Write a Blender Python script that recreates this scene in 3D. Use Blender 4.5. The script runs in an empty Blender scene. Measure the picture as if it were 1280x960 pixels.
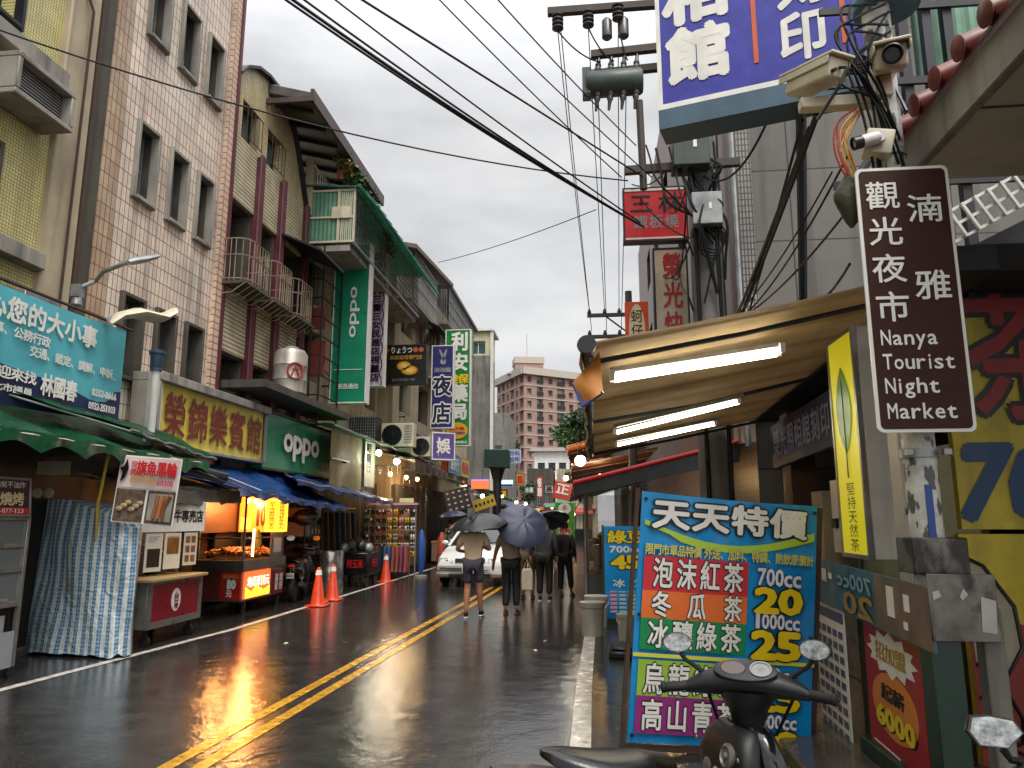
import bpy, bmesh, math, random
from mathutils import Vector as V, Matrix as Mx, noise as mnoise
R = math.radians
random.seed(7)
SC = bpy.context.scene
COL = SC.collection
# ------------------------------------------------------------------ camera
F, PITCH, YAW, EYE = 920.0, math.atan(168 / 920.0), R(6.2), 1.6
cam = bpy.data.cameras.new('camera')
cam.sensor_width = 36; cam.lens = 36 * F / 1280; cam.clip_end = 2000; cam.clip_start = .05
co = bpy.data.objects.new('camera', cam); COL.objects.link(co)
co.location = (0, 0, EYE); co.rotation_euler = (R(90) + PITCH, 0, YAW)
SC.camera = co
# ------------------------------------------------------------------ sky, sun, exposure
SUN_EL, SUN_AZ = R(58), R(150)          # azimuth measured clockwise from the street direction (+Y)
W = bpy.data.worlds.new('World'); SC.world = W; W.use_nodes = True
nt = W.node_tree; N = nt.nodes; Lk = nt.links; N.clear()
out = N.new('ShaderNodeOutputWorld'); bg = N.new('ShaderNodeBackground'); bg.inputs['Strength'].default_value = .1
sky = N.new('ShaderNodeTexSky'); sky.sky_type = 'NISHITA'; sky.sun_disc = False
sky.sun_elevation = SUN_EL; sky.sun_rotation = SUN_AZ
tc = N.new('ShaderNodeTexCoord'); sep = N.new('ShaderNodeSeparateXYZ'); Lk.new(tc.outputs['Generated'], sep.inputs[0])
mp = N.new('ShaderNodeMapping'); mp.inputs['Scale'].default_value = (1.3, 1.3, 3.6); Lk.new(tc.outputs['Generated'], mp.inputs[0])
nz = N.new('ShaderNodeTexNoise'); nz.inputs['Scale'].default_value = 1.7; nz.inputs['Detail'].default_value = 5; nz.inputs['Roughness'].default_value = .52
Lk.new(mp.outputs[0], nz.inputs['Vector'])
cr = N.new('ShaderNodeValToRGB')
cr.color_ramp.elements[0].position = .36; cr.color_ramp.elements[0].color = (.56, .568, .595, 1)
cr.color_ramp.elements[1].position = .66; cr.color_ramp.elements[1].color = (.93, .925, .915, 1)
Lk.new(nz.outputs['Fac'], cr.inputs[0])
mr = N.new('ShaderNodeMapRange'); mr.inputs['From Min'].default_value = .5; mr.inputs['From Max'].default_value = 1
mr.inputs['To Min'].default_value = 6.9; mr.inputs['To Max'].default_value = 27; Lk.new(sep.outputs['Z'], mr.inputs['Value'])
dt = N.new('ShaderNodeVectorMath'); dt.operation = 'DOT_PRODUCT'; dt.inputs[1].default_value = (math.sin(SUN_AZ), math.cos(SUN_AZ), .35); Lk.new(tc.outputs['Generated'], dt.inputs[0])
md = N.new('ShaderNodeMapRange'); md.inputs['From Min'].default_value = .25; md.inputs['From Max'].default_value = 1; md.inputs['To Min'].default_value = 1; md.inputs['To Max'].default_value = 1.9; Lk.new(dt.outputs['Value'], md.inputs['Value'])   # thinner, brighter cloud round the hidden sun, behind the camera
mm = N.new('ShaderNodeMath'); mm.operation = 'MULTIPLY'; Lk.new(mr.outputs[0], mm.inputs[0]); Lk.new(md.outputs[0], mm.inputs[1])
ml = N.new('ShaderNodeVectorMath'); ml.operation = 'SCALE'; Lk.new(cr.outputs[0], ml.inputs[0]); Lk.new(mm.outputs[0], ml.inputs['Scale'])
mxw = N.new('ShaderNodeMix'); mxw.data_type = 'RGBA'; mxw.inputs['Factor'].default_value = .95
Lk.new(sky.outputs[0], mxw.inputs['A']); Lk.new(ml.outputs[0], mxw.inputs['B'])
Lk.new(mxw.outputs['Result'], bg.inputs['Color']); Lk.new(bg.outputs[0], out.inputs[0])
sl = bpy.data.lights.new('sun', 'SUN'); sl.energy = 1.5; sl.angle = R(24); sl.color = (1, .965, .92)
so = bpy.data.objects.new('sun', sl); COL.objects.link(so)
so.rotation_euler = (R(90) - SUN_EL, 0, R(180) - SUN_AZ + R(0))
so.location = (3, -3, 30)
_sd = V((math.sin(SUN_AZ) * math.cos(SUN_EL), math.cos(SUN_AZ) * math.cos(SUN_EL), math.sin(SUN_EL)))
so.rotation_euler = (-_sd).to_track_quat('-Z', 'Y').to_euler()
SC.view_settings.view_transform = 'Standard'; SC.view_settings.look = 'None'
SC.view_settings.exposure = .52; SC.view_settings.gamma = 1; SC.view_settings.use_curve_mapping = False
SC.cycles.max_bounces = 6; SC.cycles.diffuse_bounces = 3; SC.cycles.glossy_bounces = 3; SC.cycles.transmission_bounces = 4
SC.cycles.transparent_max_bounces = 8
SC.cycles.caustics_reflective = False; SC.cycles.caustics_refractive = False
SC.cycles.sample_clamp_indirect = 4
SC.cycles.use_denoising = True

# ------------------------------------------------------------------ helpers
_fw = V((-math.sin(YAW) * math.cos(PITCH), math.cos(YAW) * math.cos(PITCH), math.sin(PITCH)))
_rt = V((math.cos(YAW), math.sin(YAW), 0)); _up = _rt.cross(_fw)
def P(px, py, x=None, y=None, z=None):
    "the point of a plane x=, y= or z= (metres) that was measured at a pixel of the 1280 x 960 photograph"
    v = _fw * F + _rt * (px - 640) + _up * (480 - py)
    t = (x / v.x) if x is not None else (y / v.y) if y is not None else ((z - EYE) / v.z)
    return V((0, 0, EYE)) + v * t

def lin(c):
    if isinstance(c, str):
        c = [int(c[i:i + 2], 16) / 255 for i in (0, 2, 4)]
        return tuple(x / 12.92 if x <= .04045 else ((x + .055) / 1.055) ** 2.4 for x in c)
    return tuple(c)

def newmat(name):
    m = bpy.data.materials.new(name); m.use_nodes = True
    t = m.node_tree; return m, t, t.nodes['Principled BSDF'], t.nodes, t.links

def mat(name, col, rough=.55, metal=0., var=.3, scale=3., streak=0., bump=0., bscale=40., spec=.5, coat=0., dirt=None, alpha=1., trans=0., stretch=None, smap=(4.5, 4.5, .35), dirtpos=(.5, .68)):
    "procedural surface: base colour with blotchy wear, optional vertical rain streaks of a dirt colour, fine bump"
    m, t, b, n, l = newmat(name)
    c = lin(col)
    b.inputs['Roughness'].default_value = rough; b.inputs['Metallic'].default_value = metal
    b.inputs['Specular IOR Level'].default_value = spec; b.inputs['Coat Weight'].default_value = coat
    b.inputs['Coat Roughness'].default_value = .08
    b.inputs['Alpha'].default_value = alpha; b.inputs['Transmission Weight'].default_value = trans
    tcn = n.new('ShaderNodeTexCoord'); cur = tcn.outputs['Object']
    if stretch:
        q = n.new('ShaderNodeMapping'); q.inputs['Scale'].default_value = stretch; l.new(cur, q.inputs[0]); cv = q.outputs[0]
    else: cv = cur
    z = n.new('ShaderNodeTexNoise'); z.inputs['Scale'].default_value = scale; z.inputs['Detail'].default_value = 6; z.inputs['Roughness'].default_value = .62
    l.new(cv, z.inputs['Vector'])
    mrn = n.new('ShaderNodeMapRange'); mrn.inputs['From Min'].default_value = .3; mrn.inputs['From Max'].default_value = .7
    mrn.inputs['To Min'].default_value = 1 - var; mrn.inputs['To Max'].default_value = 1 + var * .5; l.new(z.outputs['Fac'], mrn.inputs['Value'])
    sc = n.new('ShaderNodeVectorMath'); sc.operation = 'SCALE'; sc.inputs[0].default_value = c; l.new(mrn.outputs[0], sc.inputs['Scale'])
    cur_c = sc.outputs[0]
    if streak:
        q = n.new('ShaderNodeMapping'); q.inputs['Scale'].default_value = smap; l.new(cur, q.inputs[0])
        s2 = n.new('ShaderNodeTexNoise'); s2.inputs['Scale'].default_value = 1.; s2.inputs['Detail'].default_value = 5; l.new(q.outputs[0], s2.inputs['Vector'])
        rp = n.new('ShaderNodeMapRange'); rp.inputs['From Min'].default_value = dirtpos[0]; rp.inputs['From Max'].default_value = dirtpos[1]; rp.inputs['To Max'].default_value = streak
        l.new(s2.outputs['Fac'], rp.inputs['Value'])
        mi = n.new('ShaderNodeMix'); mi.data_type = 'RGBA'; l.new(rp.outputs[0], mi.inputs['Factor']); l.new(cur_c, mi.inputs['A'])
        mi.inputs['B'].default_value = (*(lin(dirt) if dirt else tuple(x * .25 for x in c)), 1); cur_c = mi.outputs['Result']
    l.new(cur_c, b.inputs['Base Color'])
    rr = n.new('ShaderNodeMapRange'); rr.inputs['From Min'].default_value = .3; rr.inputs['From Max'].default_value = .7
    rr.inputs['To Min'].default_value = max(.02, rough * .75); rr.inputs['To Max'].default_value = min(1, rough * 1.2); l.new(z.outputs['Fac'], rr.inputs['Value']); l.new(rr.outputs[0], b.inputs['Roughness'])
    if bump:
        z2 = n.new('ShaderNodeTexNoise'); z2.inputs['Scale'].default_value = bscale; z2.inputs['Detail'].default_value = 3; l.new(cv, z2.inputs['Vector'])
        bp = n.new('ShaderNodeBump'); bp.inputs['Strength'].default_value = bump; bp.inputs['Distance'].default_value = .01
        l.new(z2.outputs['Fac'], bp.inputs['Height']); l.new(bp.outputs[0], b.inputs['Normal'])
    return m

def translucent(m, f):
    "cloth that lets part of the sky light through"
    t = m.node_tree; n, l = t.nodes, t.links; b = n['Principled BSDF']; o = [q for q in n if q.type == 'OUTPUT_MATERIAL'][0]
    tr = n.new('ShaderNodeBsdfTranslucent'); mx = n.new('ShaderNodeMixShader'); mx.inputs[0].default_value = f
    s = b.inputs['Base Color']
    if s.is_linked: l.new(s.links[0].from_socket, tr.inputs['Color'])
    else: tr.inputs['Color'].default_value = s.default_value
    l.new(b.outputs[0], mx.inputs[1]); l.new(tr.outputs[0], mx.inputs[2]); l.new(mx.outputs[0], o.inputs['Surface']); return m
def emat(name, col, strength=1., base=None, rough=.4):
    m, t, b, n, l = newmat(name)
    c = lin(col); b.inputs['Base Color'].default_value = (*(lin(base) if base else c), 1); b.inputs['Roughness'].default_value = rough
    b.inputs['Emission Color'].default_value = (*c, 1); b.inputs['Emission Strength'].default_value = strength
    return m

def tilemat(name, cols, grout, tw, th, mortar=.012, axis='yz', rough=.4, streak=.5, dirt='3a332c', offset=0., patch=None, bump=.5, wear=.35):
    "small facade tiles with grout lines, per-tile colour and rain stains; axis names the object-space plane of the wall"
    m, t, b, n, l = newmat(name)
    tcn = n.new('ShaderNodeTexCoord'); se = n.new('ShaderNodeSeparateXYZ'); l.new(tcn.outputs['Object'], se.inputs[0])
    cb = n.new('ShaderNodeCombineXYZ'); l.new(se.outputs[axis[0].upper()], cb.inputs[0]); l.new(se.outputs[axis[1].upper()], cb.inputs[1])
    br = n.new('ShaderNodeTexBrick'); br.offset = offset; br.squash = 1
    br.inputs['Scale'].default_value = 1; br.inputs['Brick Width'].default_value = tw; br.inputs['Row Height'].default_value = th
    br.inputs['Mortar Size'].default_value = mortar; br.inputs['Mortar Smooth'].default_value = .15
    br.inputs['Color1'].default_value = (*lin(cols[0]), 1); br.inputs['Color2'].default_value = (*lin(cols[1]), 1); br.inputs['Mortar'].default_value = (*lin(grout), 1)
    l.new(cb.outputs[0], br.inputs['Vector']); cur = br.outputs['Color']
    z = n.new('ShaderNodeTexNoise'); z.inputs['Scale'].default_value = .9; z.inputs['Detail'].default_value = 7; z.inputs['Roughness'].default_value = .65; l.new(tcn.outputs['Object'], z.inputs['Vector'])
    mrn = n.new('ShaderNodeMapRange'); mrn.inputs['From Min'].default_value = .3; mrn.inputs['From Max'].default_value = .7; mrn.inputs['To Min'].default_value = 1 - wear; mrn.inputs['To Max'].default_value = 1.12
    l.new(z.outputs['Fac'], mrn.inputs['Value'])
    sc = n.new('ShaderNodeVectorMath'); sc.operation = 'SCALE'; l.new(cur, sc.inputs[0]); l.new(mrn.outputs[0], sc.inputs['Scale']); cur = sc.outputs[0]
    if patch:   # rectangular repair patches of another tile
        b2 = n.new('ShaderNodeTexBrick'); b2.offset = .37; b2.inputs['Scale'].default_value = 1; b2.inputs['Brick Width'].default_value = tw * 4; b2.inputs['Row Height'].default_value = th * 9; b2.inputs['Mortar Size'].default_value = 0
        b2.inputs['Color1'].default_value = (0, 0, 0, 1); b2.inputs['Color2'].default_value = (1, 1, 1, 1); l.new(cb.outputs[0], b2.inputs['Vector'])
        rp = n.new('ShaderNodeMapRange'); rp.inputs['From Min'].default_value = .8; rp.inputs['From Max'].default_value = .82; rp.inputs['To Max'].default_value = .55; l.new(b2.outputs['Color'], rp.inputs['Value'])
        mi = n.new('ShaderNodeMix'); mi.data_type = 'RGBA'; mi.blend_type = 'MIX'; l.new(rp.outputs[0], mi.inputs['Factor']); l.new(cur, mi.inputs['A']); mi.inputs['B'].default_value = (*lin(patch), 1)
        m3 = n.new('ShaderNodeMix'); m3.data_type = 'RGBA'; l.new(br.outputs['Fac'], m3.inputs['Factor']); l.new(mi.outputs['Result'], m3.inputs['A']); l.new(cur, m3.inputs['B']); cur = m3.outputs['Result']
    if streak:
        q = n.new('ShaderNodeMapping'); q.inputs['Scale'].default_value = (3.2, 3.2, .3); l.new(tcn.outputs['Object'], q.inputs[0])
        s2 = n.new('ShaderNodeTexNoise'); s2.inputs['Scale'].default_value = 1.; s2.inputs['Detail'].default_value = 6; l.new(q.outputs[0], s2.inputs['Vector'])
        rp = n.new('ShaderNodeMapRange'); rp.inputs['From Min'].default_value = .5; rp.inputs['From Max'].default_value = .72; rp.inputs['To Max'].default_value = streak; l.new(s2.outputs['Fac'], rp.inputs['Value'])
        mi = n.new('ShaderNodeMix'); mi.data_type = 'RGBA'; l.new(rp.outputs[0], mi.inputs['Factor']); l.new(cur, mi.inputs['A']); mi.inputs['B'].default_value = (*lin(dirt), 1); cur = mi.outputs['Result']
    l.new(cur, b.inputs['Base Color']); b.inputs['Roughness'].default_value = rough
    bp = n.new('ShaderNodeBump'); bp.inputs['Strength'].default_value = bump; bp.inputs['Distance'].default_value = .01; bp.invert = True
    l.new(br.outputs['Fac'], bp.inputs['Height']); l.new(bp.outputs[0], b.inputs['Normal'])
    return m

def stripemat(name, cols, width, axis='x', rough=.5, var=.25, bump=0., trans=0.):
    "flat bands of colours repeated along an object axis (woven stripes, corrugation shading painted flat, window bars in cloth)"
    m, t, b, n, l = newmat(name)
    tcn = n.new('ShaderNodeTexCoord'); se = n.new('ShaderNodeSeparateXYZ'); l.new(tcn.outputs['Object'], se.inputs[0])
    mu = n.new('ShaderNodeMath'); mu.operation = 'DIVIDE'; l.new(se.outputs[axis.upper()], mu.inputs[0]); mu.inputs[1].default_value = width * len(cols)
    fr = n.new('ShaderNodeMath'); fr.operation = 'FRACT'; l.new(mu.outputs[0], fr.inputs[0])
    r = n.new('ShaderNodeValToRGB'); r.color_ramp.interpolation = 'CONSTANT'
    while len(r.color_ramp.elements) < len(cols): r.color_ramp.elements.new(.5)
    for i, c in enumerate(cols):
        e = r.color_ramp.elements[i]; e.position = i / len(cols); e.color = (*lin(c), 1)
    l.new(fr.outputs[0], r.inputs[0])
    z = n.new('ShaderNodeTexNoise'); z.inputs['Scale'].default_value = 3; z.inputs['Detail'].default_value = 5; l.new(tcn.outputs['Object'], z.inputs['Vector'])
    mrn = n.new('ShaderNodeMapRange'); mrn.inputs['From Min'].default_value = .3; mrn.inputs['From Max'].default_value = .7; mrn.inputs['To Min'].default_value = 1 - var; mrn.inputs['To Max'].default_value = 1.05; l.new(z.outputs['Fac'], mrn.inputs['Value'])
    sc = n.new('ShaderNodeVectorMath'); sc.operation = 'SCALE'; l.new(r.outputs[0], sc.inputs[0]); l.new(mrn.outputs[0], sc.inputs['Scale'])
    l.new(sc.outputs[0], b.inputs['Base Color']); b.inputs['Roughness'].default_value = rough
    return m

def thing(name, label=None, cat=None, loc=(0, 0, 0), rz=0., group=None, kind=None, rot=None):
    o = bpy.data.objects.new(name, None); o.empty_display_size = .2; COL.objects.link(o)
    o.location = loc; o.rotation_euler = rot if rot else (0, 0, rz)
    tag(o, label, cat, group, kind); return o
def tag(o, label=None, cat=None, group=None, kind=None):
    if label: o['label'] = label
    if cat: o['category'] = cat
    if group: o['group'] = group
    if kind: o['kind'] = kind
    return o
def fr(loc, rz=0., rx=0., ry=0.):
    "frame: local x runs along, local y away from the viewer, local z up"
    return Mx.Translation(V(loc)) @ Mx.Rotation(rz, 4, 'Z') @ Mx.Rotation(rx, 4, 'X') @ Mx.Rotation(ry, 4, 'Y')
def basis(o):
    m = o.matrix_basis.copy()
    return basis(o.parent) @ m if o.parent else m

def spl(pts, n=6):
    "smooth curve through points (Catmull-Rom)"
    p = [V(q) for q in pts]; p = [p[0] * 2 - p[1]] + p + [p[-1] * 2 - p[-2]]; o = []
    for k in range(1, len(p) - 2):
        for j in range(n):
            t = j / n; o.append(.5 * ((2 * p[k]) + (p[k + 1] - p[k - 1]) * t + (2 * p[k - 1] - 5 * p[k] + 4 * p[k + 1] - p[k + 2]) * t * t + (3 * p[k] - p[k - 1] - 3 * p[k + 1] + p[k + 2]) * t ** 3))
    return o + [p[-2]]
class MB:
    def __init__(s, m=None): s.v = []; s.f = []; s.i = []; s.m = m or Mx.Identity(4)
    def add(s, vs, fs, i=0):
        k = len(s.v); s.v += [s.m @ V(p) for p in vs]; s.f += [tuple(a + k for a in f) for f in fs]; s.i += [i] * len(fs); return s
    def box(s, x0, y0, z0, x1, y1, z1, i=0):
        return s.add([(x0, y0, z0), (x1, y0, z0), (x1, y1, z0), (x0, y1, z0), (x0, y0, z1), (x1, y0, z1), (x1, y1, z1), (x0, y1, z1)],
                     [(0, 3, 2, 1), (4, 5, 6, 7), (0, 1, 5, 4), (1, 2, 6, 5), (2, 3, 7, 6), (3, 0, 4, 7)], i)
    def hexa(s, a, b, i=0):
        "two quads (bottom, top) joined to a solid"
        return s.add(list(a) + list(b), [(3, 2, 1, 0), (4, 5, 6, 7), (0, 1, 5, 4), (1, 2, 6, 5), (2, 3, 7, 6), (3, 0, 4, 7)], i)
    def quad(s, a, b, c, d, i=0): return s.add([a, b, c, d], [(0, 1, 2, 3)], i)
    def tube(s, pts, r, n=8, i=0, cap=True):
        pts = [V(p) for p in pts]; k = len(pts); vs = []; ref = None
        rs = r if isinstance(r, (list, tuple)) else [r] * k
        for j, p in enumerate(pts):
            t = (pts[min(j + 1, k - 1)] - pts[max(j - 1, 0)]).normalized()
            if ref is None: ref = t.orthogonal().normalized()
            ref = (ref - t * ref.dot(t))
            ref = ref.normalized() if ref.length > 1e-6 else t.orthogonal().normalized()
            bi = t.cross(ref)
            for q in range(n):
                a = 2 * math.pi * q / n; vs.append(p + (ref * math.cos(a) + bi * math.sin(a)) * rs[j])
        fs = [(j * n + q, j * n + (q + 1) % n, (j + 1) * n + (q + 1) % n, (j + 1) * n + q) for j in range(k - 1) for q in range(n)]
        if cap: fs += [tuple(range(n - 1, -1, -1)), tuple((k - 1) * n + q for q in range(n))]
        return s.add(vs, fs, i)
    def cyl(s, a, b, r, n=16, i=0, r2=None): return s.tube([a, b], [r, r if r2 is None else r2], n, i)
    def lathe(s, prof, c=(0, 0, 0), n=20, i=0, ax=(0, 0, 1)):
        ax = V(ax).normalized(); e1 = ax.orthogonal().normalized(); e2 = ax.cross(e1); c = V(c); vs = []
        for r, h in prof:
            for q in range(n):
                a = 2 * math.pi * q / n; vs.append(c + ax * h + (e1 * math.cos(a) + e2 * math.sin(a)) * r)
        k = len(prof)
        fs = [(j * n + q, j * n + (q + 1) % n, (j + 1) * n + (q + 1) % n, (j + 1) * n + q) for j in range(k - 1) for q in range(n)]
        fs += [tuple(range(n - 1, -1, -1)), tuple((k - 1) * n + q for q in range(n))]
        return s.add(vs, fs, i)
    def ball(s, c, r, n=12, i=0):
        rr = V((r, r, r)) if not isinstance(r, (tuple, list, V)) else V(r); c = V(c); m = n // 2; vs = []; fs = []
        for a in range(m + 1):
            th = math.pi * a / m
            for q in range(n):
                ph = 2 * math.pi * q / n; vs.append(c + V((rr.x * math.sin(th) * math.cos(ph), rr.y * math.sin(th) * math.sin(ph), rr.z * math.cos(th))))
        for a in range(m):
            for q in range(n): fs.append((a * n + q, (a + 1) * n + q, (a + 1) * n + (q + 1) % n, a * n + (q + 1) % n))
        return s.add(vs, fs, i)
    def prism(s, poly, y0, y1, i=0):
        "outline in local x,z given depth from y0 to y1"
        n = len(poly); vs = [(x, y0, z) for x, z in poly] + [(x, y1, z) for x, z in poly]
        return s.add(vs, [tuple(range(n)), tuple(range(2 * n - 1, n - 1, -1))] + [(q, q + n, (q + 1) % n + n, (q + 1) % n) for q in range(n)], i)
    def sheet(s, fn, nu, nv, th=0., i=0):
        "grid surface fn(u,v) -> point, optionally given thickness along its normal"
        g = [[V(fn(a / nu, b / nv)) for b in range(nv + 1)] for a in range(nu + 1)]; vs = [p for row in g for p in row]; w = nv + 1
        fs = [(a * w + b, (a + 1) * w + b, (a + 1) * w + b + 1, a * w + b + 1) for a in range(nu) for b in range(nv)]
        if th:
            k = len(vs); vv = []
            for a in range(nu + 1):
                for b in range(nv + 1):
                    du = g[min(a + 1, nu)][b] - g[max(a - 1, 0)][b]; dv = g[a][min(b + 1, nv)] - g[a][max(b - 1, 0)]
                    vv.append(g[a][b] - du.cross(dv).normalized() * th)
            vs += vv; fs += [tuple(x + k for x in reversed(f)) for f in fs[:]]
            ring = [a * w for a in range(nu + 1)] + [nu * w + b for b in range(1, nv + 1)] + [a * w + nv for a in range(nu - 1, -1, -1)] + [b for b in range(nv - 1, 0, -1)]
            fs += [(ring[q], ring[(q + 1) % len(ring)], ring[(q + 1) % len(ring)] + k, ring[q] + k) for q in range(len(ring))]
        return s.add(vs, fs, i)
    def loft(s, rings, i=0, closed=True, cap=True):
        n = len(rings[0]); k = len(rings); vs = [p for r in rings for p in r]; m = n if closed else n - 1
        fs = [(j * n + q, j * n + (q + 1) % n, (j + 1) * n + (q + 1) % n, (j + 1) * n + q) for j in range(k - 1) for q in range(m)]
        if cap and closed: fs += [tuple(range(n - 1, -1, -1)), tuple((k - 1) * n + q for q in range(n))]
        return s.add(vs, fs, i)
    def build(s, name, mats, parent=None, smooth=False, bev=0., seg=1, ang=40, loc=None):
        me = bpy.data.meshes.new(name); inv = None; vs = s.v
        if parent: inv = basis(parent).inverted(); vs = [inv @ p for p in vs]
        elif loc is not None: vs = [p - V(loc) for p in vs]
        me.from_pydata([tuple(p) for p in vs], [], s.f)
        for m in (mats if isinstance(mats, (list, tuple)) else [mats]): me.materials.append(m)
        me.polygons.foreach_set('material_index', s.i)
        if bev:
            bm = bmesh.new(); bm.from_mesh(me)
            es = [e for e in bm.edges if len(e.link_faces) == 2 and e.calc_face_angle(0) > R(28)]
            bmesh.ops.bevel(bm, geom=es, offset=bev, segments=seg, affect='EDGES', clamp_overlap=True, profile=.5); bm.to_mesh(me); bm.free()
        me.update()
        if smooth or bev: me.shade_smooth(); me.set_sharp_from_angle(angle=R(ang))
        o = bpy.data.objects.new(name, me); COL.objects.link(o)
        if parent: o.parent = parent
        elif loc is not None: o.location = loc
        return o

_fc = {}
def glyph(ch, off):
    k = (ch, off)
    if k not in _fc:
        cu = bpy.data.curves.new('g', 'FONT'); cu.body = ch; cu.size = 1; cu.resolution_u = 2; cu.offset = off
        o = bpy.data.objects.new('g', cu); COL.objects.link(o)
        bpy.context.view_layer.update()
        me = bpy.data.meshes.new_from_object(o.evaluated_get(bpy.context.evaluated_depsgraph_get()))
        vs = [(v.co.x, v.co.y) for v in me.vertices]; fs = [tuple(p.vertices) for p in me.polygons]
        bpy.data.objects.remove(o); bpy.data.curves.remove(cu); bpy.data.meshes.remove(me); _fc[k] = (vs, fs)
    return _fc[k]
def adv(ch): return 1.0 if ord(ch) > 0x2E80 else .33 if ch in " .,:'!il-" else .62
def txt(parent, m, s, x0, z0, x1, z1, mt, y=-.006, bold=.0, vert=False, edge=None, name='lettering', gap=.0, skew=0.):
    "writing fitted into the box x0..x1, z0..z1 of frame m, as one raised mesh; bold thickens the strokes, edge = (material, extra stroke) puts an outline behind it"
    rows = [(y, mt, bold)] + ([(y + .005, edge[0], bold + edge[1] + .02)] if edge else [])
    for yy, mm, bo in rows:
        b = MB(m)
        if vert:
            h = (z1 - z0) / len(s); cells = [(c, x0, z1 - (j + 1) * h + h * gap, x1, z1 - j * h) for j, c in enumerate(s)]
        else:
            tot = sum(adv(c) + gap for c in s) - gap; k = (x1 - x0) / tot; x = x0; cells = []
            for c in s: cells.append((c, x, z0, x + adv(c) * k, z1)); x += (adv(c) + gap) * k
        nd = 0 if bo < .008 else 4 if bo < .02 else 6 if bo < .045 else 8
        dl = [(0, 0)] + [(bo * math.cos(6.2832 * q / nd), bo * math.sin(6.2832 * q / nd)) for q in range(nd)]
        for c, a0, b0, a1, b1 in cells:
            if c == ' ': continue
            vs, fs = glyph(c, 0.)
            if not vs: continue
            if ord(c) > 0x2E80: bx0, bx1, by0, by1 = .02, .98, -.09, .86
            else:
                w0 = [v[0] for v in vs]; bx0, bx1 = min(w0) - .03, max(w0) + .03; by0, by1 = (-.0, .72)
                if c in "i.l,:'!1-": cx = (bx0 + bx1) / 2; bx0, bx1 = min(bx0, cx - .15), max(bx1, cx + .15)
            for kk, (ox, oy) in enumerate(dl):
                pv = []
                for vx, vy in vs:
                    q = (vy + oy - by0) / (by1 - by0); pv.append((a0 + (a1 - a0) * (vx + ox - bx0) / (bx1 - bx0) + skew * (q - .5) * (b1 - b0), yy - kk * .0004, b0 + (b1 - b0) * q))
                b.add(pv, fs)
        b.build(name, mm, parent)

def copy_tree(o, parent=None):
    c = o.copy(); COL.objects.link(c)
    if parent: c.parent = parent
    for ch in list(o.children): copy_tree(ch, c)
    return c
def lamp(name, parent, kind, energy, col, loc, size=.2, rot=None, sy=None):
    d = bpy.data.lights.new(name, kind); d.energy = energy; d.color = col
    if kind == 'POINT': d.shadow_soft_size = size
    if kind == 'AREA':
        d.size = size
        if sy: d.shape = 'RECTANGLE'; d.size_y = sy
    o = bpy.data.objects.new(name, d); COL.objects.link(o); o.location = loc
    if rot: o.rotation_euler = rot
    if parent: o.parent = parent; o.matrix_parent_inverse = basis(parent).inverted()
    return o

# ------------------------------------------------------------------ materials
class A: pass
M = A()
M.concrete = mat('weathered_concrete', '8f8a80', .75, var=.35, scale=1.6, streak=.55, dirt='33302b', bump=.3)
M.concrete_dark = mat('dark_stained_concrete', '4b463d', .8, var=.5, scale=2.2, streak=.6, dirt='1d1b18', bump=.3)
M.concrete_beige = mat('beige_render', 'a99b80', .75, var=.3, scale=1.2, streak=.5, dirt='4a4132', bump=.2)
M.steel = mat('stainless_steel', '85817a', .34, .55, var=.3, scale=6, streak=.2, dirt='4a443c')
M.galv = mat('galvanised_metal', '989a98', .5, .6, var=.3, scale=5, streak=.3, dirt='5a4a3c')
M.rail = mat('worn_beige_railing', '9a8873', .6, .1, var=.4, streak=.4, dirt='4a382c')
M.rust = mat('rusty_iron', '4a382d', .8, .2, var=.5, scale=7)
M.darkmetal = mat('dark_painted_metal', '26262a', .5, .3, var=.3)
M.black = mat('black_plastic', '0c0c0d', .35, var=.3, scale=8)
M.rubber = mat('black_rubber', '0a0a0a', .75, var=.3)
M.cable = mat('cable_sheath', '070708', .6, var=.2, spec=.25)
ORD = 'first second third fourth fifth sixth seventh eighth ninth tenth eleventh twelfth thirteenth fourteenth fifteenth'.split()
M.white = mat('white_paint', 'd6d4ce', .45, var=.15, scale=4, streak=.25, dirt='77705f')
M.cream = mat('cream_plastic', 'c9bfa6', .45, var=.2, streak=.25, dirt='75684c')
M.red = mat('red_paint', 'b3161a', .4, var=.2)
M.maroon = mat('maroon_steel_column', '54222a', .5, var=.3, streak=.3)
M.green = mat('green_paint', '0d5c40', .45, var=.2)
M.letter_white = mat('white_vinyl', 'dedbd2', .45, var=.16, scale=4, streak=.16, dirt='8b8474')
M.letter_black = mat('black_vinyl', '0a0a0a', .4, var=.05)
M.letter_red = mat('red_vinyl', 'b81e22', .4, var=.1)
M.letter_yellow = mat('yellow_vinyl', 'e2c316', .4, var=.1)
M.letter_gold = mat('gold_vinyl', 'b98f2c', .4, var=.1)
M.letter_blue = mat('blue_vinyl', '173f86', .4, var=.1)
M.letter_grey = mat('grey_vinyl', '8f8f92', .4, var=.1)
M.wood = mat('pale_wood', 'a98a5a', .5, var=.3, scale=5, stretch=(1, 8, 8))
M.browncloth = mat('brown_wood', '4a3020', .6, var=.3)
M.glass = mat('dark_window_glass', '1b2022', .08, var=.3, spec=.6)
M.glass_blue = mat('greenish_window_glass', '4a5c5c', .1, var=.3, spec=.6)
M.clear = mat('clear_acrylic', 'cfd4d2', .08, alpha=.18, var=.05)
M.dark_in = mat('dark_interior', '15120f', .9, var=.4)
M.skin = mat('skin', '9c6b50', .5, var=.1)
M.hair = mat('dark_hair', '0e0b0a', .6, var=.3)
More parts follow.
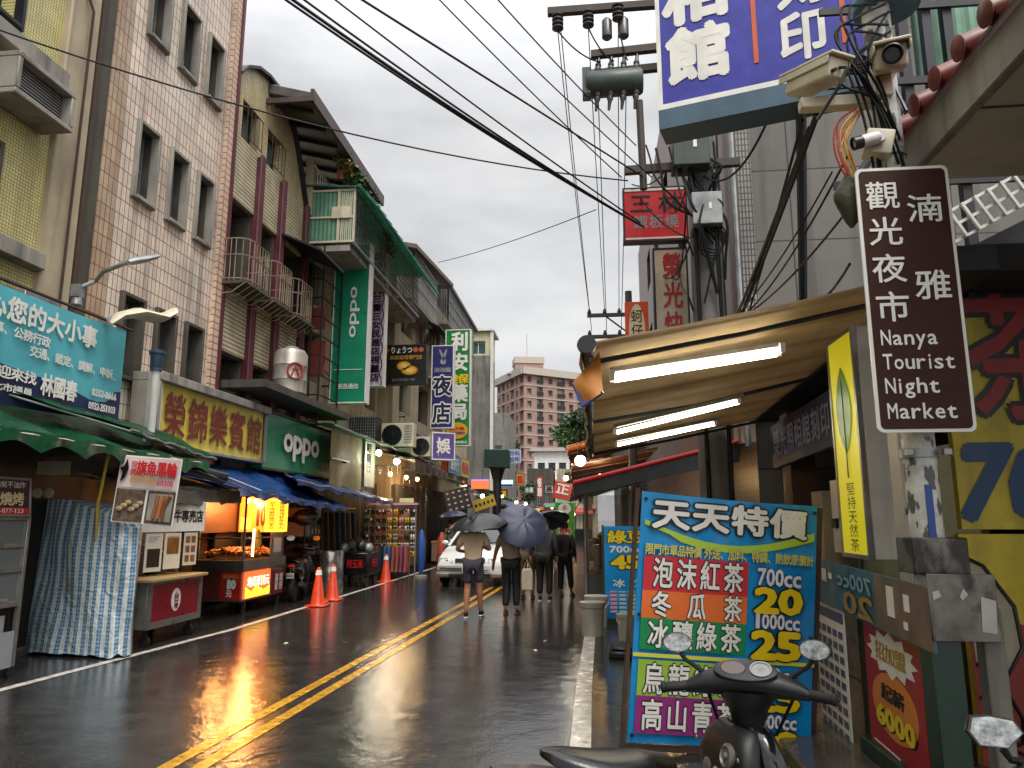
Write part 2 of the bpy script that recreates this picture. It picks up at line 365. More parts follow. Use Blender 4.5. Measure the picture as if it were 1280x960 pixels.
# ------------------------------------------------------------------ ground
def roadmat():
    m, t, b, n, l = newmat('wet_asphalt')
    tcn = n.new('ShaderNodeTexCoord')
    def noise(sc, det, rough=.6, stretch=None):
        z = n.new('ShaderNodeTexNoise'); z.inputs['Scale'].default_value = sc; z.inputs['Detail'].default_value = det; z.inputs['Roughness'].default_value = rough
        if stretch:
            q = n.new('ShaderNodeMapping'); q.inputs['Scale'].default_value = stretch; l.new(tcn.outputs['Object'], q.inputs[0]); l.new(q.outputs[0], z.inputs['Vector'])
        else: l.new(tcn.outputs['Object'], z.inputs['Vector'])
        return z.outputs['Fac']
    def rng(f, a, c, lo, hi):
        k = n.new('ShaderNodeMapRange'); k.inputs['From Min'].default_value = a; k.inputs['From Max'].default_value = c; k.inputs['To Min'].default_value = lo; k.inputs['To Max'].default_value = hi; l.new(f, k.inputs['Value']); return k.outputs[0]
    big = noise(.5, 6, .62); mid = noise(2.6, 6, .65); fine = noise(60, 4, .75); rip = noise(3.4, 7, .66)
    cr = n.new('ShaderNodeValToRGB'); e = cr.color_ramp.elements
    e[0].position = .3; e[0].color = (.011, .0105, .010, 1); e[1].position = .72; e[1].color = (.042, .038, .034, 1); l.new(mid, cr.inputs[0])
    sc = n.new('ShaderNodeVectorMath'); sc.operation = 'SCALE'; l.new(cr.outputs[0], sc.inputs[0]); l.new(rng(fine, .38, .62, .3, 2.2), sc.inputs['Scale'])
    l.new(sc.outputs[0], b.inputs['Base Color'])
    add = n.new('ShaderNodeMath'); add.operation = 'ADD'; l.new(rng(big, .44, .56, .018, .07), add.inputs[0]); l.new(rng(mid, .5, .62, 0, .05), add.inputs[1])
    l.new(add.outputs[0], b.inputs['Roughness']); b.inputs['Specular IOR Level'].default_value = 1.
    bp = n.new('ShaderNodeBump'); bp.inputs['Strength'].default_value = .42; bp.inputs['Distance'].default_value = .02; l.new(rip, bp.inputs['Height'])
    b2 = n.new('ShaderNodeBump'); b2.inputs['Distance'].default_value = .003; l.new(rng(big, .44, .56, .03, .18), b2.inputs['Strength']); l.new(fine, b2.inputs['Height']); l.new(bp.outputs[0], b2.inputs['Normal'])
    l.new(b2.outputs[0], b.inputs['Normal'])
    return m
M.road = roadmat()
def worn(name, col, cut=.5, rough=.25):
    m = mat(name, col, rough, var=.45, scale=9)
    t = m.node_tree; n, l = t.nodes, t.links; b = n['Principled BSDF']
    tcn = n.new('ShaderNodeTexCoord'); z = n.new('ShaderNodeTexNoise'); z.inputs['Scale'].default_value = 13; z.inputs['Detail'].default_value = 8; z.inputs['Roughness'].default_value = .75
    l.new(tcn.outputs['Object'], z.inputs['Vector']); k = n.new('ShaderNodeMapRange'); k.inputs['From Min'].default_value = cut - .06; k.inputs['From Max'].default_value = cut + .04; k.inputs['To Min'].default_value = 0
    l.new(z.outputs['Fac'], k.inputs['Value']); l.new(k.outputs[0], b.inputs['Alpha']); return m
M.line_yellow = worn('worn_yellow_line_paint', 'c9952f', .42); M.line_white = worn('worn_white_line_paint', 'd2cbbc', .36)
g = MB(); g.quad((-300, -40, 0), (300, -40, 0), (300, 600, 0), (-300, 600, 0)); tag(g.build('road', M.road), kind='structure')
def lane(name, pts, w, mt):
    b = MB(); n = len(pts)
    for k in range(n - 1):
        (xa, ya), (xb, yb) = pts[k], pts[k + 1]
        b.quad((xa - w / 2, ya, .004), (xa + w / 2, ya, .004), (xb + w / 2, yb, .004), (xb - w / 2, yb, .004))
    tag(b.build(name, mt), kind='structure')
lane('road_line', [(-2.86, -2), (-2.8, 5), (-2.64, 10.2), (-2.5, 14.1), (-2.3, 22), (-2.3, 45)], .11, M.line_yellow)
lane('road_line', [(-2.64, -2), (-2.58, 5), (-2.42, 10.2), (-2.28, 14.1), (-2.08, 22), (-2.08, 45)], .11, M.line_yellow)
lane('road_line', [(-.13, -2), (-.12, 7.5), (-.08, 10.7), (-.02, 16), (.1, 40)], .15, M.line_white)
lane('road_line', [(-5.75, 2), (-5.61, 6.8), (-5.38, 9.64), (-5.28, 10.65), (-5.25, 15.2), (-5.24, 20), (-5.2, 40)], .11, M.line_white)
# paved strips in front of the shop fronts, one low step above the road
M.pave = mat('wet_stone_paving', '4a4640', .16, var=.45, scale=2.2, bump=.25, bscale=18)
b = MB(); b.box(-9, -3, -.05, -6.75, 46, .1); tag(b.build('pavement', M.pave, bev=.015), kind='structure')
b = MB(); b.box(1.25, -3, -.05, 9, 60, .1); tag(b.build('pavement', M.pave, bev=.015), kind='structure')

# ------------------------------------------------------------------ facade tools
XL = -7.0
FL = fr((XL, 0, 0), R(90))                      # left row: local x = street distance, local -y = out over the street
def wall_open(b, x0, x1, z0, z1, ops, depth=.22, y=0., i=0, ri=None):
    "a wall sheet with rectangular openings and their reveals"
    ri = i if ri is None else ri
    xs = sorted({x0, x1, *[o[0] for o in ops], *[o[1] for o in ops]}); zs = sorted({z0, z1, *[o[2] for o in ops], *[o[3] for o in ops]})
    for a in range(len(xs) - 1):
        for c in range(len(zs) - 1):
            mx, mz = (xs[a] + xs[a + 1]) / 2, (zs[c] + zs[c + 1]) / 2
            if any(o[0] < mx < o[1] and o[2] < mz < o[3] for o in ops): continue
            b.quad((xs[a], y, zs[c]), (xs[a + 1], y, zs[c]), (xs[a + 1], y, zs[c + 1]), (xs[a], y, zs[c + 1]), i)
    for p0, p1, q0, q1 in ops:
        d = y + depth
        b.quad((p0, y, q0), (p0, d, q0), (p1, d, q0), (p1, y, q0), ri); b.quad((p0, y, q1), (p1, y, q1), (p1, d, q1), (p0, d, q1), ri)
        b.quad((p0, y, q0), (p0, y, q1), (p0, d, q1), (p0, d, q0), ri); b.quad((p1, y, q0), (p1, d, q0), (p1, d, q1), (p1, y, q1), ri)
def window(par, m, x0, x1, z0, z1, d=.2, y=0., fm=None, gm=None, cols=2, fw=.035, surround=None, sw=.06, sp=.05, sill=None, rows=1, deep=.03):
    "window part (frame) with its pane as a sub-part, set back d in the wall; optional proud surround"
    b = MB(m); yy = y + d - deep
    b.box(x0, yy, z0, x0 + fw, yy + .05, z1); b.box(x1 - fw, yy, z0, x1, yy + .05, z1)
    b.box(x0 + fw, yy, z0, x1 - fw, yy + .05, z0 + fw); b.box(x0 + fw, yy, z1 - fw, x1 - fw, yy + .05, z1)
    for k in range(1, cols): xc = x0 + (x1 - x0) * k / cols; b.box(xc - fw / 2, yy + .004, z0 + fw, xc + fw / 2, yy + .046, z1 - fw)
    for k in range(1, rows): zc = z0 + (z1 - z0) * k / rows; b.box(x0 + fw, yy + .007, zc - fw / 2, x1 - fw, yy + .043, zc + fw / 2)
    f = b.build('window', fm or M.darkmetal, par)
    p = MB(m); p.quad((x0 + .01, yy + .03, z0 + .01), (x1 - .01, yy + .03, z0 + .01), (x1 - .01, yy + .03, z1 - .01), (x0 + .01, yy + .03, z1 - .01)); p.build('pane', gm or M.glass, f)
    if surround:
        s = MB(m); a = sw
        s.box(x0 - a, y - sp, z0 - a, x0 + .004, y + .08, z1 + a); s.box(x1 - .004, y - sp, z0 - a, x1 + a, y + .08, z1 + a)
        s.box(x0 + .004, y - sp, z1 - .004, x1 - .004, y + .08, z1 + a); s.box(x0 + .004, y - sp - .03, z0 - a, x1 - .004, y + .08, z0 + .004)
        s.build('window_surround', surround, f, bev=.006)
    return f

M.curtained = mat('curtained_glass', 'a8a08c', .3, var=.4, scale=1)
# ------------------------------------------------------------------ olive tiled building
M.olive = tilemat('olive_mosaic_tile', ('ded394', 'cfc484'), '8a8458', .045, .045, .006, 'yz', streak=.45, dirt='4d4a30', wear=.3)
rA = thing('tiled_building', 'olive yellow mosaic tiled building with a boxed air conditioner opening, beside the pink tiled one', 'building', (XL, 5, 0))
b = MB(FL); wall_open(b, -3, 8.22, 0, 15, [(6.3, 7.5, 7.62, 9.2), (5.6, 7.45, 4.98, 6.0), (6.2, 8.0, 3.2, 4.1)], .3)
b.quad((8.22, 0, 0), (8.22, 6, 0), (8.22, 6, 15), (8.22, 0, 15)); b.build('wall', M.olive, rA)
b = MB(FL); b.box(8.22, -.1, 0, 8.78, .5, 15); b.build('pillar', M.concrete_beige, rA, bev=.02)
b = MB(FL); b.box(8.78, .02, 0, 9.25, .6, 14.6); b.build('side_wall', M.concrete_dark, rA)
b = MB(FL); b.box(-3, -.2, 7.18, 8.22, .02, 7.42); b.box(-3, -.17, 4.68, 8.22, .02, 4.9); b.build('ledge', M.concrete, rA, bev=.015)
window(rA, FL, 6.3, 7.5, 7.62, 9.2, .3, surround=M.darkmetal, sw=.05); window(rA, FL, 5.6, 7.45, 4.98, 6.0, .3, surround=M.concrete_dark, sw=.05)
window(rA, FL, 6.2, 8.0, 3.2, 4.1, .3)
b = MB(FL); t_ = .07                                # concrete hood round the air conditioner opening
b.box(7.1, -.45, 6.46, 8.06, -.02, 6.46 + t_); b.box(7.1, -.45, 7.0 - t_, 8.06, -.02, 7.0); b.box(7.1, -.45, 6.46 + t_, 7.1 + t_, -.02, 7.0 - t_); b.box(8.06 - t_, -.45, 6.46 + t_, 8.06, -.02, 7.0 - t_)
h = b.build('air_conditioner_hood', M.concrete, rA, bev=.012)
b = MB(FL); b.box(7.18, -.32, 6.54, 7.98, -.03, 6.92); b.build('air_conditioner', M.black, h)
b = MB(FL)
for k in range(9): b.box(7.2, -.335, 6.56 + k * .04, 7.96, -.322, 6.575 + k * .04)
b.build('grille', M.galv, h)
b = MB(FL); b.box(7.9, -.2, 3.55, 8.5, -.02, 4.35); b.box(7.96, -.21, 3.62, 8.44, -.2, 4.28, 1); b.build('utility_box', [M.galv, M.concrete_beige], rA, bev=.01)
b = MB(FL); b.tube([(8.55, -.14, 3.9), (8.55, -.16, 8.6), (8.1, -.05, 9.4), (8.0, -.03, 15)], .02, 6); b.tube([(8.9, -.02, 3), (8.9, -.02, 15)], .05, 8); b.build('drain_pipe', M.rust, rA, smooth=True)

# ------------------------------------------------------------------ pink tiled building
M.pink = tilemat('pink_facade_tile', ('dcc8b4', 'e9d8c6'), '75523f', .105, .235, .0075, 'yz', streak=.72, dirt='54463b', patch='d6d2c0', wear=.38, rough=.35)
M.quoin = tilemat('peach_quoin_tile', ('cdae96', 'd8bca6'), '6a4c3e', .3, .13, .01, 'yz', streak=.25, dirt='5a4636', wear=.25)
M.stained = tilemat('rust_stained_tile', ('b3967a', 'c3aa8e'), '6a5040', .105, .235, .008, 'yz', streak=.75, dirt='6d4522', wear=.5)
rB = thing('tiled_building', 'pink tiled building with three columns of narrow grey framed windows', 'building', (XL, 11.1, 0))
cols = [(9.98, 10.46), (10.88, 11.36), (11.75, 12.23)]; rows = [(3.7, 4.92), (6.54, 7.74), (9.32, 10.52), (12.1, 13.3)]
ops = [(a, c, z0, z1) for a, c in cols for z0, z1 in rows]
b = MB(FL); wall_open(b, 9.62, 12.55, 0, 14.6, ops, .3, ri=1)
b.quad((12.85, 0, 0), (12.85, 6, 0), (12.85, 6, 14.6), (12.85, 0, 14.6)); b.quad((9.25, 0, 14.6), (12.85, 0, 14.6), (12.85, 6, 14.6), (9.25, 6, 14.6)); b.build('wall', [M.pink, M.concrete_dark], rB)
b = MB(FL); b.quad((9.25, .0, 0), (9.62, 0, 0), (9.62, 0, 14.6), (9.25, 0, 14.6)); b.quad((9.25, .6, 0), (9.25, 0, 0), (9.25, 0, 14.6), (9.25, .6, 14.6)); b.build('stained_wall', M.stained, rB)
b = MB(FL); b.box(12.55, -.06, 0, 12.78, .2, 10.2); b.box(12.55, -.06, 10.2, 12.8, .2, 14.6); b.build('corner_pilaster', M.quoin, rB)
b = MB(FL); b.box(12.78, -.1, 0, 12.86, .3, 14.2); b.build('corner_pipe', M.maroon, rB)
for (a, c, z0, z1) in ops: window(rB, FL, a, c, z0, z1, .24, surround=M.concrete_dark if z0 < 5 else M.concrete, sw=.055, sp=.07, cols=1, fm=M.galv, gm=(M.glass, M.glass_blue, M.curtained, M.glass)[int(a * 10 + z0 * 3) % 4], rows=2 if int(a * 7) % 2 else 1)
b = MB(FL)
for z in (9.3, 6.2): b = MB(); b.tube([(12.0, -.02, z + .4), (11.98, -.14, z + .1), (12.25, -.16, z), (12.3, -.03, z - 1.3)], .015, 5); b.build('service_pipe', M.white, rB, smooth=True)

# ------------------------------------------------------------------ beige building with arched parapet and maroon columns
M.creamt = tilemat('cream_mosaic_tile', ('cdbf96', 'bcae84'), '8d8262', .1, .1, .008, 'yz', streak=.35, dirt='5b5238', wear=.25)
M.louver = stripemat('ribbed_beige_panel', ('c3b899', 'c3b899', '6d644e'), .028, 'z', var=.35)
rC = thing('arched_building', 'beige building with an arched parapet, maroon columns and caged balconies', 'building', (XL, 14.7, 0))
arch = [(12.86, 10.45), (13.12, 10.76), (13.6, 11.05), (14.1, 11.18), (14.6, 11.2), (15.0, 11.12), (15.4, 10.92), (15.75, 10.55), (16.05, 10.1), (16.3, 9.65), (16.55, 9.2)]
top_ops = [(13.2, 13.9, 9.28, 10.1), (14.38, 15.08, 9.28, 10.1)]
b = MB(FL); wall_open(b, 12.86, 16.55, 9.15, 9.28, []); 
xs = sorted({x for x, _ in arch} | {13.2, 13.9, 14.38, 15.08})
def az(x):
    for (xa, za), (xb, zb) in zip(arch, arch[1:]):
        if xa <= x <= xb: return za + (zb - za) * (x - xa) / (xb - xa)
    return arch[-1][1]
for xa, xb in zip(xs, xs[1:]):
    z0 = 9.28; o = [q for q in top_ops if q[0] <= xa and xb <= q[1]]
    if o: z0 = 10.1
    if min(az(xa), az(xb)) > z0 - .1: b.quad((xa, 0, z0), (xb, 0, z0), (xb, 0, max(z0, az(xb))), (xa, 0, max(z0, az(xa))))
for o in top_ops:
    b.quad((o[0], 0, o[2]), (o[0], 0, o[3]), (o[0], .2, o[3]), (o[0], .2, o[2])); b.quad((o[1], 0, o[2]), (o[1], .2, o[2]), (o[1], .2, o[3]), (o[1], 0, o[3])); b.quad((o[0], 0, o[3]), (o[1], 0, o[3]), (o[1], .2, o[3]), (o[0], .2, o[3]))
b.build('parapet_wall', M.creamt, rC)
b = MB(FL); n = len(arch)
for (xa, za), (xb, zb) in zip(arch, arch[1:]): b.hexa([(xa, -.12, za), (xb, -.12, zb), (xb, 4, zb), (xa, 4, za)], [(xa, -.12, za + .07), (xb, -.12, zb + .07), (xb, 4, zb + .07), (xa, 4, za + .07)])
b.build('roof', M.darkmetal, rC)
for o in top_ops:
    f = window(rC, FL, *o, .2, cols=2, fm=M.darkmetal, gm=M.glass_blue)
    q = MB(FL); yb = -.12
    for k in range(5): q.tube([(o[0] + k * .17, yb, o[2] - .02), (o[0] + k * .17, yb, o[3] - .15), (o[0] + k * .17, 0, o[3] + .03)], .008, 4)
    q.tube([(o[0] - .02, yb, o[3] - .15), (o[1] + .02, yb, o[3] - .15)], .01, 4); q.tube([(o[0] - .02, yb, o[2]), (o[1] + .02, yb, o[2])], .01, 4); q.build('window_bars', M.rust, f)
for z0, z1 in ((7.85, 9.15), (4.75, 6.05)):
    for xa, xb in ((12.9, 13.84), (14.06, 14.98), (15.2, 16.4)):
        b = MB(FL); b.box(xa, -.06, z0, xb, .1, z1); b.build('ribbed_panel', M.louver, rC)
b = MB(FL); ops2 = [(xa, xb, z0, z1) for xa, xb in ((12.92, 13.82), (14.08, 14.96), (15.22, 16.3)) for z0, z1 in ((6.1, 7.8), (3.0, 4.7))]
wall_open(b, 12.86, 16.55, 0, 9.15, ops2, .5); b.build('wall', M.concrete_dark, rC)
for o in ops2: window(rC, FL, *o, .5, cols=2, fm=M.galv, gm=M.glass, rows=2)
for x in (13.95, 15.09, 16.48):
    b = MB(FL)
    for k in (-.07, 0, .07): b.tube([(x + k, -.14, 3), (x + k, -.14, 9.2)], .036, 8)
    b.box(x - .1, -.12, 3, x + .1, 0, 9.15); b.build('column', M.maroon, rC, smooth=True)
def balcony(x0, x1, z0, z1, d=.55):
    b = MB(FL); b.box(x0, -d, z0 - .05, x1, 0, z0)
    fl = b.build('balcony', M.concrete_dark, rC); b = MB(FL); r = .25
    pts = [(x0, 0)] + [(x0, -d + r)] + [(x0 + r * (1 - math.cos(a)), -d + r - r * math.sin(a)) for a in (R(30), R(60), R(90))] + [(x1 - r * (1 - math.cos(a)), -d + r - r * math.sin(a)) for a in (R(90), R(60), R(30))] + [(x1, -d + r), (x1, 0)]
    for z in (z0 + .05, (z0 + z1) / 2 + .1, z1): b.tube([(x, y, z) for x, y in pts], .014, 5)
    for (xa, ya), (xb, yb) in zip(pts, pts[1:]):
        k = max(1, round(math.hypot(xb - xa, yb - ya) / .11))
        for q in range(k): b.tube([(xa + (xb - xa) * q / k, ya + (yb - ya) * q / k, z0), (xa + (xb - xa) * q / k, ya + (yb - ya) * q / k, z1)], .009, 4)
    for k in range(6): xx = x0 + (x1 - x0) * k / 5; b.tube([(xx, -d, z0 - .03), (xx, -d * .5, z0 - .22), (xx, 0, z0 - .25)], .012, 4)
    b.build('railing', M.rail, fl)
balcony(12.75, 13.85, 6.05, 6.9); balcony(14.0, 15.0, 6.05, 6.9); balcony(15.15, 16.2, 6.05, 6.9)
b = MB(FL); b.hexa([(15.0, -1.1, 7.45), (16.55, -1.1, 7.45), (16.55, 0, 7.95), (15.0, 0, 7.95)], [(15.0, -1.1, 7.5), (16.55, -1.1, 7.5), (16.55, 0, 8.0), (15.0, 0, 8.0)]); b.build('canopy', M.darkmetal, rC)

# ------------------------------------------------------------------ building with rooftop terrace and green caged balcony
M.corr = stripemat('green_corrugated_sheet', ('6d9c80', '5a8a6e', '456e58'), .035, 'x', var=.3)  # light and dark bands paint the shading of the ribs on a flat sheet
M.greenroof = translucent(mat('green_translucent_roofing', '5a9580', .35, var=.4, scale=3), .5)
M.greymetal = mat('grey_roof_sheet', '5d5750', .5, .2, var=.35)
rD = thing('terrace_building', 'building with a green caged balcony and a roof terrace under a dark lean-to roof', 'building', (XL, 20, 0))
ops3 = [(x, x + 1.1, z, z + 1.3) for x in (17.0, 18.8, 20.6, 22.0) for z in (5.0, 7.0)]
b = MB(FL); wall_open(b, 16.55, 23.4, 0, 9.6, ops3, .3); b.quad((16.55, 0, 9.6), (23.4, 0, 9.6), (23.4, 6, 9.6), (16.55, 6, 9.6)); b.build('wall', M.concrete_beige, rD)
for o in ops3: window(rD, FL, *o, .3, cols=2, fm=M.galv, gm=M.glass)
FC = fr((XL, 16.6, 0), 0)                           # cage end wall faces up the street towards the viewer
b = MB(FC); b.box(.0, 0, 8.3, 1.3, .05, 9.62)
e = b.build('cage_end_wall', M.corr, rD)
b = MB(FC)
for x in (0, .86, 1.26): b.box(x, -.04, 8.26, x + .05, .02, 9.66)
for z in (8.26, 8.9, 9.6): b.box(.05, -.035, z, 1.3, -.002, z + .05)
for k in range(8): b.box(.9 + .05 * k, -.02, 8.3, .92 + .05 * k, -.003, 9.6)
b.build('cage_frame', M.cream, e)
b = MB(FC); b.box(.72, -.06, 8.88, 1.2, -.036, 9.18); b.build('cage_panel', M.cream, e)
b = MB(FL)                                           # mesh cage along the street
for k in range(38): x = 16.62 + k * 6.75 / 37; b.box(x - .008, -1.28, 8.25, x + .008, -1.26, 9.66)
for k in range(9): z = 8.25 + k * .17; b.box(16.6, -1.295, z - .006, 23.4, -1.275, z + .006)
for k in range(24): x = 16.62 + k * 6.75 / 23; b.box(x - .006, -1.27, 8.25, x + .006, 0, 8.262)
for z in (8.25, 9.64): b.box(16.6, -1.31, z - .03, 23.4, -1.25, z + .03)
b.build('balcony_cage', M.galv, rD)
b = MB(FL); b.box(16.6, -1.2, 8.05, 23.4, 0, 8.2); b.build('balcony_floor', M.concrete, rD)
b = MB(FL); b.hexa([(16.5, -1.38, 9.66), (23.45, -1.38, 9.66), (23.45, 0, 9.76), (16.5, 0, 9.76)], [(16.5, -1.38, 9.69), (23.45, -1.38, 9.69), (23.45, 0, 9.79), (16.5, 0, 9.79)])
b.hexa([(16.5, -1.95, 9.05), (23.9, -1.95, 9.05), (23.9, -1.381, 9.69), (16.5, -1.381, 9.69)], [(16.5, -1.95, 9.07), (23.9, -1.95, 9.07), (23.9, -1.381, 9.71), (16.5, -1.381, 9.71)])
for k in range(14): x = 16.5 + k * .54; b.hexa([(x, -1.96, 9.08), (x + .05, -1.96, 9.08), (x + .05, -1.4, 9.72), (x, -1.4, 9.72)], [(x, -1.96, 9.12), (x + .05, -1.96, 9.12), (x + .05, -1.4, 9.76), (x, -1.4, 9.76)])
for k in range(14): x = 16.6 + k * .52; b.hexa([(x, -1.4, 9.68), (x + .04, -1.4, 9.68), (x + .04, 0, 9.78), (x, 0, 9.78)], [(x, -1.4, 9.73), (x + .04, -1.4, 9.73), (x + .04, 0, 9.83), (x, 0, 9.83)])
b.build('cage_roof', M.greenroof, rD)
b = MB(FL); b.hexa([(14.25, -1.0, 10.62), (19.7, -1.0, 10.62), (19.7, 2.5, 11.6), (14.25, 2.5, 11.6)], [(14.25, -1.0, 10.86), (19.7, -1.0, 10.86), (19.7, 2.5, 11.84), (14.25, 2.5, 11.84)])
b.build('lean_to_roof', M.greymetal, rD, bev=.02)
b = MB(FL); b.box(14.2, -1.08, 10.6, 19.75, -1.0, 10.9); b.box(14.17, -1.08, 10.6, 14.25, 2.5, 10.72); b.build('roof_edge', mat('dark_roof_edge', '4a3c37', .5, var=.3), rD)
b = MB(FL)
for k in range(7): x = 14.6 + k * .8; b.hexa([(x, -.9, 10.55), (x + .08, -.9, 10.55), (x + .08, 2.4, 11.45), (x, 2.4, 11.45)], [(x, -.9, 10.64), (x + .08, -.9, 10.64), (x + .08, 2.4, 11.58), (x, 2.4, 11.58)])
b.build('roof_beam', M.darkmetal, rD)
b = MB(FL)
for k in range(20): x = 16.7 + k * .16; b.box(x, -.2, 9.8, x + .02, -.18, 10.3)
b.box(16.6, -.22, 10.3, 19.8, -.16, 10.35); b.box(16.55, -.2, 9.0, 16.75, 0, 10.5, 1); b.build('terrace_railing', [M.white, M.concrete_beige], rD)
b = MB(FC)                                           # scaffold frame hung between the cage and the shop signs
for x in (.05, .3, .55): b.box(x, 0, 3.9, x + .035, .035, 8.2)
for k in range(9): z = 4.0 + k * .48; b.box(.05, .036, z, .585, .066, z + .03)
for x in (.05, .55): b.box(x, 1.3, 3.9, x + .035, 1.335, 8.2)
for k in range(9): z = 4.0 + k * .48; b.box(.55, .07, z, .58, 1.3, z + .03)
b.build('scaffold_frame', M.darkmetal, rD)
b = MB(FC); b.box(.1, .4, 5.0, .55, .43, 5.9); b.box(.1, .42, 6.2, .5, .45, 6.75); b.build('hoarding', mat('faded_red_hoarding', '7a3327', .6, var=.4), rD)

# leafy terrace plants
def leafmat(name, c):
    m = mat(name, c, .5, var=.5, scale=14); m.node_tree.nodes['Principled BSDF'].inputs['Transmission Weight'].default_value = 0; return m
M.leaf = leafmat('green_leaf', '3f5a24'); M.leaf_dark = leafmat('dark_green_leaf', '29401c'); M.leaf_rust = leafmat('yellowing_leaf', '7a6a2c')
M.terracotta = mat('terracotta', '8d4a34', .7, var=.3); M.bark = mat('bark', '4a3c2e', .85, var=.4, scale=8, bump=.4)
def leaves(b, c, r, n, s, i=0, rnd=random):
    for _ in range(n):
        d = V((rnd.gauss(0, 1), rnd.gauss(0, 1), rnd.gauss(0, 1))).normalized() * rnd.random() ** .45
        p = V(c) + V((d.x * r[0], d.y * r[1], d.z * r[2])); a = V((rnd.uniform(-1, 1), rnd.uniform(-1, 1), rnd.uniform(-1, .6))).normalized(); e = a.orthogonal().normalized()
        e = (Mx.Rotation(rnd.uniform(0, 6.3), 3, a) @ e); q = s * rnd.uniform(.6, 1.3)
        b.add([p, p + a * q * .5 + e * q * .28, p + a * q, p + a * q * .5 - e * q * .28], [(0, 1, 2, 3)], i)
pots = [(16.95, 10.2, .2, 'bushy potted plant with yellowing leaves on the roof terrace railing'), (17.5, 10.15, .24, 'broad green potted plant on the roof terrace railing'), (18.2, 10.1, .26, 'dark leafy potted plant on the roof terrace railing, second from the far end'), (19.0, 10.05, .3, 'spreading dark leafy potted plant at the far end of the roof terrace railing')]
for k, (y, z, r, lab) in enumerate(pots):
    t = thing('potted_plant', lab, 'plant', (XL + .75, y, z - .1), group='potted plants along the roof terrace')
    b = MB(); b.lathe([(.07, 0), (.1, .18), (.11, .2), (.09, .19)], (XL + .75, y, z - .1), 12); b.build('pot', M.terracotta if k < 3 else M.green, t, smooth=True)
    b = MB(); leaves(b, (XL + .85, y, z + .34), (r * 1.2, r * 1.6, r * 1.5), 320, .13); b.build('foliage', (M.leaf_rust, M.leaf, M.leaf_dark, M.leaf_dark)[k], t)
t = thing('hanging_plant', 'trailing green plant growing through the mesh of the caged balcony', 'plant', (-5.75, 19.5, 9.3)); b = MB(); leaves(b, (-5.75, 19.6, 9.35), (.16, .8, .3), 240, .11); b.build('foliage', M.leaf, t)

# ------------------------------------------------------------------ further row of houses
rE = thing('caged_building', 'long beige building with barred windows and sloping metal roofs beyond the green cage', 'building', (-6.5, 30, 0))
FE = fr((-6.5, 0, 0), R(90))
ops4 = [(x, x + 1.6, z, z + 1.4) for x in (24.2, 27.0, 30.0, 33.0, 35.6) for z in (5.2, 8.0)]
b = MB(FE); wall_open(b, 23.4, 38, 0, 10.6, ops4, .3); b.quad((23.4, 0, 0), (23.4, 5, 0), (23.4, 5, 10.6), (23.4, 0, 10.6)); b.build('wall', M.concrete_beige, rE)
for o in ops4: window(rE, FE, *o, .3, cols=2, fm=M.galv, gm=M.glass)
b = MB(FE); b.hexa([(23.3, -.7, 10.65), (30, -.7, 11.4), (30, 4, 12.6), (23.3, 4, 11.6)], [(23.3, -.7, 10.8), (30, -.7, 11.55), (30, 4, 12.75), (23.3, 4, 11.75)])
b.hexa([(30.4, -.5, 11.6), (38.2, -.5, 11.5), (38.2, 4, 12.6), (30.4, 4, 12.6)], [(30.4, -.5, 11.75), (38.2, -.5, 11.65), (38.2, 4, 12.75), (30.4, 4, 12.75)]); b.build('roof', mat('rusty_roof_sheet', '5f5046', .6, .1, var=.4), rE)
b = MB(FE)
for x0, x1, z0, z1, d in ((23.6, 27.5, 9.0, 10.7, .55), (27.3, 30.2, 7.0, 8.6, .7), (30.5, 37.5, 10.0, 11.5, .4)):
    for k in range(int((x1 - x0) / .16) + 1): b.box(x0 + k * .16, -d, z0, x0 + k * .16 + .02, -d + .02, z1)
    for z in (z0, (z0 * 2 + z1) / 3, (z0 + z1 * 2) / 3, z1): b.box(x0, -d - .02, z, x1, -d - .001, z + .03)
    for k in range(5): b.box(x0, -d + k * d / 5, z0, x0 + .02, -d + k * d / 5 + .02, z1)
    b.box(x0, -d, z0 - .08, x1, 0, z0 - .001)
b.build('window_cage', M.galv, rE)
b = MB(FE); b.quad((23.4, .02, 10.6), (38, .02, 10.6), (38, .02, 11.5), (23.4, .02, 11.0)); b.build('upper_wall', M.concrete_dark, rE)
b = MB(FE); b.hexa([(26.5, -.9, 8.7), (30.4, -.9, 8.7), (30.4, 0, 9.1), (26.5, 0, 9.1)], [(26.5, -.9, 8.75), (30.4, -.9, 8.75), (30.4, 0, 9.15), (26.5, 0, 9.15)]); b.build('canopy', M.darkmetal, rE)

M.greywall = mat('stained_grey_render', '77736c', .8, var=.4, scale=1.1, streak=.7, dirt='34312d')
rF = thing('grey_building', 'narrow grey rendered building with one window in its pale green top', 'building', (-7, 42, 0))
FF = fr((-8.2, 40, 0), 0)
b = MB(FF); wall_open(b, 0, 2.62, 0, 10.6, []); b.quad((2.62, 0, 0), (2.62, 2, 0), (2.62, 2, 10.6), (2.62, 0, 10.6)); b.build('wall', M.greywall, rF)
b = MB(FF); wall_open(b, 0, 2.62, 10.6, 12.0, [(1.5, 2.35, 10.7, 11.45)], .15); b.quad((2.62, 0, 10.6), (2.62, 2, 10.6), (2.62, 2, 12.0), (2.62, 0, 12.0)); b.build('upper_wall', mat('pale_green_render', 'b9b98f', .7, var=.25, streak=.3), rF)
window(rF, FF, 1.5, 2.35, 10.7, 11.45, .15, fm=M.white, gm=M.glass_blue)
b = MB(FF); b.box(-.1, -.2, 12.0, 2.85, 2.2, 12.15); b.box(2.64, -.1, 0, 2.8, .1, 12.0); b.build('roof', M.white, rF)  # white corner strip paints in the brightly lit edge of the wall

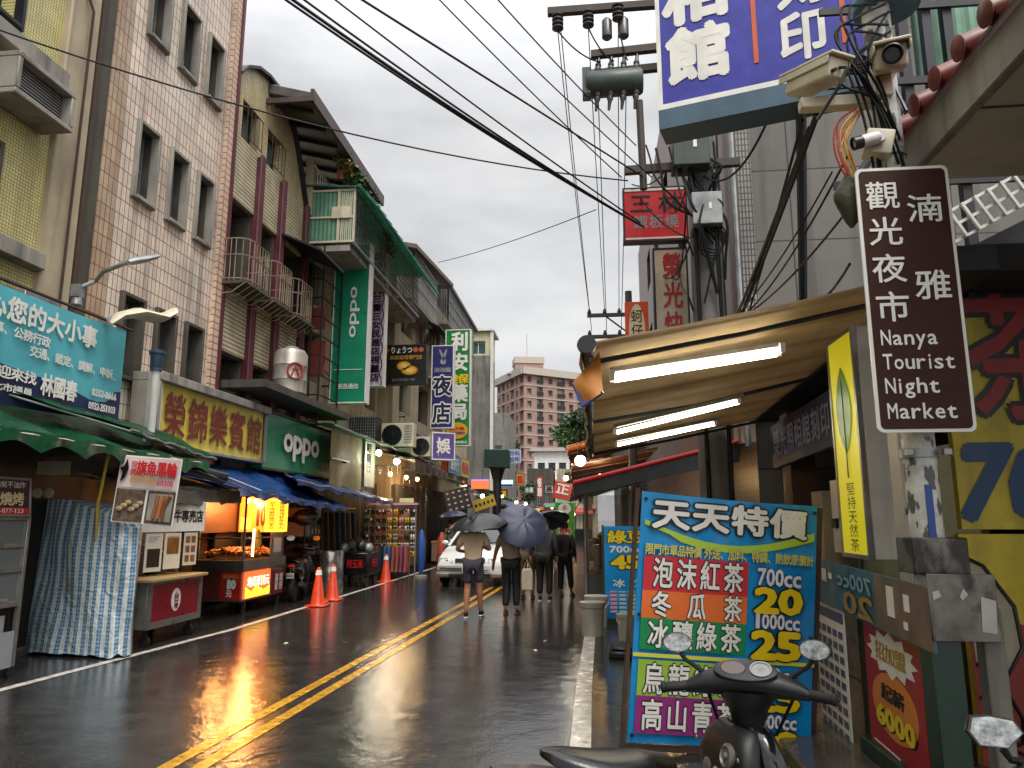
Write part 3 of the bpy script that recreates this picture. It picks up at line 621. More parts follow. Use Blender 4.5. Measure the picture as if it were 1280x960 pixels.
# ------------------------------------------------------------------ brick high-rise, low white building and trees far down the street
M.brick = mat('hazed_red_brick', '96786c', .75, var=.15, scale=.6)  # brick paled, the distance haze is put into its colour
M.band = mat('pale_concrete_band', 'b0a598', .7, var=.2)
def tower():
    r = thing('apartment_tower', 'tall red brick apartment tower with a pale cornice at the far end of the street', 'building', (-14, 150, 0))
    C0 = V((-13.8, 150, 0)); H = 31.2
    for nm, ang, w, bays in (('front', math.atan2(.75, 1), 18.5, 7), ('side', R(180) - math.atan2(1.9, 1), 16, 6)):
        d = V((math.cos(ang), math.sin(ang), 0)) if nm == 'front' else None
        if nm == 'front': m = fr(C0, ang); x0, x1 = 0, w
        else:
            m = fr(C0 + V((math.cos(ang), math.sin(ang), 0)) * w, ang + R(180)); x0, x1 = 0, w
        ops = []; st = 2.62
        for f in range(12):
            z = .8 + f * st
            for k in range(bays):
                xc = x0 + (k + .5) * w / bays; hw = (.75 if k % 3 == 1 else 1.0) if k % 2 else .55
                ops.append((xc - hw, xc + hw, z, z + (1.9 if k % 2 else 1.3)))
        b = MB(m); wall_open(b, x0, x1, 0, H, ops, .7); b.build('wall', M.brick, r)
        st_ = [MB(m), MB(m)]
        for j, o in enumerate(ops):
            if o[2] < 5: continue
            own = nm == 'front' or j % 2 == 0 and j < 60; b, g = (MB(m), MB(m)) if own else st_; yy = .62; w_ = .12
            b.box(o[0], yy, o[2], o[0] + w_, yy + .1, o[3]); b.box(o[1] - w_, yy, o[2], o[1], yy + .1, o[3]); b.box(o[0] + w_, yy, o[2], o[1] - w_, yy + .1, o[2] + w_); b.box(o[0] + w_, yy, o[3] - w_, o[1] - w_, yy + .1, o[3]); xm = (o[0] + o[1]) / 2; b.box(xm - w_ / 2, yy, o[2] + w_, xm + w_ / 2, yy + .1, o[3] - w_)
            g.quad((o[0], .69, o[2]), (o[1], .69, o[2]), (o[1], .69, o[3]), (o[0], .69, o[3]), 0 if (j * 7 + j // 5) % 3 else 1)
            if own:
                wi = b.build('window', M.band, r); g.build('pane', [M.glass_blue, M.curtained], wi)
                if o[3] - o[2] > 1.5: q = MB(m); q.box(o[0], -.25, o[2], o[1], -.12, o[2] + .75); q.build('balcony_rail', M.darkmetal, wi)
        if st_[0].v: wi = tag(st_[0].build('window', M.band, r), kind='stuff'); st_[1].build('pane', [M.glass_blue, M.curtained], wi)
        b = MB(m)
        for f in range(13): b.box(x0, -.12, .1 + f * st, x1, .0, .28 + f * st)
        b.box(x0 - .6, -.8, H, x1 + .3, .3, H + 1.5); b.build('cornice', M.band, r)
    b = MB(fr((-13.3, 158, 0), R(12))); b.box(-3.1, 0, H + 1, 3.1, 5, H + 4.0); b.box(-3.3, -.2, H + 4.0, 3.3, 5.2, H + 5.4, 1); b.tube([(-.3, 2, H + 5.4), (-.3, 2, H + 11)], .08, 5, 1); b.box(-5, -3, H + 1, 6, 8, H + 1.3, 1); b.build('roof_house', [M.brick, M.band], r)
    return r
tower()
r = thing('low_building', 'low white building with a dark window band in front of the brick tower', 'building', (-5, 105, 0)); FW = fr((-8.2, 105, 0), 0)
b = MB(FW); ops = [(k * 1.5 + .5, k * 1.5 + 1.5, 8.2, 9.4) for k in range(5)]; wall_open(b, 0, 8, 0, 11.0, ops, .4); b.build('wall', M.white, r)
b = MB(FW); b.box(-.5, -.6, 11.0, 8.5, 3, 11.5); b.box(-.3, -1.2, 6.6, 8.3, 0, 7.0); b.build('roof', M.band, r)
for o in ops: window(r, FW, *o, .4, fw=.1)
def tree(name, lab, loc, h, rx, rz, n, s, mt, seed=1):
    rnd = random.Random(seed); t = thing(name, lab, 'tree', loc, group='trees far down the street'); b = MB(); L = V(loc)
    b.tube([L, L + V((.1, 0, h * .35)), L + V((0, .1, h * .7))], [h * .035, h * .028, h * .012], 8)
    for k in range(7):
        a = k * 2.4; b.tube([L + V((0, 0, h * (.32 + .05 * k))), L + V((math.cos(a) * rx * .7, math.sin(a) * rx * .7, h * (.5 + .06 * k)))], [h * .014, h * .004], 5)
    b.build('trunk', M.bark, t); b = MB()
    for k in range(26):
        a = rnd.uniform(0, 6.3); q = rnd.random() ** .5 * rx * .85; zz = h - rz + rnd.uniform(-1, 1) * rz * .85 * math.sqrt(max(0, 1 - (q / rx) ** 2)); rr = rx * rnd.uniform(.2, .38)
        leaves(b, L + V((math.cos(a) * q, math.sin(a) * q, zz)), (rr, rr, rr * .75), n // 26, s, 0 if k % 3 else 1, rnd)
    b.build('crown', mt, t)
tree('street_tree', 'broad green tree crown beside the orange awning, in front of the brick tower', (-.5, 66, 0), 12.0, 2.9, 3.1, 9000, .36, [M.leaf, M.leaf_dark], 3)
tree('street_tree', 'slender dark tree behind the green hanging box, in front of the brick tower', (-8.3, 70, 0), 9.6, 1.6, 2.6, 2600, .3, [M.leaf_dark, M.leaf], 5)
# ------------------------------------------------------------------ generic sign board
def board(name, lab, cat, m, w, h, th=.12, face=None, frame=None, fw=.03, side=None, loc=None, group=None, round_=0.):
    r = thing(name, lab, cat, loc if loc is not None else (m @ V((w / 2, th / 2, 0))), group=group)
    b = MB(m); b.box(0, 0, 0, w, th, h); b.build('panel', face, r, bev=.004)
    if frame:
        b = MB(m); k = .012
        b.box(-k, -k, -k, fw, th + k, h + k); b.box(w - fw, -k, -k, w + k, th + k, h + k); b.box(fw, -k, -k, w - fw, th + k, fw); b.box(fw, -k, h - fw, w - fw, th + k, h + k); b.build('frame', frame, r, bev=.004)
    return r
def rrect(w, h, r, n=6):
    pts = []
    for cx, cz, a0 in ((w - r, h - r, 0), (r, h - r, 90), (r, r, 180), (w - r, r, 270)):
        for k in range(n + 1): a = R(a0 + 90 * k / n); pts.append((cx + r * math.cos(a), cz + r * math.sin(a)))
    return pts
def paint(name, col, rough=.4, var=.1, **k): return mat(name, col, rough, var=var, **k)

# ------------------------------------------------------------------ concrete building and row beyond the orange awning
M.panelcon = tilemat('concrete_facade_panel', ('5f5b55', '6a655f'), '302e2b', 1.9, 1.15, .012, 'xz', streak=.85, dirt='3d3935', wear=.2, rough=.7)
M.browntile = tilemat('brown_strip_tile', ('6b4c3a', '7c5a46'), '3c2c23', .1, .2, .01, 'yz', streak=.4, dirt='2e251f')
rG = thing('concrete_building', 'grey concrete panel building above the orange awning, behind the brown road sign', 'building', (5, 16, 0))
b = MB(); b.quad((2.38, 11, 3.4), (9, 11, 3.4), (9, 11, 16), (2.38, 11, 16)); b.quad((2.38, 11, 0), (4.2, 11, 0), (4.2, 11, 3.4), (2.38, 11, 3.4)); b.build('wall', M.panelcon, rG)
FRW = lambda x: fr((x, 0, 0), R(-90))               # right row facing the street: local x = -distance
b = MB(FRW(2.38)); ops = [(-15.5 - k * 3.4, -14.0 - k * 3.4, z, z + 1.4) for k in range(5) for z in (4.6, 7.6, 10.6)]
wall_open(b, -34, -11, 0, 14, ops, .25); b.build('street_wall', M.browntile, rG)
for o in ops: window(rG, FRW(2.38), *o, .25, fm=M.galv)
b = MB(); b.box(2.3, 10.9, 3.0, 2.52, 11.0, 15); b.box(2.3, 11.0, 3.0, 2.378, 11.2, 15); b.build('corner_strip', tilemat('pale_corner_tile', ('9a948a', '8b857b'), '4a4640', .05, .1, .012, 'xz'), rG)
b = MB()
for x, y in ((2.2, 10.7), (2.05, 11.6), (2.28, 12.4)): b.tube([(x, y, 2.6), (x, y, 14)], .045, 8)
b.build('drain_pipe', M.galv, rG, smooth=True)

# single storey shop under the awning
rH = thing('shop', 'single storey drink shop with a dark open front under the orange awning', 'shop', (3, 8, 0))
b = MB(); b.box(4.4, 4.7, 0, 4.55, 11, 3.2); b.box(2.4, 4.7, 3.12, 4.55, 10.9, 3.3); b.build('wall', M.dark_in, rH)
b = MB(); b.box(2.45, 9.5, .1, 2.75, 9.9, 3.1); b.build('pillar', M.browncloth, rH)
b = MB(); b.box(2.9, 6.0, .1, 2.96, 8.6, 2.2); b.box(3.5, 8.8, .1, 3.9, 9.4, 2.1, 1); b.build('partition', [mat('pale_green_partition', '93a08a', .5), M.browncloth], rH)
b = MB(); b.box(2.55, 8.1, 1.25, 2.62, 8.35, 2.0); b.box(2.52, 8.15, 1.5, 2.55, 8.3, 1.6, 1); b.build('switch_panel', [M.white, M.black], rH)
b = MB(); b.box(2.5, 8.55, .9, 2.88, 8.9, 1.9); b.build('drink_cooler', M.concrete_beige, rH, bev=.01)
# counter and clutter inside
b = MB(); b.box(2.45, 6.2, .1, 2.85, 9.3, 1.0); b.build('counter', M.steel, rH, bev=.01)

# ------------------------------------------------------------------ orange retractable awning
def canvasmat():
    m = stripemat('orange_brown_canvas', ('bda888', 'bba684', 'bfaa8a', 'bba684', 'bca786', 'ae977a'), .11, 'y', .75, var=.2)
    b = m.node_tree.nodes['Principled BSDF']; b.inputs['Specular IOR Level'].default_value = .15; return translucent(m, .4)
M.canvas = canvasmat()
AW = thing('awning', 'large orange canvas awning with folding arms and fluorescent tubes over the drink shop', 'awning', (1.0, 7.4, 2.7))
def awz(x, y): return 2.74 + (x / 2.2) * .42 - (y - 4.8) * .045 + .018 * math.sin(y * 9) * math.sin(math.pi * min(1, max(0, x / 2.2)))
b = MB(); b.sheet(lambda u, v: (2.3 * u, 4.75 + 5.4 * v, awz(2.3 * u, 4.75 + 5.4 * v)), 10, 60, .012); b.build('canopy', M.canvas, AW, smooth=True)
b = MB(); b.tube([(-.02, 4.7, 2.7), (-.02, 10.2, 2.46)], .045, 10); b.lathe([(.0, -.03), (.06, -.03), (.065, 0), (.06, .03), (0, .03)], (-.02, 4.69, 2.71), 16, ax=(0, 1, 0))
b.build('front_bar', M.darkmetal, AW, smooth=True)
b = MB()
for y in (5.0, 7.4, 9.9): b = MB(); b.tube([(.02, y, awz(0, y) - .07), (1.05, y + .05, awz(1.05, y) - .1), (2.3, y, awz(2.3, y) - .07)], .018, 8); b.build('folding_arm', M.darkmetal, AW, smooth=True)
b = MB()
def val(u, v):
    y = 4.75 + 5.4 * u; x = -.055 - .02 * math.sin(y * 7) * v
    d = .12 + .05 * abs(math.sin(y * 2.1))
    return (x, y, 2.74 - (y - 4.8) * .045 - d * v)
b.sheet(val, 50, 4, .006); b.build('valance', M.canvas, AW, smooth=True)
b = MB()                                             # loose corner flap with blue hem
a0, a1, a2, a3 = P(749, 440, y=4.9), P(716, 479, y=4.86), P(729, 508, y=4.78), P(754, 490, y=4.74)
def flap(u, v):
    p = (a0 * (1 - u) + a1 * u) * (1 - v) + (a3 * (1 - u) + a2 * u) * v; return p + V((0, .03 * math.sin(u * 5 + v * 3), 0))
b.sheet(flap, 10, 10, .004); fl = b.build('corner_flap', mat('orange_cloth', 'b5742f', .7, var=.2), AW, smooth=True)
b = MB(); b.tube([a1, a2], .011, 6); b.tube([a2, a3], .011, 6); b.build('hem', M.letter_blue, fl)
b = MB(); b.hexa([(2.2, 4.6, 3.1), (2.5, 4.6, 3.1), (2.5, 10.3, 2.9), (2.2, 10.3, 2.9)], [(2.2, 4.6, 3.26), (2.5, 4.6, 3.26), (2.5, 10.3, 3.06), (2.2, 10.3, 3.06)]); b.build('wall_bracket', M.darkmetal, AW)
M.tube = emat('fluorescent_tube', (1, .91, .7), 14.)
def fluor(x0, y0, z0, x1, z1, n, lab):
    t = thing('fluorescent_light', lab, 'light', ((x0 + x1) / 2, y0, (z0 + z1) / 2 + .06), group='fluorescent lights under the orange awning')
    b = MB(); b.hexa([(x0 - .03, y0 - .05, z0 + .035), (x1 + .03, y0 - .05, z1 + .035), (x1 + .03, y0 + .05, z1 + .035), (x0 - .03, y0 + .05, z0 + .035)], [(x0 - .03, y0 - .03, z0 + .075), (x1 + .03, y0 - .03, z1 + .075), (x1 + .03, y0 + .03, z1 + .075), (x0 - .03, y0 + .03, z0 + .075)]); b.build('housing', M.galv, t)
    for k in range(n):
        yy = y0 + (k - (n - 1) / 2) * .13
        b = MB(); b.tube([(x0, yy, z0), (x1, yy, z1)], .02, 10); tb = b.build('tube', M.tube, t, smooth=True)
        b = MB()
        for xx, zz in ((x0, z0), (x1, z1)): b.box(xx - .03, yy - .022, zz - .022, xx + .005, yy + .022, zz + .05)
        b.build('end_cap', M.white, tb)
fluor(.17, 5.3, 2.6, 1.36, 2.77, 2, 'double fluorescent light at the street end of the orange awning, longest of three')
fluor(.23, 6.9, 2.39, 1.37, 2.66, 1, 'single fluorescent tube in the middle below the orange awning')
fluor(.29, 8.5, 2.43, 1.41, 2.66, 1, 'shortest single fluorescent tube at the deep end below the orange awning')

# ------------------------------------------------------------------ tiled eave, top corner
EV = thing('tiled_eave', 'concrete eave edged with red brown round roof tiles above the brown road sign', 'roof', (3.5, 2.5, 3.68))
b = MB(); b.box(2.02, -.5, 3.68, 6, 4.55, 3.8); b.build('soffit', mat('grey_soffit', 'bdb8a8', .8, var=.2), EV)
b = MB(); b.box(1.96, -.5, 3.665, 2.02, 4.57, 3.9); b.build('fascia', M.concrete, EV, bev=.008)
b = MB()
for y in (1.5, 2.6, 3.7): b.box(2.02, y, 3.672, 6, y + .012, 3.68)
b.build('joint', M.concrete_dark, EV)
b = MB()
for k in range(14):
    y = 4.4 - k * .265
    b.tube([(1.9, y, 3.955), (2.6, y, 4.25)], .06, 10); b.lathe([(.062, 0), (.068, .01), (.05, .02), (.0, .024)], (1.9, y, 3.955), 14, ax=(-1, 0, -.15))
b.hexa([(1.93, 4.5, 3.9), (1.93, .7, 3.9), (2.6, .7, 4.2), (2.6, 4.5, 4.2)], [(1.93, 4.5, 3.92), (1.93, .7, 3.92), (2.6, .7, 4.22), (2.6, 4.5, 4.22)]); b.build('roof_tile', mat('red_brown_clay', '6e3226', .5, var=.35), EV, smooth=True)
b = MB(); b.box(3.2, 4.2, 0, 3.4, 4.5, 3.68); b.build('post', M.darkmetal, EV)
# steel frame and white lattice behind
FRM = thing('steel_frame', 'dark steel frame of uprights standing behind the cameras and above the tiled eave', 'frame', (2.4, 5.6, 3.2))
b = MB()
for px in (1137, 1168, 1195):
    p0, p1 = P(px + 3, 150, y=5.6), P(px - 12, -40, y=5.6); b.box(p0.x - .035, 5.58, 3.2, p0.x + .035, 5.65, 6.4)
for z in (4.1, 4.95, 5.6): b.box(1.9, 5.55, z, 3.6, 5.58, z + .06)
b.tube([(1.95, 5.5, 4.0), (2.45, 5.5, 4.75)], .03, 8); b.build('bar', M.darkmetal, FRM)
b = MB(); b.box(2.7, 5.75, 5.1, 3.6, 5.8, 6.3); b.build('green_sheet', M.corr, FRM)
t = thing('lattice', 'white lattice panel below the tiled eave at the edge of the picture', 'lattice', (2.75, 5.1, 3.3)); m = fr((2.45, 5.0, 3.42), R(0), 0, R(-28)); b = MB(m)
for k in range(10): b.box(k * .1, 0, 0, k * .1 + .018, .02, .22)
for k in range(3): b.box(0, .021, k * .1, .95, .04, k * .1 + .02)
b.build('slat', M.white, t)
t = thing('roof_panel', 'dark sloping panel below the white lattice', 'panel', (2.9, 5.4, 3.3)); m = fr((2.45, 5.14, 3.36), 0, 0, R(-26)); b = MB(m); b.box(0, 0, -.3, 1.3, .06, 0); b.build('sheet', M.darkmetal, t)

# ------------------------------------------------------------------ street name pole, brown sign, cameras
PO = thing('street_pole', 'peeling white steel pole wrapped in a metal box, carrying the brown road sign and cameras', 'pole', (1.81, 4.32, 0))
M.peel = mat('peeling_white_paint', 'c2c0b8', .5, var=.4, scale=9, streak=.9, dirt='3a352f', smap=(16, 16, 7), dirtpos=(.53, .57))
b = MB(); b.lathe([(.088, 0), (.085, 1.5), (.08, 5.4)], (1.81, 4.32, 0), 20); b.build('pole', M.peel, PO, smooth=True)
b = MB(); b.lathe([(.098, 0), (.098, .05)], (1.81, 4.32, 1.93), 20); b.box(1.7, 4.2, 1.94, 1.73, 4.24, 1.97); b.box(1.89, 4.2, 1.94, 1.93, 4.24, 1.97)
b.build('clamp', M.galv, PO, smooth=True); b = MB(); b.lathe([(.095, 0), (.095, .04)], (1.81, 4.32, 3.72), 20); b.build('clamp', M.galv, PO, smooth=True)
b = MB(); b.box(1.785, 4.228, 1.5, 1.82, 4.236, 1.78); b.build('blue_tape', M.letter_blue, PO)
M.zinc = mat('dull_scratched_steel', '6d6861', .42, .6, var=.6, scale=7, streak=.85, dirt='1f1b17', smap=(6, 6, 4), dirtpos=(.5, .6))
b = MB(); b.box(1.68, 4.2, 1.31, 1.96, 4.42, 1.5); b.build('metal_wrap', M.zinc, PO, bev=.006)
m = fr((1.52, 4.1, 2.05)); SG = thing('road_sign', 'brown tourist road sign with a white border, white characters and English words', 'sign', (1.77, 4.11, 2.05))
b = MB(m); b.prism(rrect(.5, 1.51, .035), 0, .012); b.build('border', M.letter_white, SG)
b = MB(m @ Mx.Translation((.018, -.003, .018))); b.prism(rrect(.464, 1.474, .026), 0, .003); b.build('panel', mat('brown_sign_sheeting', '35170f', .6, var=.06, spec=.25), SG)
def cell(s, a, c, t0, t1, **k): txt(SG, m, s, .5 * a, 1.51 * (1 - t1), .5 * c, 1.51 * (1 - t0), M.letter_white, bold=k.pop('bold', .012), **k)
for s, t0, t1 in (('觀', .056, .165), ('光', .196, .307), ('夜', .34, .45), ('市', .484, .598)): cell(s, .09, .45, t0, t1)
cell('湳', .52, .9, .112, .223); cell('雅', .52, .9, .406, .52)
for s, c, t0, t1 in (('Nanya', .7, .626, .684), ('Tourist', .85, .715, .773), ('Night', .67, .803, .86), ('Market', .82, .894, .951)): cell(s, .11, c, t0, t1, bold=.014, gap=.06)
b = MB(); b.box(1.6, 4.114, 3.2, 1.95, 4.24, 3.24); b.box(1.6, 4.114, 2.3, 1.95, 4.24, 2.34); b.build('bracket', M.galv, SG)
# cameras
def camera_box(lab, loc, rot, L=.34, w=.15, h=.13, lens=True):
    t = thing('security_camera', lab, 'camera', loc, group='security cameras on the street pole'); m = fr(loc, *rot)
    b = MB(m); b.box(-w / 2, -L / 2, -h / 2, w / 2, L / 2, h / 2); b.build('body', M.cream, t, bev=.018, seg=3)
    b = MB(m); b.box(-w / 2 - .012, -L / 2 - .05, h / 2 - .004, w / 2 + .012, L / 2 + .03, h / 2 + .014); b.box(-w / 2 - .012, -L / 2 - .05, h / 2 - .05, -w / 2 - .003, L / 2, h / 2 - .004); b.box(w / 2 + .003, -L / 2 - .05, h / 2 - .05, w / 2 + .012, L / 2, h / 2 - .004); b.build('hood', M.cream, t, bev=.006)
    b = MB(m); b.lathe([(.045, 0), (.05, .02), (.04, .03), (.036, -.02)], (0, -L / 2, 0), 18, ax=(0, -1, 0)); lf = b.build('lens', M.black, t, smooth=True)
    b = MB(m)
    for x in (-.05, .05): b.tube([(x, L / 2, -.03), (x, L / 2 + .03, -.03)], .012, 8)
    b.tube([(0, L / 2, .0), (0, L / 2 + .06, -.02), (.03, L / 2 + .05, -.12), (.08, L / 2 - .05, -.3)], .01, 6); b.build('cable_gland', M.black, t)
    return t, m
q = P(1020, 98, y=4.2); camera_box('cream box camera seen from behind on the crossbar, pointing away along the street', q, (R(-152), R(-12)), .36, .15, .13)
q = P(1112, 74, y=4.1); t, m = camera_box('cream box camera facing the viewer at the top of the pole', q, (R(-16), R(20)), .2, .17, .14)
b = MB(m); b.lathe([(.05, 0), (.058, .035), (.05, .04), (.04, .01)], (0, -.115, 0), 20, ax=(0, -1, 0)); b.build('lens_hood', M.black, t, smooth=True)
t = thing('bullet_camera', 'small white bullet camera with a junction box just above the brown sign', 'camera', P(1095, 182, y=4.15), group='security cameras on the street pole'); q = P(1098, 180, y=4.15); m = fr(q, R(-12), 0, R(14))
b = MB(m); b.box(-.075, -.05, -.075, .075, .07, .075); b.build('junction_box', M.cream, t, bev=.012, seg=2)
b = MB(m); b.lathe([(.012, 0), (.03, .02), (.03, .05)], (0, -.05, 0), 16, ax=(0, -1, 0)); b.lathe([(.032, 0), (.036, .01), (.036, .13), (.03, .135)], (-.01, -.08, .0), 18, ax=(-.8, -.25, -.45)); b.build('body', M.white, t, smooth=True)
b = MB(m); b.lathe([(.037, .1), (.038, .15), (.03, .151), (.028, .12)], (-.01, -.08, .0), 18, ax=(-.8, -.25, -.45)); b.build('lens', M.black, t, smooth=True)
p0, p1 = P(1000, 130, y=4.25), P(1110, 130, y=4.25); b = MB(); b.box(p0.x, 4.22, p0.z - .04, p1.x, 4.3, p0.z + .03); b.box(p1.x - .08, 4.2, p0.z, p1.x + .02, 4.24, p0.z + .16); b.build('camera_arm', M.cream, PO, bev=.006)
b = MB(); q = P(1108, 12, y=4.32); b.lathe([(.19, 0), (.2, .03), (.19, .09), (.1, .13), (.03, .15)], q, 24); b.build('blue_cap', mat('blue_fibreglass', '4d6f86', .4, var=.3), PO, smooth=True)
b = MB(); rnd = random.Random(4)
for k in range(10):
    a = V((1.81 + rnd.uniform(-.1, .1), 4.2, 4.6 + rnd.uniform(-.2, .1))); c = a + V((rnd.uniform(-.35, -.1), rnd.uniform(-.05, .02), rnd.uniform(-.3, 0))); e = V((1.75 + rnd.uniform(-.08, .1), 4.2, 3.7 + rnd.uniform(-.3, .4)))
    b.tube(spl([a, (a + c) / 2 + V((0, 0, .03)), c, (c + e) / 2 + V((.02, -.03, -.05)), e]), .008, 5)
for k in range(4): z = 4.25 + k * .02; b.tube([(1.62 + .07 * math.cos(a), 4.2 + .02 * math.sin(a), z + .045 * math.sin(a)) for a in [R(30 * q) for q in range(13)]], .008, 5)
b.build('cable_bundle', M.cable, PO, smooth=True)
for c_, nm in (('b08a1e', 'yellow'), ('a03a2a', 'red')):
    b = MB(); rnd = random.Random(len(nm))
    for k in range(5): x = 1.5 + rnd.uniform(-.03, .04); b.tube(spl([(x + .12, 4.2, 4.0), (x, 4.19, 3.85 + rnd.uniform(-.1, .05)), (x + rnd.uniform(-.03, .03), 4.19, 3.7), (x + .06, 4.2, 3.5)]), .006, 5)
    b.build('thin_wire', paint(nm + '_wire', c_), PO, smooth=True)
b = MB(); m = fr(P(1062, 250, y=4.22)); b.sheet(lambda u, v: m @ V((.08 * math.cos(6.283 * u) * (1 + .15 * math.sin(9 * v + 5 * u)) * math.sin(math.pi * (v * .92 + .04)), .07 * math.sin(6.283 * u) * math.sin(math.pi * (v * .92 + .04)), .17 * (v - .5) * 2)), 16, 10)
b.build('wrapped_sack', mat('olive_tarpaulin', '3f3d2a', .7, var=.4, bump=.5, bscale=25), PO, smooth=True)

# ------------------------------------------------------------------ yellow leaf light box, yellow wall sign
m = fr((1.8, 5.7, 1.33), R(-90)); t = thing('light_box', 'tall yellow lit sign box with a green leaf, standing beside the brown road sign', 'sign', (1.9, 5.35, 1.33))
b = MB(m); b.box(0, .02, 0, .55, .42, 1.58); b.build('case', mat('pale_grey_sheet', 'bdb8ae', .5, var=.2, streak=.3, dirt='6a655c'), t, bev=.008)
b = MB(m); b.box(.03, -.004, .03, .52, .02, 1.55); b.build('panel', emat('lit_yellow_panel', 'd2c71a', .26, 'd2c71a'), t)
b = MB(m); b.box(0, -.012, 0, .03, .02, 1.58); b.box(.52, -.012, 0, .55, .02, 1.58); b.box(.03, -.012, 0, .52, .02, .03); b.box(.03, -.012, 1.55, .52, .02, 1.58); b.build('frame', M.steel, t)
leaf = [(.275 + s * .15 * math.sin(math.pi * k / 12) ** .8, .72 + .62 * k / 12) for s, ks in ((1, range(13)), (-1, range(11, 0, -1))) for k in ks]
b = MB(m); b.prism(leaf, -.012, -.008); b.build('leaf_print', paint('leaf_green_print', '6f9d3f', .35, .25), t)
b = MB(m); b.prism([(.265, .55), (.285, .55), (.28, .74), (.277, 1.25), (.273, 1.25), (.27, .74)], -.016, -.012); b.build('leaf_stem', paint('dark_green_print', '28401c'), t)
txt(t, m, '堅持天然茶', .19, .04, .36, .52, M.letter_black, vert=True, gap=.06, bold=.005)
t = thing('metal_cabinet', 'grey steel cabinet standing behind the street pole', 'cabinet', (2.15, 4.95, .1)); b = MB(); b.box(1.86, 4.72, .1, 2.07, 4.88, 2.75); b.build('body', mat('grey_cabinet_paint', 'a39c91', .45, var=.25, streak=.4), t, bev=.006)
b = MB(); b.box(1.87, 4.7, 1.62, 2.06, 4.718, 1.66); b.build('seam', M.darkmetal, t)
m = fr((2.4, 5.2, 1.53)); YS = thing('painted_sign', 'weathered yellow painted wall sign with a red tea character and blue price 70', 'sign', (3.3, 5.2, 1.53))
M.yellowpaint = mat('weathered_yellow_paint', 'c0aa2c', .5, var=.35, scale=4, streak=.35, dirt='54491c')
b = MB(m); b.box(0, 0, 0, 1.9, .06, 1.85); b.build('panel', M.yellowpaint, YS)
txt(YS, m, '茶', .12, .72, .92, 1.66, mat('dark_red_paint', '8a2420', .5, var=.3), bold=.015, edge=(M.letter_black, .012), y=-.012)
txt(YS, m, '70', .02, .08, .64, .56, mat('deep_blue_paint', '1d4068', .5, var=.3), bold=.05, skew=.18)
m = fr((2.36, 5.17, -.0)); t = thing('painted_hoarding', 'yellow hoarding painted with red and pale shapes below the blue price 70', 'sign', (3.3, 5.17, 0)); b = MB(m); b.box(0, 0, 0, 1.9, .06, 1.5); b.build('panel', mat('yellow_hoarding_paint', 'cdb41f', .5, var=.3, streak=.3, dirt='5e4f18'), t)
def blob(cs, mt, y, name):
    b = MB(m); b.prism(cs, y, y + .004); b.build(name, mt, t)
blob([(.0, 0), (.95, 0), (.95, .25), (.75, .6), (.5, .85), (.3, .95), (.0, .9)], mat('red_poster_paint', '8d2c1e', .5, var=.3), -.008, 'red_shape')
blob([(.02, .7), (.2, .64), (.3, .8), (.28, 1.05), (.12, 1.3), (.0, 1.36)], mat('pale_paint', 'a59a80', .5, var=.25), -.012, 'pale_shape')
b = MB(m)
for pts in ([(.0, 1.36), (.12, 1.3), (.28, 1.05), (.3, .8), (.2, .64), (.02, .7)], [(.02, .5), (.2, .5), (.26, .38), (.24, .24), (.12, .2), (.02, .22)], [(.1, .24), (.32, .14), (.34, .02)]): b.tube([(x, -.014, z) for x, z in pts], .013, 6)
b.build('outline', M.letter_black, t)

# ------------------------------------------------------------------ green stand with banner apron, posters
GS = thing('market_stand', 'dark green steel stand with a stickered printed apron at the foot of the street pole', 'stand', (2.0, 4.9, 0))
M.gpost = mat('chipped_dark_green_paint', '0f3024', .45, var=.4, scale=7, streak=.5, dirt='3a2e22')
b = MB(); b.box(1.72, 4.3, .1, 1.8, 5.42, .2); b.build('rail', M.gpost, GS, bev=.006); b = MB()
for x, y, s in ((1.7, 4.14, .15), (1.8, 5.42, .12), (2.5, 4.2, .1)): b = MB(); b.box(x, y, 0, x + s, y + s, 1.08); b.build('post', M.gpost, GS, bev=.006)
b = MB(); b.box(1.96, 4.14, 0, 2.06, 4.24, 1.15); b.build('stone_post', M.concrete, GS, bev=.008)
m = fr((1.7, 6.05, .98), R(-90), 0, R(1.5)); b = MB(m); b.box(0, 0, 0, 1.95, .012, .32); ap = b.build('printed_apron', mat('faded_blue_banner', '37606f', .4, var=.6, scale=5, streak=.7, dirt='5a6a66', smap=(9, 9, 6)), GS)
b = MB(m); b.box(1.2, -.004, .0, 1.949, -.001, .32); b.build('orange_print', mat('faded_orange_banner', '6f5a48', .4, var=.6, scale=5, streak=.6, dirt='3f4a4c', smap=(9, 9, 6)), ap)
fm = m @ Mx.Diagonal((-1, 1, 1, 1)); txt(ap, fm, '700cc', -1.15, .18, -.5, .28, paint('pale_blue_print', '7fa0ac'), y=-.008, bold=.02); txt(ap, fm, '20', -1.15, .02, -.6, .16, paint('orange_print', '96763c'), y=-.008, bold=.03)
b = MB(m)
for x, z, w, h in ((.15, .17, .1, .09), (.3, .2, .07, .04), (1.38, .1, .1, .17), (1.62, .16, .07, .09), (1.6, .06, .05, .04)): b.box(x, -.007, z, x + w, -.004, z + h); b.build('sticker', M.letter_white, ap); b = MB(m)
m = fr((1.69, 4.09, .99)); b = MB(m); b.box(0, 0, 0, .33, .012, .33); sp = b.build('steel_apron', M.zinc, GS, bev=.003)
b = MB(m); b.prism([(.16, .2), (.19, .23), (.17, .26), (.15, .22)], -.004, -.001); b.prism([(.24, .05), (.31, .04), (.32, .2), (.25, .22)], -.004, -.001); b.prism([(.02, .2), (.06, .22), (.05, .25), (.02, .24)], -.004, -.001); b.build('peeled_sticker', paint('worn_sticker', 'a8a49a', .5, .4), sp)
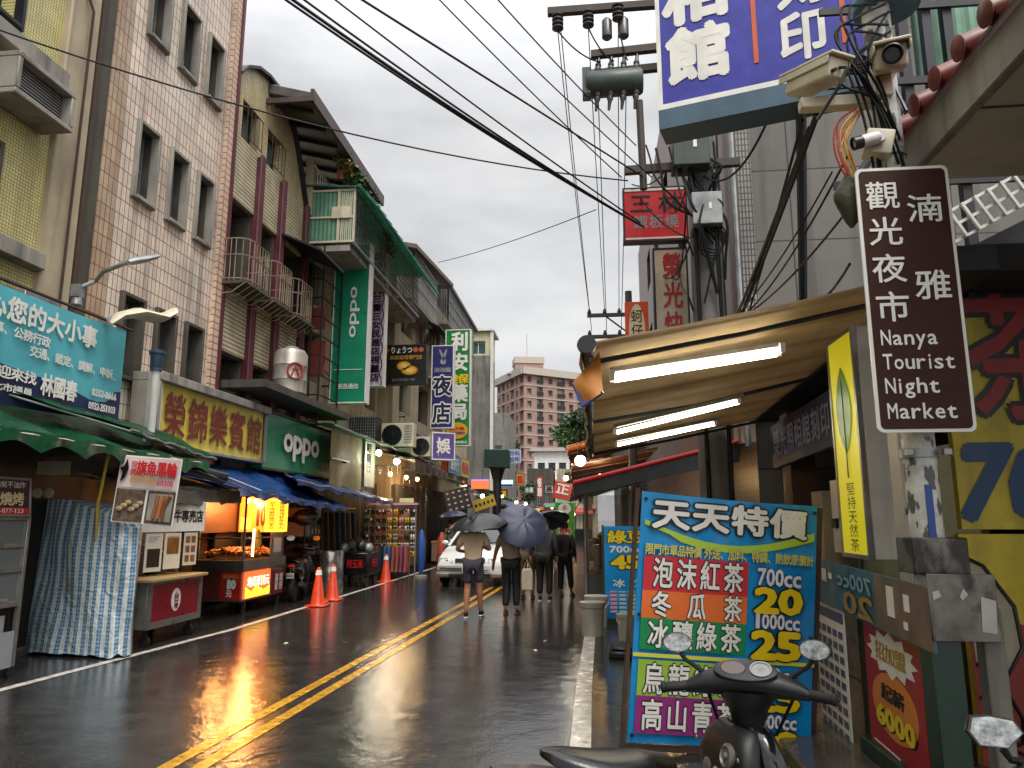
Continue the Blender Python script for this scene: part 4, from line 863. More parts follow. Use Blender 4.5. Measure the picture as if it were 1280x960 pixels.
m = fr((1.76, 5.32, .02), R(-90), 0, R(2)); t = thing('poster', 'red menu poster with a yellow starburst and the number 6000 on the green stand', 'poster', (1.76, 4.9, 0)); b = MB(m); b.box(0, 0, 0, .86, .006, .93); b.build('sheet', paint('red_poster', '9b1f24', .35, .2), t)
st = [(.43 + (.3 if k % 2 else .38) * math.cos(math.pi * k / 12), .78 + (.1 if k % 2 else .14) * math.sin(math.pi * k / 12)) for k in range(24)]; b = MB(m); b.prism(st, -.004, -.001); b.build('starburst', M.letter_white, t)
b = MB(m); b.prism([(.43 + .34 * math.cos(R(15 * k)), .48 + .19 * math.sin(R(15 * k))) for k in range(24)], -.003, -.0005); b.build('orange_disc', paint('orange_print', 'cf7a2a'), t)
txt(t, m, '招加盟', .2, .73, .66, .84, M.letter_gold, bold=.02); txt(t, m, '6000', .15, .34, .72, .46, M.letter_yellow, bold=.05, edge=(M.letter_black, .04)); txt(t, m, '起薪', .25, .5, .6, .6, M.letter_black, bold=.02)
b = MB(m)
for k in range(6): b.box(.07, -.003, .05 + k * .03, .07 + .3 + .05 * (k % 3), -.001, .06 + k * .03)
b.build('fine_print', M.letter_white, t)
m = fr((1.72, 6.25, .0), R(-90), 0, R(1)); t = thing('price_list', 'white price list sheet with a blue printed grid hanging beside the big blue banner', 'poster', (1.72, 5.9, 0)); b = MB(m); b.box(0, 0, .05, .68, .006, .97); b.build('sheet', M.letter_white, t)
b = MB(m)
for a in range(5):
    for c in range(9): b.box(.04 + a * .125, -.003, .09 + c * .085, .13 + a * .125, -.001, .14 + c * .085)
b.box(.02, -.003, .88, .66, -.001, .95); b.build('printed_grid', paint('blue_grey_print', '46527a', .4, .5), t)

# ------------------------------------------------------------------ big blue price banner, second blue banner
m = fr((.2, 5.42, .1), R(13), R(3), R(4.6)); BS = thing('price_banner', 'large bright blue drink price banner with white outlined characters, 20 and 25 in yellow', 'banner', (.8, 5.5, 0)); w, h = 1.32, 1.7
M.bluecloth = mat('bright_blue_vinyl', '0c86c4', .28, var=.2, scale=2, streak=.15, dirt='3a5a66', bump=.6, bscale=5)
b = MB(m); b.sheet(lambda u, v: (w * u, .004 + .009 * math.sin(u * 7 + v * 2) * math.sin(math.pi * u) + .004 * math.sin(u * 23 - v * 9), h * v - .012 * math.sin(math.pi * u) * (1 if v > .5 else 0)), 40, 24, .006); b.build('cloth', M.bluecloth, BS, smooth=True)
b = MB(m); b.box(-.04, .02, -.1, -.012, .05, h + .02); b.box(w + .01, .02, -.1, w + .05, .06, h - .01); b.box(-.015, .025, -.06, w + .01, .055, -.02); b.box(-.015, .025, h - .06, w + .01, .055, h - .02); b.build('frame', M.rust, BS)
K = .036
def slab(x0, z0, x1, z1, c, dy=-.014): b = MB(m); b.box(w * x0, dy, h * z0, w * x1, dy + .003, h * z1); b.build('colour_band', paint('banner_print', c, .4, .12), BS)
def bt(s, x0, z0, x1, z1, mt=None, bold=.022, edge=None, gap=.0, **k): txt(BS, m, s, w * x0, h * z0, w * x1, h * z1, mt or M.letter_white, y=-.02, bold=bold, edge=edge or (M.letter_black, .02), gap=gap, **k)
sw = [(0.02 + .96 * k / 14, .85 - .075 * math.sin(math.pi * k / 14) + (.015 if k < 3 else 0)) for k in range(15)] + [(0.02 + .96 * k / 14, .885 - .08 * math.sin(math.pi * k / 14 * 1.0) - .0) for k in range(14, -1, -1)]
b = MB(m); b.prism([(w * x, h * z) for x, z in sw], -.012, -.009); b.build('swoosh', paint('lime_print', 'a8c43a'), BS)
bt('天天特價', .06, .855, .93, .975, bold=.04, edge=(M.letter_black, .04), gap=.08)
bt('限門市單品特價 外送、加料、特調、熱飲原價計', .03, .745, .98, .79, paint('lime_yellow_print', 'c9c04a'), bold=.025, edge=(M.bluecloth, .0))
slab(.03, .6, .61, .74, 'c02a34'); slab(.03, .49, .61, .6, 'd86a2a'); slab(.03, .365, .61, .49, '13834a')
bt('泡沫紅茶', .08, .615, .58, .735, gap=.2); bt('冬', .08, .498, .19, .6); bt('瓜', .28, .498, .38, .6); bt('茶', .48, .498, .58, .6); bt('冰釀綠茶', .07, .375, .58, .487, gap=.2)
bt('700cc', .66, .655, .91, .725, bold=.03, edge=(M.letter_blue, .02)); bt('20', .65, .545, .92, .645, M.letter_yellow, bold=.05, edge=(M.letter_black, .018)); bt('1000cc', .65, .48, .91, .54, bold=.03, edge=(M.letter_blue, .02)); bt('25', .64, .36, .92, .47, M.letter_yellow, bold=.05, edge=(M.letter_black, .018))
slab(.0, .335, 1.0, .35, 'd2cf4a', -.012)
slab(.03, .185, .61, .325, '8fb23c'); slab(.03, .04, .61, .185, '8a2a72')
bt('烏龍綠茶', .06, .195, .58, .315, gap=.18); bt('高山青茶', .06, .055, .58, .175, gap=.18)
bt('700cc', .66, .27, .91, .325, bold=.03, edge=(M.letter_blue, .02)); bt('25', .65, .155, .92, .255, M.letter_yellow, bold=.05, edge=(M.letter_black, .018)); bt('1000cc', .66, .085, .91, .14, bold=.03, edge=(M.letter_blue, .02)); bt('30', .65, .0, .92, .075, M.letter_yellow, bold=.05, edge=(M.letter_black, .018))
b = MB(m)
for x, z in ((.02, .97), (.98, .97), (.02, .5), (.98, .45), (.02, .03), (.98, .03)): b.lathe([(.013, 0), (.013, .006)], (w * x, -.008, h * z), 12, ax=(0, -1, 0))
b.build('eyelet', M.black, BS)
m = fr((.16, 11.8, .1), R(4)); t = thing('price_banner', 'narrow blue price banner reading 45, standing on the kerb beyond the large blue one', 'banner', (.5, 11.8, 0)); b = MB(m); b.box(0, 0, 0, .72, .012, 1.38); b.build('cloth', M.bluecloth, t)
b = MB(m); b.box(-.03, .014, -.1, 0, .044, 1.4); b.box(.72, .014, -.1, .75, .044, 1.4); b.build('frame', M.rust, t)
txt(t, m, '綠豆沙', .05, 1.12, .95, 1.32, M.letter_yellow, bold=.03, edge=(M.letter_black, .03)); txt(t, m, '700cc', .08, .98, .6, 1.08, M.letter_white, bold=.03); txt(t, m, '45', .1, .74, .56, .94, M.letter_yellow, bold=.05, edge=(M.letter_black, .03))
txt(t, m, '冰沙', .12, .46, .56, .58, M.letter_white, bold=.02, gap=.4)
for k, c in enumerate(('c9a0b8', '9ac4d8', 'c8d89a', 'd8b48a')):
    b = MB(m); b.box(.07 + k * .14, -.004, .06, .18 + k * .14, -.001, .4); b.build('list_print', stripemat('printed_list', (c, c, '2b4a6a'), .02, 'z', var=.1), t)

# ------------------------------------------------------------------ dark blue shop sign, big purple sign and signs further on
m = fr((2.3, 9.75, 2.22), R(-90), 0, R(-1.5)); t = board('shop_sign', 'dark navy shop sign with pale characters inside the shade of the orange awning', 'sign', m, 2.5, .55, .06, paint('navy_panel', '1c2144', .5, .3), None)
txt(t, m, '榮光照相館刻印', .12, .12, 2.4, .46, paint('pale_blue_vinyl', '8d93b4'), bold=.02, gap=.1)
m = fr((.76, 7.0, 5.52), R(-17)); t = board('hanging_sign', 'large purple photo studio sign with white characters and a white border', 'sign', m, 1.95, 2.6, .3, mat('purple_plastic', '2f2f96', .35, var=.25, scale=5), None)
b = MB(m); b.box(-.012, -.012, .16, .03, .31, 2.61); b.box(.03, -.012, .16, 1.96, .31, .22); b.box(-.012, -.012, 2.58, 1.96, .31, 2.63); b.build('frame', M.letter_white, t)
b = MB(m); b.box(-.015, -.02, -.05, 1.97, .32, .16); b.build('base', mat('slate_blue_paint', '3a5566', .5, var=.3), t)
txt(t, m, '館', .1, .42, .72, 1.02, M.letter_white, bold=.05); txt(t, m, '相', .08, 1.08, .72, 1.7, M.letter_white, bold=.05); txt(t, m, '照', .08, 1.75, .72, 2.36, M.letter_white, bold=.05)
txt(t, m, '刻', 1.17, .95, 1.6, 1.5, M.letter_white, bold=.03); txt(t, m, '印', 1.17, .38, 1.6, .9, M.letter_white, bold=.03); txt(t, m, '證件', 1.17, 1.55, 1.6, 2.5, M.letter_white, bold=.03, vert=True)
for x in (.93, 1.72): b = MB(m); b.box(x, -.008, .45, x + .045, -.001, 2.5); b.build('stripe', paint('orange_red_stripe', 'c2542a'), t)
b = MB(); b.tube([(2.05, 6.7, 5.5), (2.6, 9, 4.2), (2.7, 11, 3.8)], .05, 6); b.tube([(1.5, 6.9, 8.1), (1.6, 10.2, 8.4)], .03, 6); b.build('brace', mat('slate_steel', '2c3640', .5, .3), t)
m = fr((.62, 12, 6.22)); t = board('hanging_sign', 'red hanging sign of a teppanyaki grill with black and white characters', 'sign', m, 1.06, .96, .16, mat('red_plastic', 'cf1c1f', .35, var=.2), M.darkmetal, .015)
b = MB(m); b.box(.02, -.014, .9, 1.04, -.001, .94); b.box(.02, -.014, .03, 1.04, -.001, .06); b.build('stripe', M.letter_white, t); txt(t, m, '三林', .1, .5, .98, .86, M.letter_black, bold=.02, gap=.25); txt(t, m, '鐵板燒', .16, .22, .92, .46, M.letter_grey, bold=.01, gap=.1)
m = fr((1.18, 13, 4.1)); t = board('hanging_sign', 'tall cream hanging sign with red characters below the red grill sign', 'sign', m, .6, 2.35, .2, mat('cream_plastic_panel', 'cfc4ac', .4, var=.2, streak=.3), M.darkmetal, .02)
txt(t, m, '榮光快速', .16, .05, .5, 2.26, mat('red_lettering', 'b8322c', .4), vert=True, gap=.12, bold=.03)
m = fr((.74, 15, 4.6)); t = board('hanging_sign', 'orange edged oyster omelette sign with black characters on cream', 'sign', m, .48, 1.45, .14, mat('orange_plastic', 'cf4a22', .4, var=.15), None)
b = MB(m); b.prism([(.24 + .17 * math.cos(R(15 * k)), .8 + .6 * math.sin(R(15 * k))) for k in range(24)], -.004, -.001); b.build('cream_oval', paint('cream_print', 'd8c8a4'), t); txt(t, m, '蚵仔煎', .12, .35, .36, 1.28, M.letter_black, vert=True, gap=.1, bold=.01)

# ------------------------------------------------------------------ buckets
def bucket(loc, lab, s=1.):
    t = thing('bucket', lab, 'bucket', loc, group='white plastic buckets on the kerb'); L = V(loc)
    b = MB(); b.lathe([(.0, 0), (.12 * s, 0), (.135 * s, .3 * s), (.145 * s, .31 * s), (.145 * s, .33 * s), (.13 * s, .335 * s), (.12 * s, .3 * s), (.1 * s, .05 * s)], L, 20); b.build('body', M.bucket, t, smooth=True)
    b = MB(); b.lathe([(.147 * s, 0), (.15 * s, .03 * s), (.13 * s, .035 * s), (0, .035 * s)], L + V((0, 0, .33 * s)), 20); b.build('lid', M.bucket, t, smooth=True)
    b = MB(); b.tube([L + V((.148 * s * math.cos(a), -.148 * s * abs(math.sin(a)) * .6 - .02, (.3 - .1 * math.sin(a)) * s)) for a in [R(20 * k) for k in range(10)]], .005, 5); b.build('handle', M.galv, t)
M.bucket = mat('white_polythene', 'a9a596', .4, var=.2, streak=.3)
bucket((-.04, 10.75, 0), 'white lidded bucket on the white kerb line, front one of the stacked pair', 1.25); bucket((.02, 11.6, 0), 'white lidded bucket behind another bucket on the white kerb line', 1.25); bucket((.42, 10.35, 0), 'smaller white bucket beside the narrow blue price banner', .95)
t = thing('tool_tray', 'dark plastic tray lying at the foot of the large blue banner', 'tray', (.3, 9.4, 0)); b = MB(); b.box(.15, 9.0, 0, .55, 9.6, .08); b.box(.18, 9.05, .081, .52, 9.55, .12); b.build('body', M.black, t, bev=.02)
# ================================================================== LEFT ROW: shop fronts, signs, stalls
G = lambda px, py, **k: P(px, py, **k)
M.front = mat('painted_shop_shade', '1a1613', .7, var=.5, scale=2)  # near-black slabs paint in the shade of the shop interiors
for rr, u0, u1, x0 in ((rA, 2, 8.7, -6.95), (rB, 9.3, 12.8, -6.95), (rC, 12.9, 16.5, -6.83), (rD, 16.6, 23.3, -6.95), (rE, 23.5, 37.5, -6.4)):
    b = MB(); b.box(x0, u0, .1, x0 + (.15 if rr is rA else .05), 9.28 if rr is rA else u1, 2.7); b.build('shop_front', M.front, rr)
# council banner
m = fr((-6.3, 5.4, 2.86), R(90), 0, R(0)); w, h = 3.75, 1.26
t = thing('banner', 'large teal and navy cloth banner with white characters and phone numbers above the green awning', 'banner', (-6.3, 7.2, 2.86))
M.teal = mat('teal_banner_cloth', '52abb6', .55, var=.15); M.navy = mat('navy_banner_cloth', '17284e', .5, var=.15)
def bf(u, v, z0, z1, dy=0): x = w * u; return m @ V((x, .03 * math.sin(5 * u + 2 * v) * math.sin(math.pi * u) + dy, h * (z0 + (z1(u) - z0) * v) - .05 * math.sin(math.pi * u)))
wave = lambda u: .36 + .07 * math.sin(4.2 * u + 1.6)
b = MB(); b.sheet(lambda u, v: bf(u, v, 0, lambda q: 1.), 24, 8, .006); b.build('cloth', M.teal, t, smooth=True)
b = MB(); b.sheet(lambda u, v: bf(u, v, 0, wave, -.004), 24, 4, .003); b.build('navy_print', M.navy, t, smooth=True)
def bl(s, x0, z0, x1, z1, **k): txt(t, m @ Mx.Translation((0, -.045, -.03)), s, w * x0, h * z0, w * x1, h * z1, M.letter_white, **k)
bl('關心您的大小事', .28, .7, .83, .92, bold=.035, gap=.05); bl('民事、公務行政', .36, .57, .62, .67, bold=.025); bl('交通、鑑定、調解、申訴…', .54, .45, .95, .55, bold=.025)
bl('歡迎來找', .38, .2, .58, .31, bold=.03); bl('林國春', .6, .13, .76, .33, bold=.035); bl('新北市議員', .38, .09, .57, .16, bold=.02); bl('8252-0666', .83, .24, .96, .31, bold=.04); bl('0932-351103', .82, .1, .96, .17, bold=.04)
b = MB()
b.tube([(-6.3, 5.3, 4.14), (-6.3, 9.3, 4.16)], .02, 6); b.tube([(-6.35, 9.17, 4.1), (-6.95, 9.2, 4.3)], .015, 5); b.build('rope', M.rust, t)

def awning(name, lab, pts, mt, folds=6, th=.01, drop=.16, trim=None, scal=.5, group=None, sag=.05, cat='awning'):
    "cloth from back edge (A,B) to front edge (C,D) with sag and a hanging front edge"
    Ab, Bb, Cf, Df = [V(p) for p in pts]; c = (Ab + Bb + Cf + Df) / 4; t = thing(name, lab, cat, tuple(c), group=group)
    def f(u, v):
        p = (Ab * (1 - u) + Bb * u) * (1 - v) + (Cf * (1 - u) + Df * u) * v
        return p + V((0, 0, -sag * math.sin(math.pi * v) * (.7 + .5 * math.sin(folds * 6.283 * u)) - .03 * v * abs(math.sin(folds * math.pi * u)) + .012 * math.sin(37 * u + 11 * v)))
    b = MB(); b.sheet(f, folds * 8, 10, th); b.build('canopy', mt, t, smooth=True)
    def g(u, v):
        p = f(u, 1.); out_ = (Cf - Ab); out_.z = 0; out_.normalize()
        return p + out_ * (.015 + .02 * v * math.sin(folds * 12 * u)) + V((0, 0, -v * drop * (1 - scal * abs(math.sin(folds * math.pi * u * 1.5)))))
    b = MB(); b.sheet(g, folds * 12, 3, .004); b.build('valance', mt, t, smooth=True)
    b = MB(); b.tube([f(k / 20, 1.) + V((0, 0, -.02)) for k in range(21)], .02, 6); b.build('front_bar', trim or M.galv, t, smooth=True)
    for k in range(4): u = .02 + .96 * k / 3; b = MB(); b.tube([f(u, 0) + V((0, 0, -.06)), f(u, 1.) + V((0, 0, -.04))], .014, 6); b.build('arm', M.galv, t)
    return t
M.awngreen = mat('wet_green_tarpaulin', '1f5a3c', .3, var=.45, scale=3, streak=.35, dirt='122a1e', bump=.3, bscale=12); translucent(M.awngreen, .3)
M.awnblue = mat('wet_blue_tarpaulin', '1d3f78', .3, var=.45, scale=3, streak=.35, dirt='0f1c38', bump=.3, bscale=12)
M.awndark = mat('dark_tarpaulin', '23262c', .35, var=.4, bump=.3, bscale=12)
awning('awning', 'green tarpaulin awning with a white front edge below the teal banner', [(-6.9, 4.2, 3.15), (-6.9, 10.5, 2.95), (-5.55, 4.2, 2.5), (-5.55, 10.2, 2.42)], M.awngreen, 6, drop=.2, trim=M.white, sag=.12)
t = awning('awning', 'small loose green tarpaulin corner hanging over the end of the long green awning', [(-6.3, 7.2, 2.98), (-6.3, 10.4, 2.85), (-5.6, 8.4, 2.7), (-5.6, 10.5, 2.5)], M.awngreen, 2, drop=.05, sag=.03)
awning('awning', 'blue tarpaulin awning over the orange lit food cart', [(-6.8, 10.6, 2.5), (-6.8, 15.8, 2.6), (-5.3, 10.7, 2.06), (-5.3, 15.6, 1.86)], M.awnblue, 4, drop=.12, scal=.3, sag=.1)
awning('awning', 'second blue tarpaulin awning, below the green phone shop sign', [(-6.8, 15.6, 2.65), (-6.8, 20.0, 2.6), (-5.3, 12.9, 2.32), (-5.3, 19.4, 2.05)], M.awnblue, 4, drop=.12, scal=.3, sag=.1)
awning('awning', 'long thin green awning lit by two bulbs, running above the beige canvas and shoe rack', [(-6.6, 16.5, 3.85), (-6.6, 26, 3.9), (-5.5, 15.3, 3.62), (-5.5, 25.5, 3.52)], mat('green_awning_cloth', '157a44', .4, var=.3), 5, drop=.05, sag=.03)
M.bulb = emat('white_bulb', (1, .93, .78), 9.)
M.warmbulb = emat('warm_bulb', (1, .6, .22), 9.)
def bulb(loc, lab, r=.06, mt=None, e=0, col=(1, .9, .7), group='bulbs lit under the awnings'):
    t = thing('light_bulb', lab, 'light', loc, group=group); L = V(loc); b = MB(); b.ball(L, r, 14); b.build('globe', mt or M.bulb, t, smooth=True)
    b = MB(); b.cyl(L + V((0, 0, r * .8)), L + V((0, 0, r * 1.9)), r * .45, 10); b.tube([L + V((0, 0, r * 1.9)), L + V((0, 0, r * 1.9 + .25))], .006, 4); b.build('socket', M.black, t)
    if e: lamp('bulb_light', t, 'POINT', e, col, tuple(L - V((0, 0, r * 1.6))), r)
bulb((-5.85, 19.8, 3.38), 'bright white bulb under the long green awning, nearer of the pair', .085, e=18); bulb((-5.55, 20.6, 3.2), 'bright white bulb under the long green awning, farther of the pair', .095, e=18)
b = MB(); b.quad((-6.55, 18.6, 3.15), (-6.55, 22, 3.15), (-6.55, 22, 3.8), (-6.55, 18.6, 3.8)); bk = b.build('back_cloth', mat('light_green_cloth', '3fa060', .6), bpy.data.objects['awning.004'])

# yellow hotel sign
m = fr((-6.55, 10.35, 2.7), R(90)); t = thing('shop_sign', 'yellow hotel sign with large dark red characters in a grey concrete frame', 'sign', (-6.6, 12.2, 2.7))
b = MB(m); b.box(.12, 0, .03, 3.7, .3, .96); b.build('panel', mat('faded_yellow_panel', 'd0c04e', .45, var=.25, scale=3, streak=.25, dirt='6f6526'), t)
b = MB(m); b.box(-.08, -.12, .96, 3.8, .35, 1.1); b.box(-.08, -.1, 0, .0, .35, .96); b.box(.0, -.04, 0, .12, .35, .96, 1); b.box(3.7, -.05, 0, 3.8, .35, .96); b.box(.12, -.04, -.03, 3.7, .35, .03); b.build('frame', [M.concrete, M.white], t, bev=.01)
txt(t, m, '榮錦樂賓館', .2, .14, 3.6, .86, mat('dark_red_sign_letter', '6f1519', .45, var=.3), bold=.014, gap=.1, y=-.03)
b = MB(); b.cyl((-6.35, 9.95, 2.6), (-6.35, 9.95, 3.75), .075, 14); b.build('vent_pipe_body', M.white, t); 
t.children[-1].name = 'downpipe'
t2 = thing('vent_pipe', 'white vent pipe with a faded blue cap beside the yellow hotel sign', 'pipe', (-6.2, 9.75, 2.6)); b = MB(); b.cyl((-6.2, 9.75, 2.6), (-6.2, 9.75, 3.7), .055, 14); b.build('pipe', M.white, t2, smooth=True); b = MB(); b.lathe([(.08, 0), (.08, .03), (.07, .04), (.075, .05), (.1, .24), (.115, .25), (.115, .29), (.05, .31)], (-6.2, 9.75, 3.68), 16); b.build('cap', mat('faded_blue_plastic', '2b465e', .5, var=.3), t2, smooth=True)
# green phone shop sign
m = fr((-6.52, 14.05, 2.6), R(90)); t = thing('shop_sign', 'wide green phone shop sign with rounded white letters', 'sign', (-6.5, 16.1, 2.6)); M.phone = mat('phone_green_panel', '0f7d5c', .35, var=.12, streak=.15)
b = MB(m); b.box(0, 0, 0, 4.1, .28, 1.12); b.build('panel', M.phone, t, bev=.01); b = MB(m); b.box(-.02, -.02, 1.12, 4.12, .3, 1.17); b.box(-.02, -.02, -.04, 4.12, .3, 0); b.build('frame', M.darkmetal, t)
txt(t, m, 'oppo', .85, .42, 2.9, .98, M.letter_white, bold=.035, y=-.05); txt(t, m, '板迅通信', 3.2, .14, 3.95, .28, M.letter_white, bold=.01)
b = MB(m); b.box(2.7, -.45, .38, 4.0, -.4, .42); b.box(3.9, -.42, .36, 3.96, 0, .4); b.build('bracket', M.black, t)
# canvas and poster
t = thing('canvas_screen', 'dirty beige canvas screen beside the green phone shop sign', 'screen', (-6.2, 18.2, 2.3)); b = MB(); b.sheet(lambda u, v: (-6.2 + .05 * math.sin(u * 9) * (1 - v), 17.0 + 2.35 * u, 2.3 + 1.42 * v - .1 * u * (1 - v)), 14, 6, .008); b.build('cloth', mat('dirty_beige_canvas', 'a89e72', .7, var=.35, streak=.4, dirt='5f5534'), t, smooth=True)
m = fr((-6.15, 19.5, 2.45), R(90)); t = board('poster_board', 'white vertical poster board with black lettering at the end of the beige canvas', 'sign', m, .95, 1.3, .05, mat('grey_white_poster', 'b9bcae', .5, var=.2), M.galv, .02)
txt(t, m, '眼鏡行', .15, .4, .6, 1.2, M.letter_black, vert=True, bold=.03)

# hanging signs that face up the street
def vsign(lab, y, x0, x1, z0, z1, face, frame=M.white, th=.3):
    m = fr((x0, y, z0)); return board('hanging_sign', lab, 'sign', m, x1 - x0, z1 - z0, th, face, frame, .02), m, x1 - x0, z1 - z0
t, m, w, h = vsign('tall green vertical phone shop sign with white letters turned sideways', 18, -6.66, -5.72, 4.5, 8.77, M.phone)
mm_ = m @ Mx.Translation((.62, -.012, 1.7)) @ Mx.Rotation(R(-90), 4, 'Y'); txt(t, mm_, 'oppo', 0, 0, 1.4, .26, M.letter_white, bold=.012, y=0)
txt(t, m, '板迅通信', .18, .36, .76, .5, M.letter_white, bold=.01, y=-.018); b = MB(m); b.box(.08, -.012, .86, .84, -.001, .875); b.build('rule_line', M.letter_white, t)
t, m, w, h = vsign('tall narrow pink and white vertical sign behind the green phone shop sign', 20, -6.3, -5.87, 5.3, 9.35, stripemat('pink_striped_panel', ('c3a9c0', 'b393b3', 'd5c4d2'), .06, 'x', var=.1))
txt(t, m, '最重三千人三重三女民進店視聽店', .08, .1, w - .1, h - .1, M.letter_black, vert=True, bold=.03, gap=.1, y=-.02)
b = MB(m); b.tube([(w - .05 + .03 * math.sin(k * 1.3), -.015, h * k / 40) for k in range(41)], .018, 5); b.build('wavy_trim', M.letter_black, t)
t, m, w, h = vsign('black hanging sign of an egg tart shop with two golden tarts', 22, -6.5, -5.08, 5.72, 6.95, paint('black_sign_panel', '17130f', .35), M.darkmetal)
txt(t, m, 'りょうつ', .28, .96, .98, 1.18, M.letter_white, bold=.03, y=-.018); txt(t, m, '美容蛋塔專門店', .26, .76, 1.3, .9, M.letter_gold, bold=.01, y=-.018); txt(t, m, 'ROYOTSU EGG TART', .36, .08, 1.1, .16, M.letter_grey, y=-.018)
for x, z, rx in ((.72, .56, .24), (.9, .42, .28)):
    for k, (c, q) in enumerate((('8a5a1f', 1.), ('d9a136', .82), ('e8c566', .45))): b = MB(m); b.prism([(x + rx * q * math.cos(R(18 * j)), z + .16 * q * math.sin(R(18 * j))) for j in range(20)], -.016 - .003 * k, -.014 - .003 * k); b.build('tart_print', paint('tart_colour', c), t)
for x in (.16, 1.08, 1.26): b = MB(m); b.prism([(x + .08 * math.cos(R(24 * j)), 1.07 + .08 * math.sin(R(24 * j))) for j in range(15)], -.016, -.013); b.build('dot_print', paint('orange_dot', 'b5572f'), t)
t, m, w, h = vsign('navy vertical night shop sign with two large white outlined characters', 24, -5.34, -4.6, 4.56, 7.38, paint('navy_purple_panel', '2b2a66', .35, .2), M.letter_white)
for s, z0, z1 in (('夜', 1.1, 1.78), ('店', .18, .86)): txt(t, m, s, .06, z0, w - .06, z1, paint('dark_navy_letter', '17163a'), bold=.03, edge=(M.letter_white, .045), y=-.022)
txt(t, m, '泡泡龍', .08, 1.9, w - .08, 2.06, M.letter_grey, bold=.03, y=-.02)
b = MB(m)
for x, a in ((.34, .08), (.44, -.06)): b.prism([(x + .045 * math.cos(R(24 * j)) - a * math.sin(R(24 * j)), 2.5 + .2 * math.sin(R(24 * j))) for j in range(15)], -.02, -.014)
b.prism([(.39 + .1 * math.cos(R(24 * j)), 2.27 + .11 * math.sin(R(24 * j))) for j in range(15)], -.02, -.014); b.build('hand_print', M.letter_grey, t)
t, m, w, h = vsign('green vertical pharmacy sign with white and yellow characters and an orange oval', 26, -5.28, -4.36, 4.16, 8.45, mat('pharmacy_green_panel', '137a34', .35, var=.15), M.letter_white)
for s, z0, z1, x0, x1, mt in (('利', 3.5, 4.2, .22, .84, M.letter_white), ('安', 2.75, 3.4, .22, .84, M.letter_white), ('健保', 2.28, 2.62, .1, .86, M.letter_yellow), ('藥', 1.6, 2.25, .2, .84, M.letter_white), ('局', .95, 1.55, .2, .84, M.letter_white)): txt(t, m, s, x0, z0, x1, z1, mt, bold=.04, y=-.02)
b = MB(m); b.prism([(w / 2 + .4 * math.cos(R(15 * j)), .55 + .3 * math.sin(R(15 * j))) for j in range(24)], -.018, -.014); b.build('oval_print', paint('orange_yellow_print', 'd99a1f'), t)
txt(t, m, '處方箋', .2, .56, .72, .68, M.letter_red, bold=.02, y=-.022); txt(t, m, '健保特約', .16, .4, .76, .52, M.letter_blue, bold=.02, y=-.022); txt(t, m, '健康一級藥師駐店', .08, .08, .84, .18, M.letter_white, bold=.02, y=-.02)
for y, x, z, lb in ((18.1, -6.7, 8.4, 'the top of the tall green phone shop sign'), (18.1, -6.7, 5, 'the foot of the tall green phone shop sign'), (22.1, -6.5, 6.6, 'the black egg tart sign'), (24.1, -6.4, 7, 'the top of the navy night shop sign'), (24.1, -6.4, 5, 'the foot of the navy night shop sign'), (26.1, -6.4, 8, 'the top of the green pharmacy sign'), (26.1, -6.4, 4.6, 'the foot of the green pharmacy sign')):
    t = thing('sign_bracket', 'dark steel bracket holding ' + lb, 'bracket', (-6.9, y, z), group='brackets of the hanging signs'); b = MB(); b.tube([(-7.0, y + .2, z), (x + .1, y + .2, z)], .025, 6); b.build('bar', M.darkmetal, t); b = MB(); b.tube([(-7.0, y + .2, z + .5), (x + .1, y + .2, z)], .015, 6); b.build('stay', M.darkmetal, t)

# air conditioners, drum, junk on the ledge
def aircon(loc, lab, s=1.):
    t = thing('air_conditioner', lab, 'air conditioner', loc, group='outdoor air conditioner units'); m = fr(loc); b = MB(m); b.box(-.45 * s, 0, 0, .45 * s, .35 * s, .62 * s); b.build('case', M.cream, t, bev=.012)
    b = MB(m); b.lathe([(.27 * s, 0), (.27 * s, .02), (.24 * s, .025), (.24 * s, .004)], (-.12 * s, -.0, .31 * s), 24, ax=(0, -1, 0)); b.lathe([(.08 * s, 0), (.08 * s, .03), (0, .035)], (-.12 * s, -.001, .31 * s), 16, ax=(0, -1, 0)); b.build('fan_ring', M.black, t)
    b = MB(m)
    for k in range(7): b.box(.2 * s, -.006, (.1 + k * .07) * s, .42 * s, -.001, (.13 + k * .07) * s)
    b.build('grille', M.galv, t)
aircon((-5.85, 21.6, 3.72), 'white outdoor air conditioner with a round black fan on the long green awning', 1.15); aircon((-5.2, 22.6, 3.5), 'second white outdoor air conditioner next to the purple sign box', 1.)
t = thing('condenser_cage', 'dark caged condenser unit behind the white air conditioner', 'air conditioner', (-6.6, 21, 3.9)); b = MB(); b.box(-7.0, 20.6, 3.85, -6.2, 21.2, 4.5); b.build('case', M.darkmetal, t); b = MB()
for k in range(12): b.box(-7.0 + k * .07, 20.57, 3.85, -6.98 + k * .07, 20.6, 4.5)
for k in range(8): b.box(-7.0, 20.55, 3.86 + k * .085, -6.2, 20.57, 3.875 + k * .085)
b.build('grille', M.galv, t)
m = fr((-4.95, 22.5, 3.4), R(30)); t = board('sign_box', 'purple and white sign box standing beside the white air conditioners', 'sign', m, .75, .85, .3, paint('purple_panel', '5a4a8c', .35, .2), M.white)
txt(t, m, '娛', .15, .2, .6, .68, M.letter_white, bold=.03)
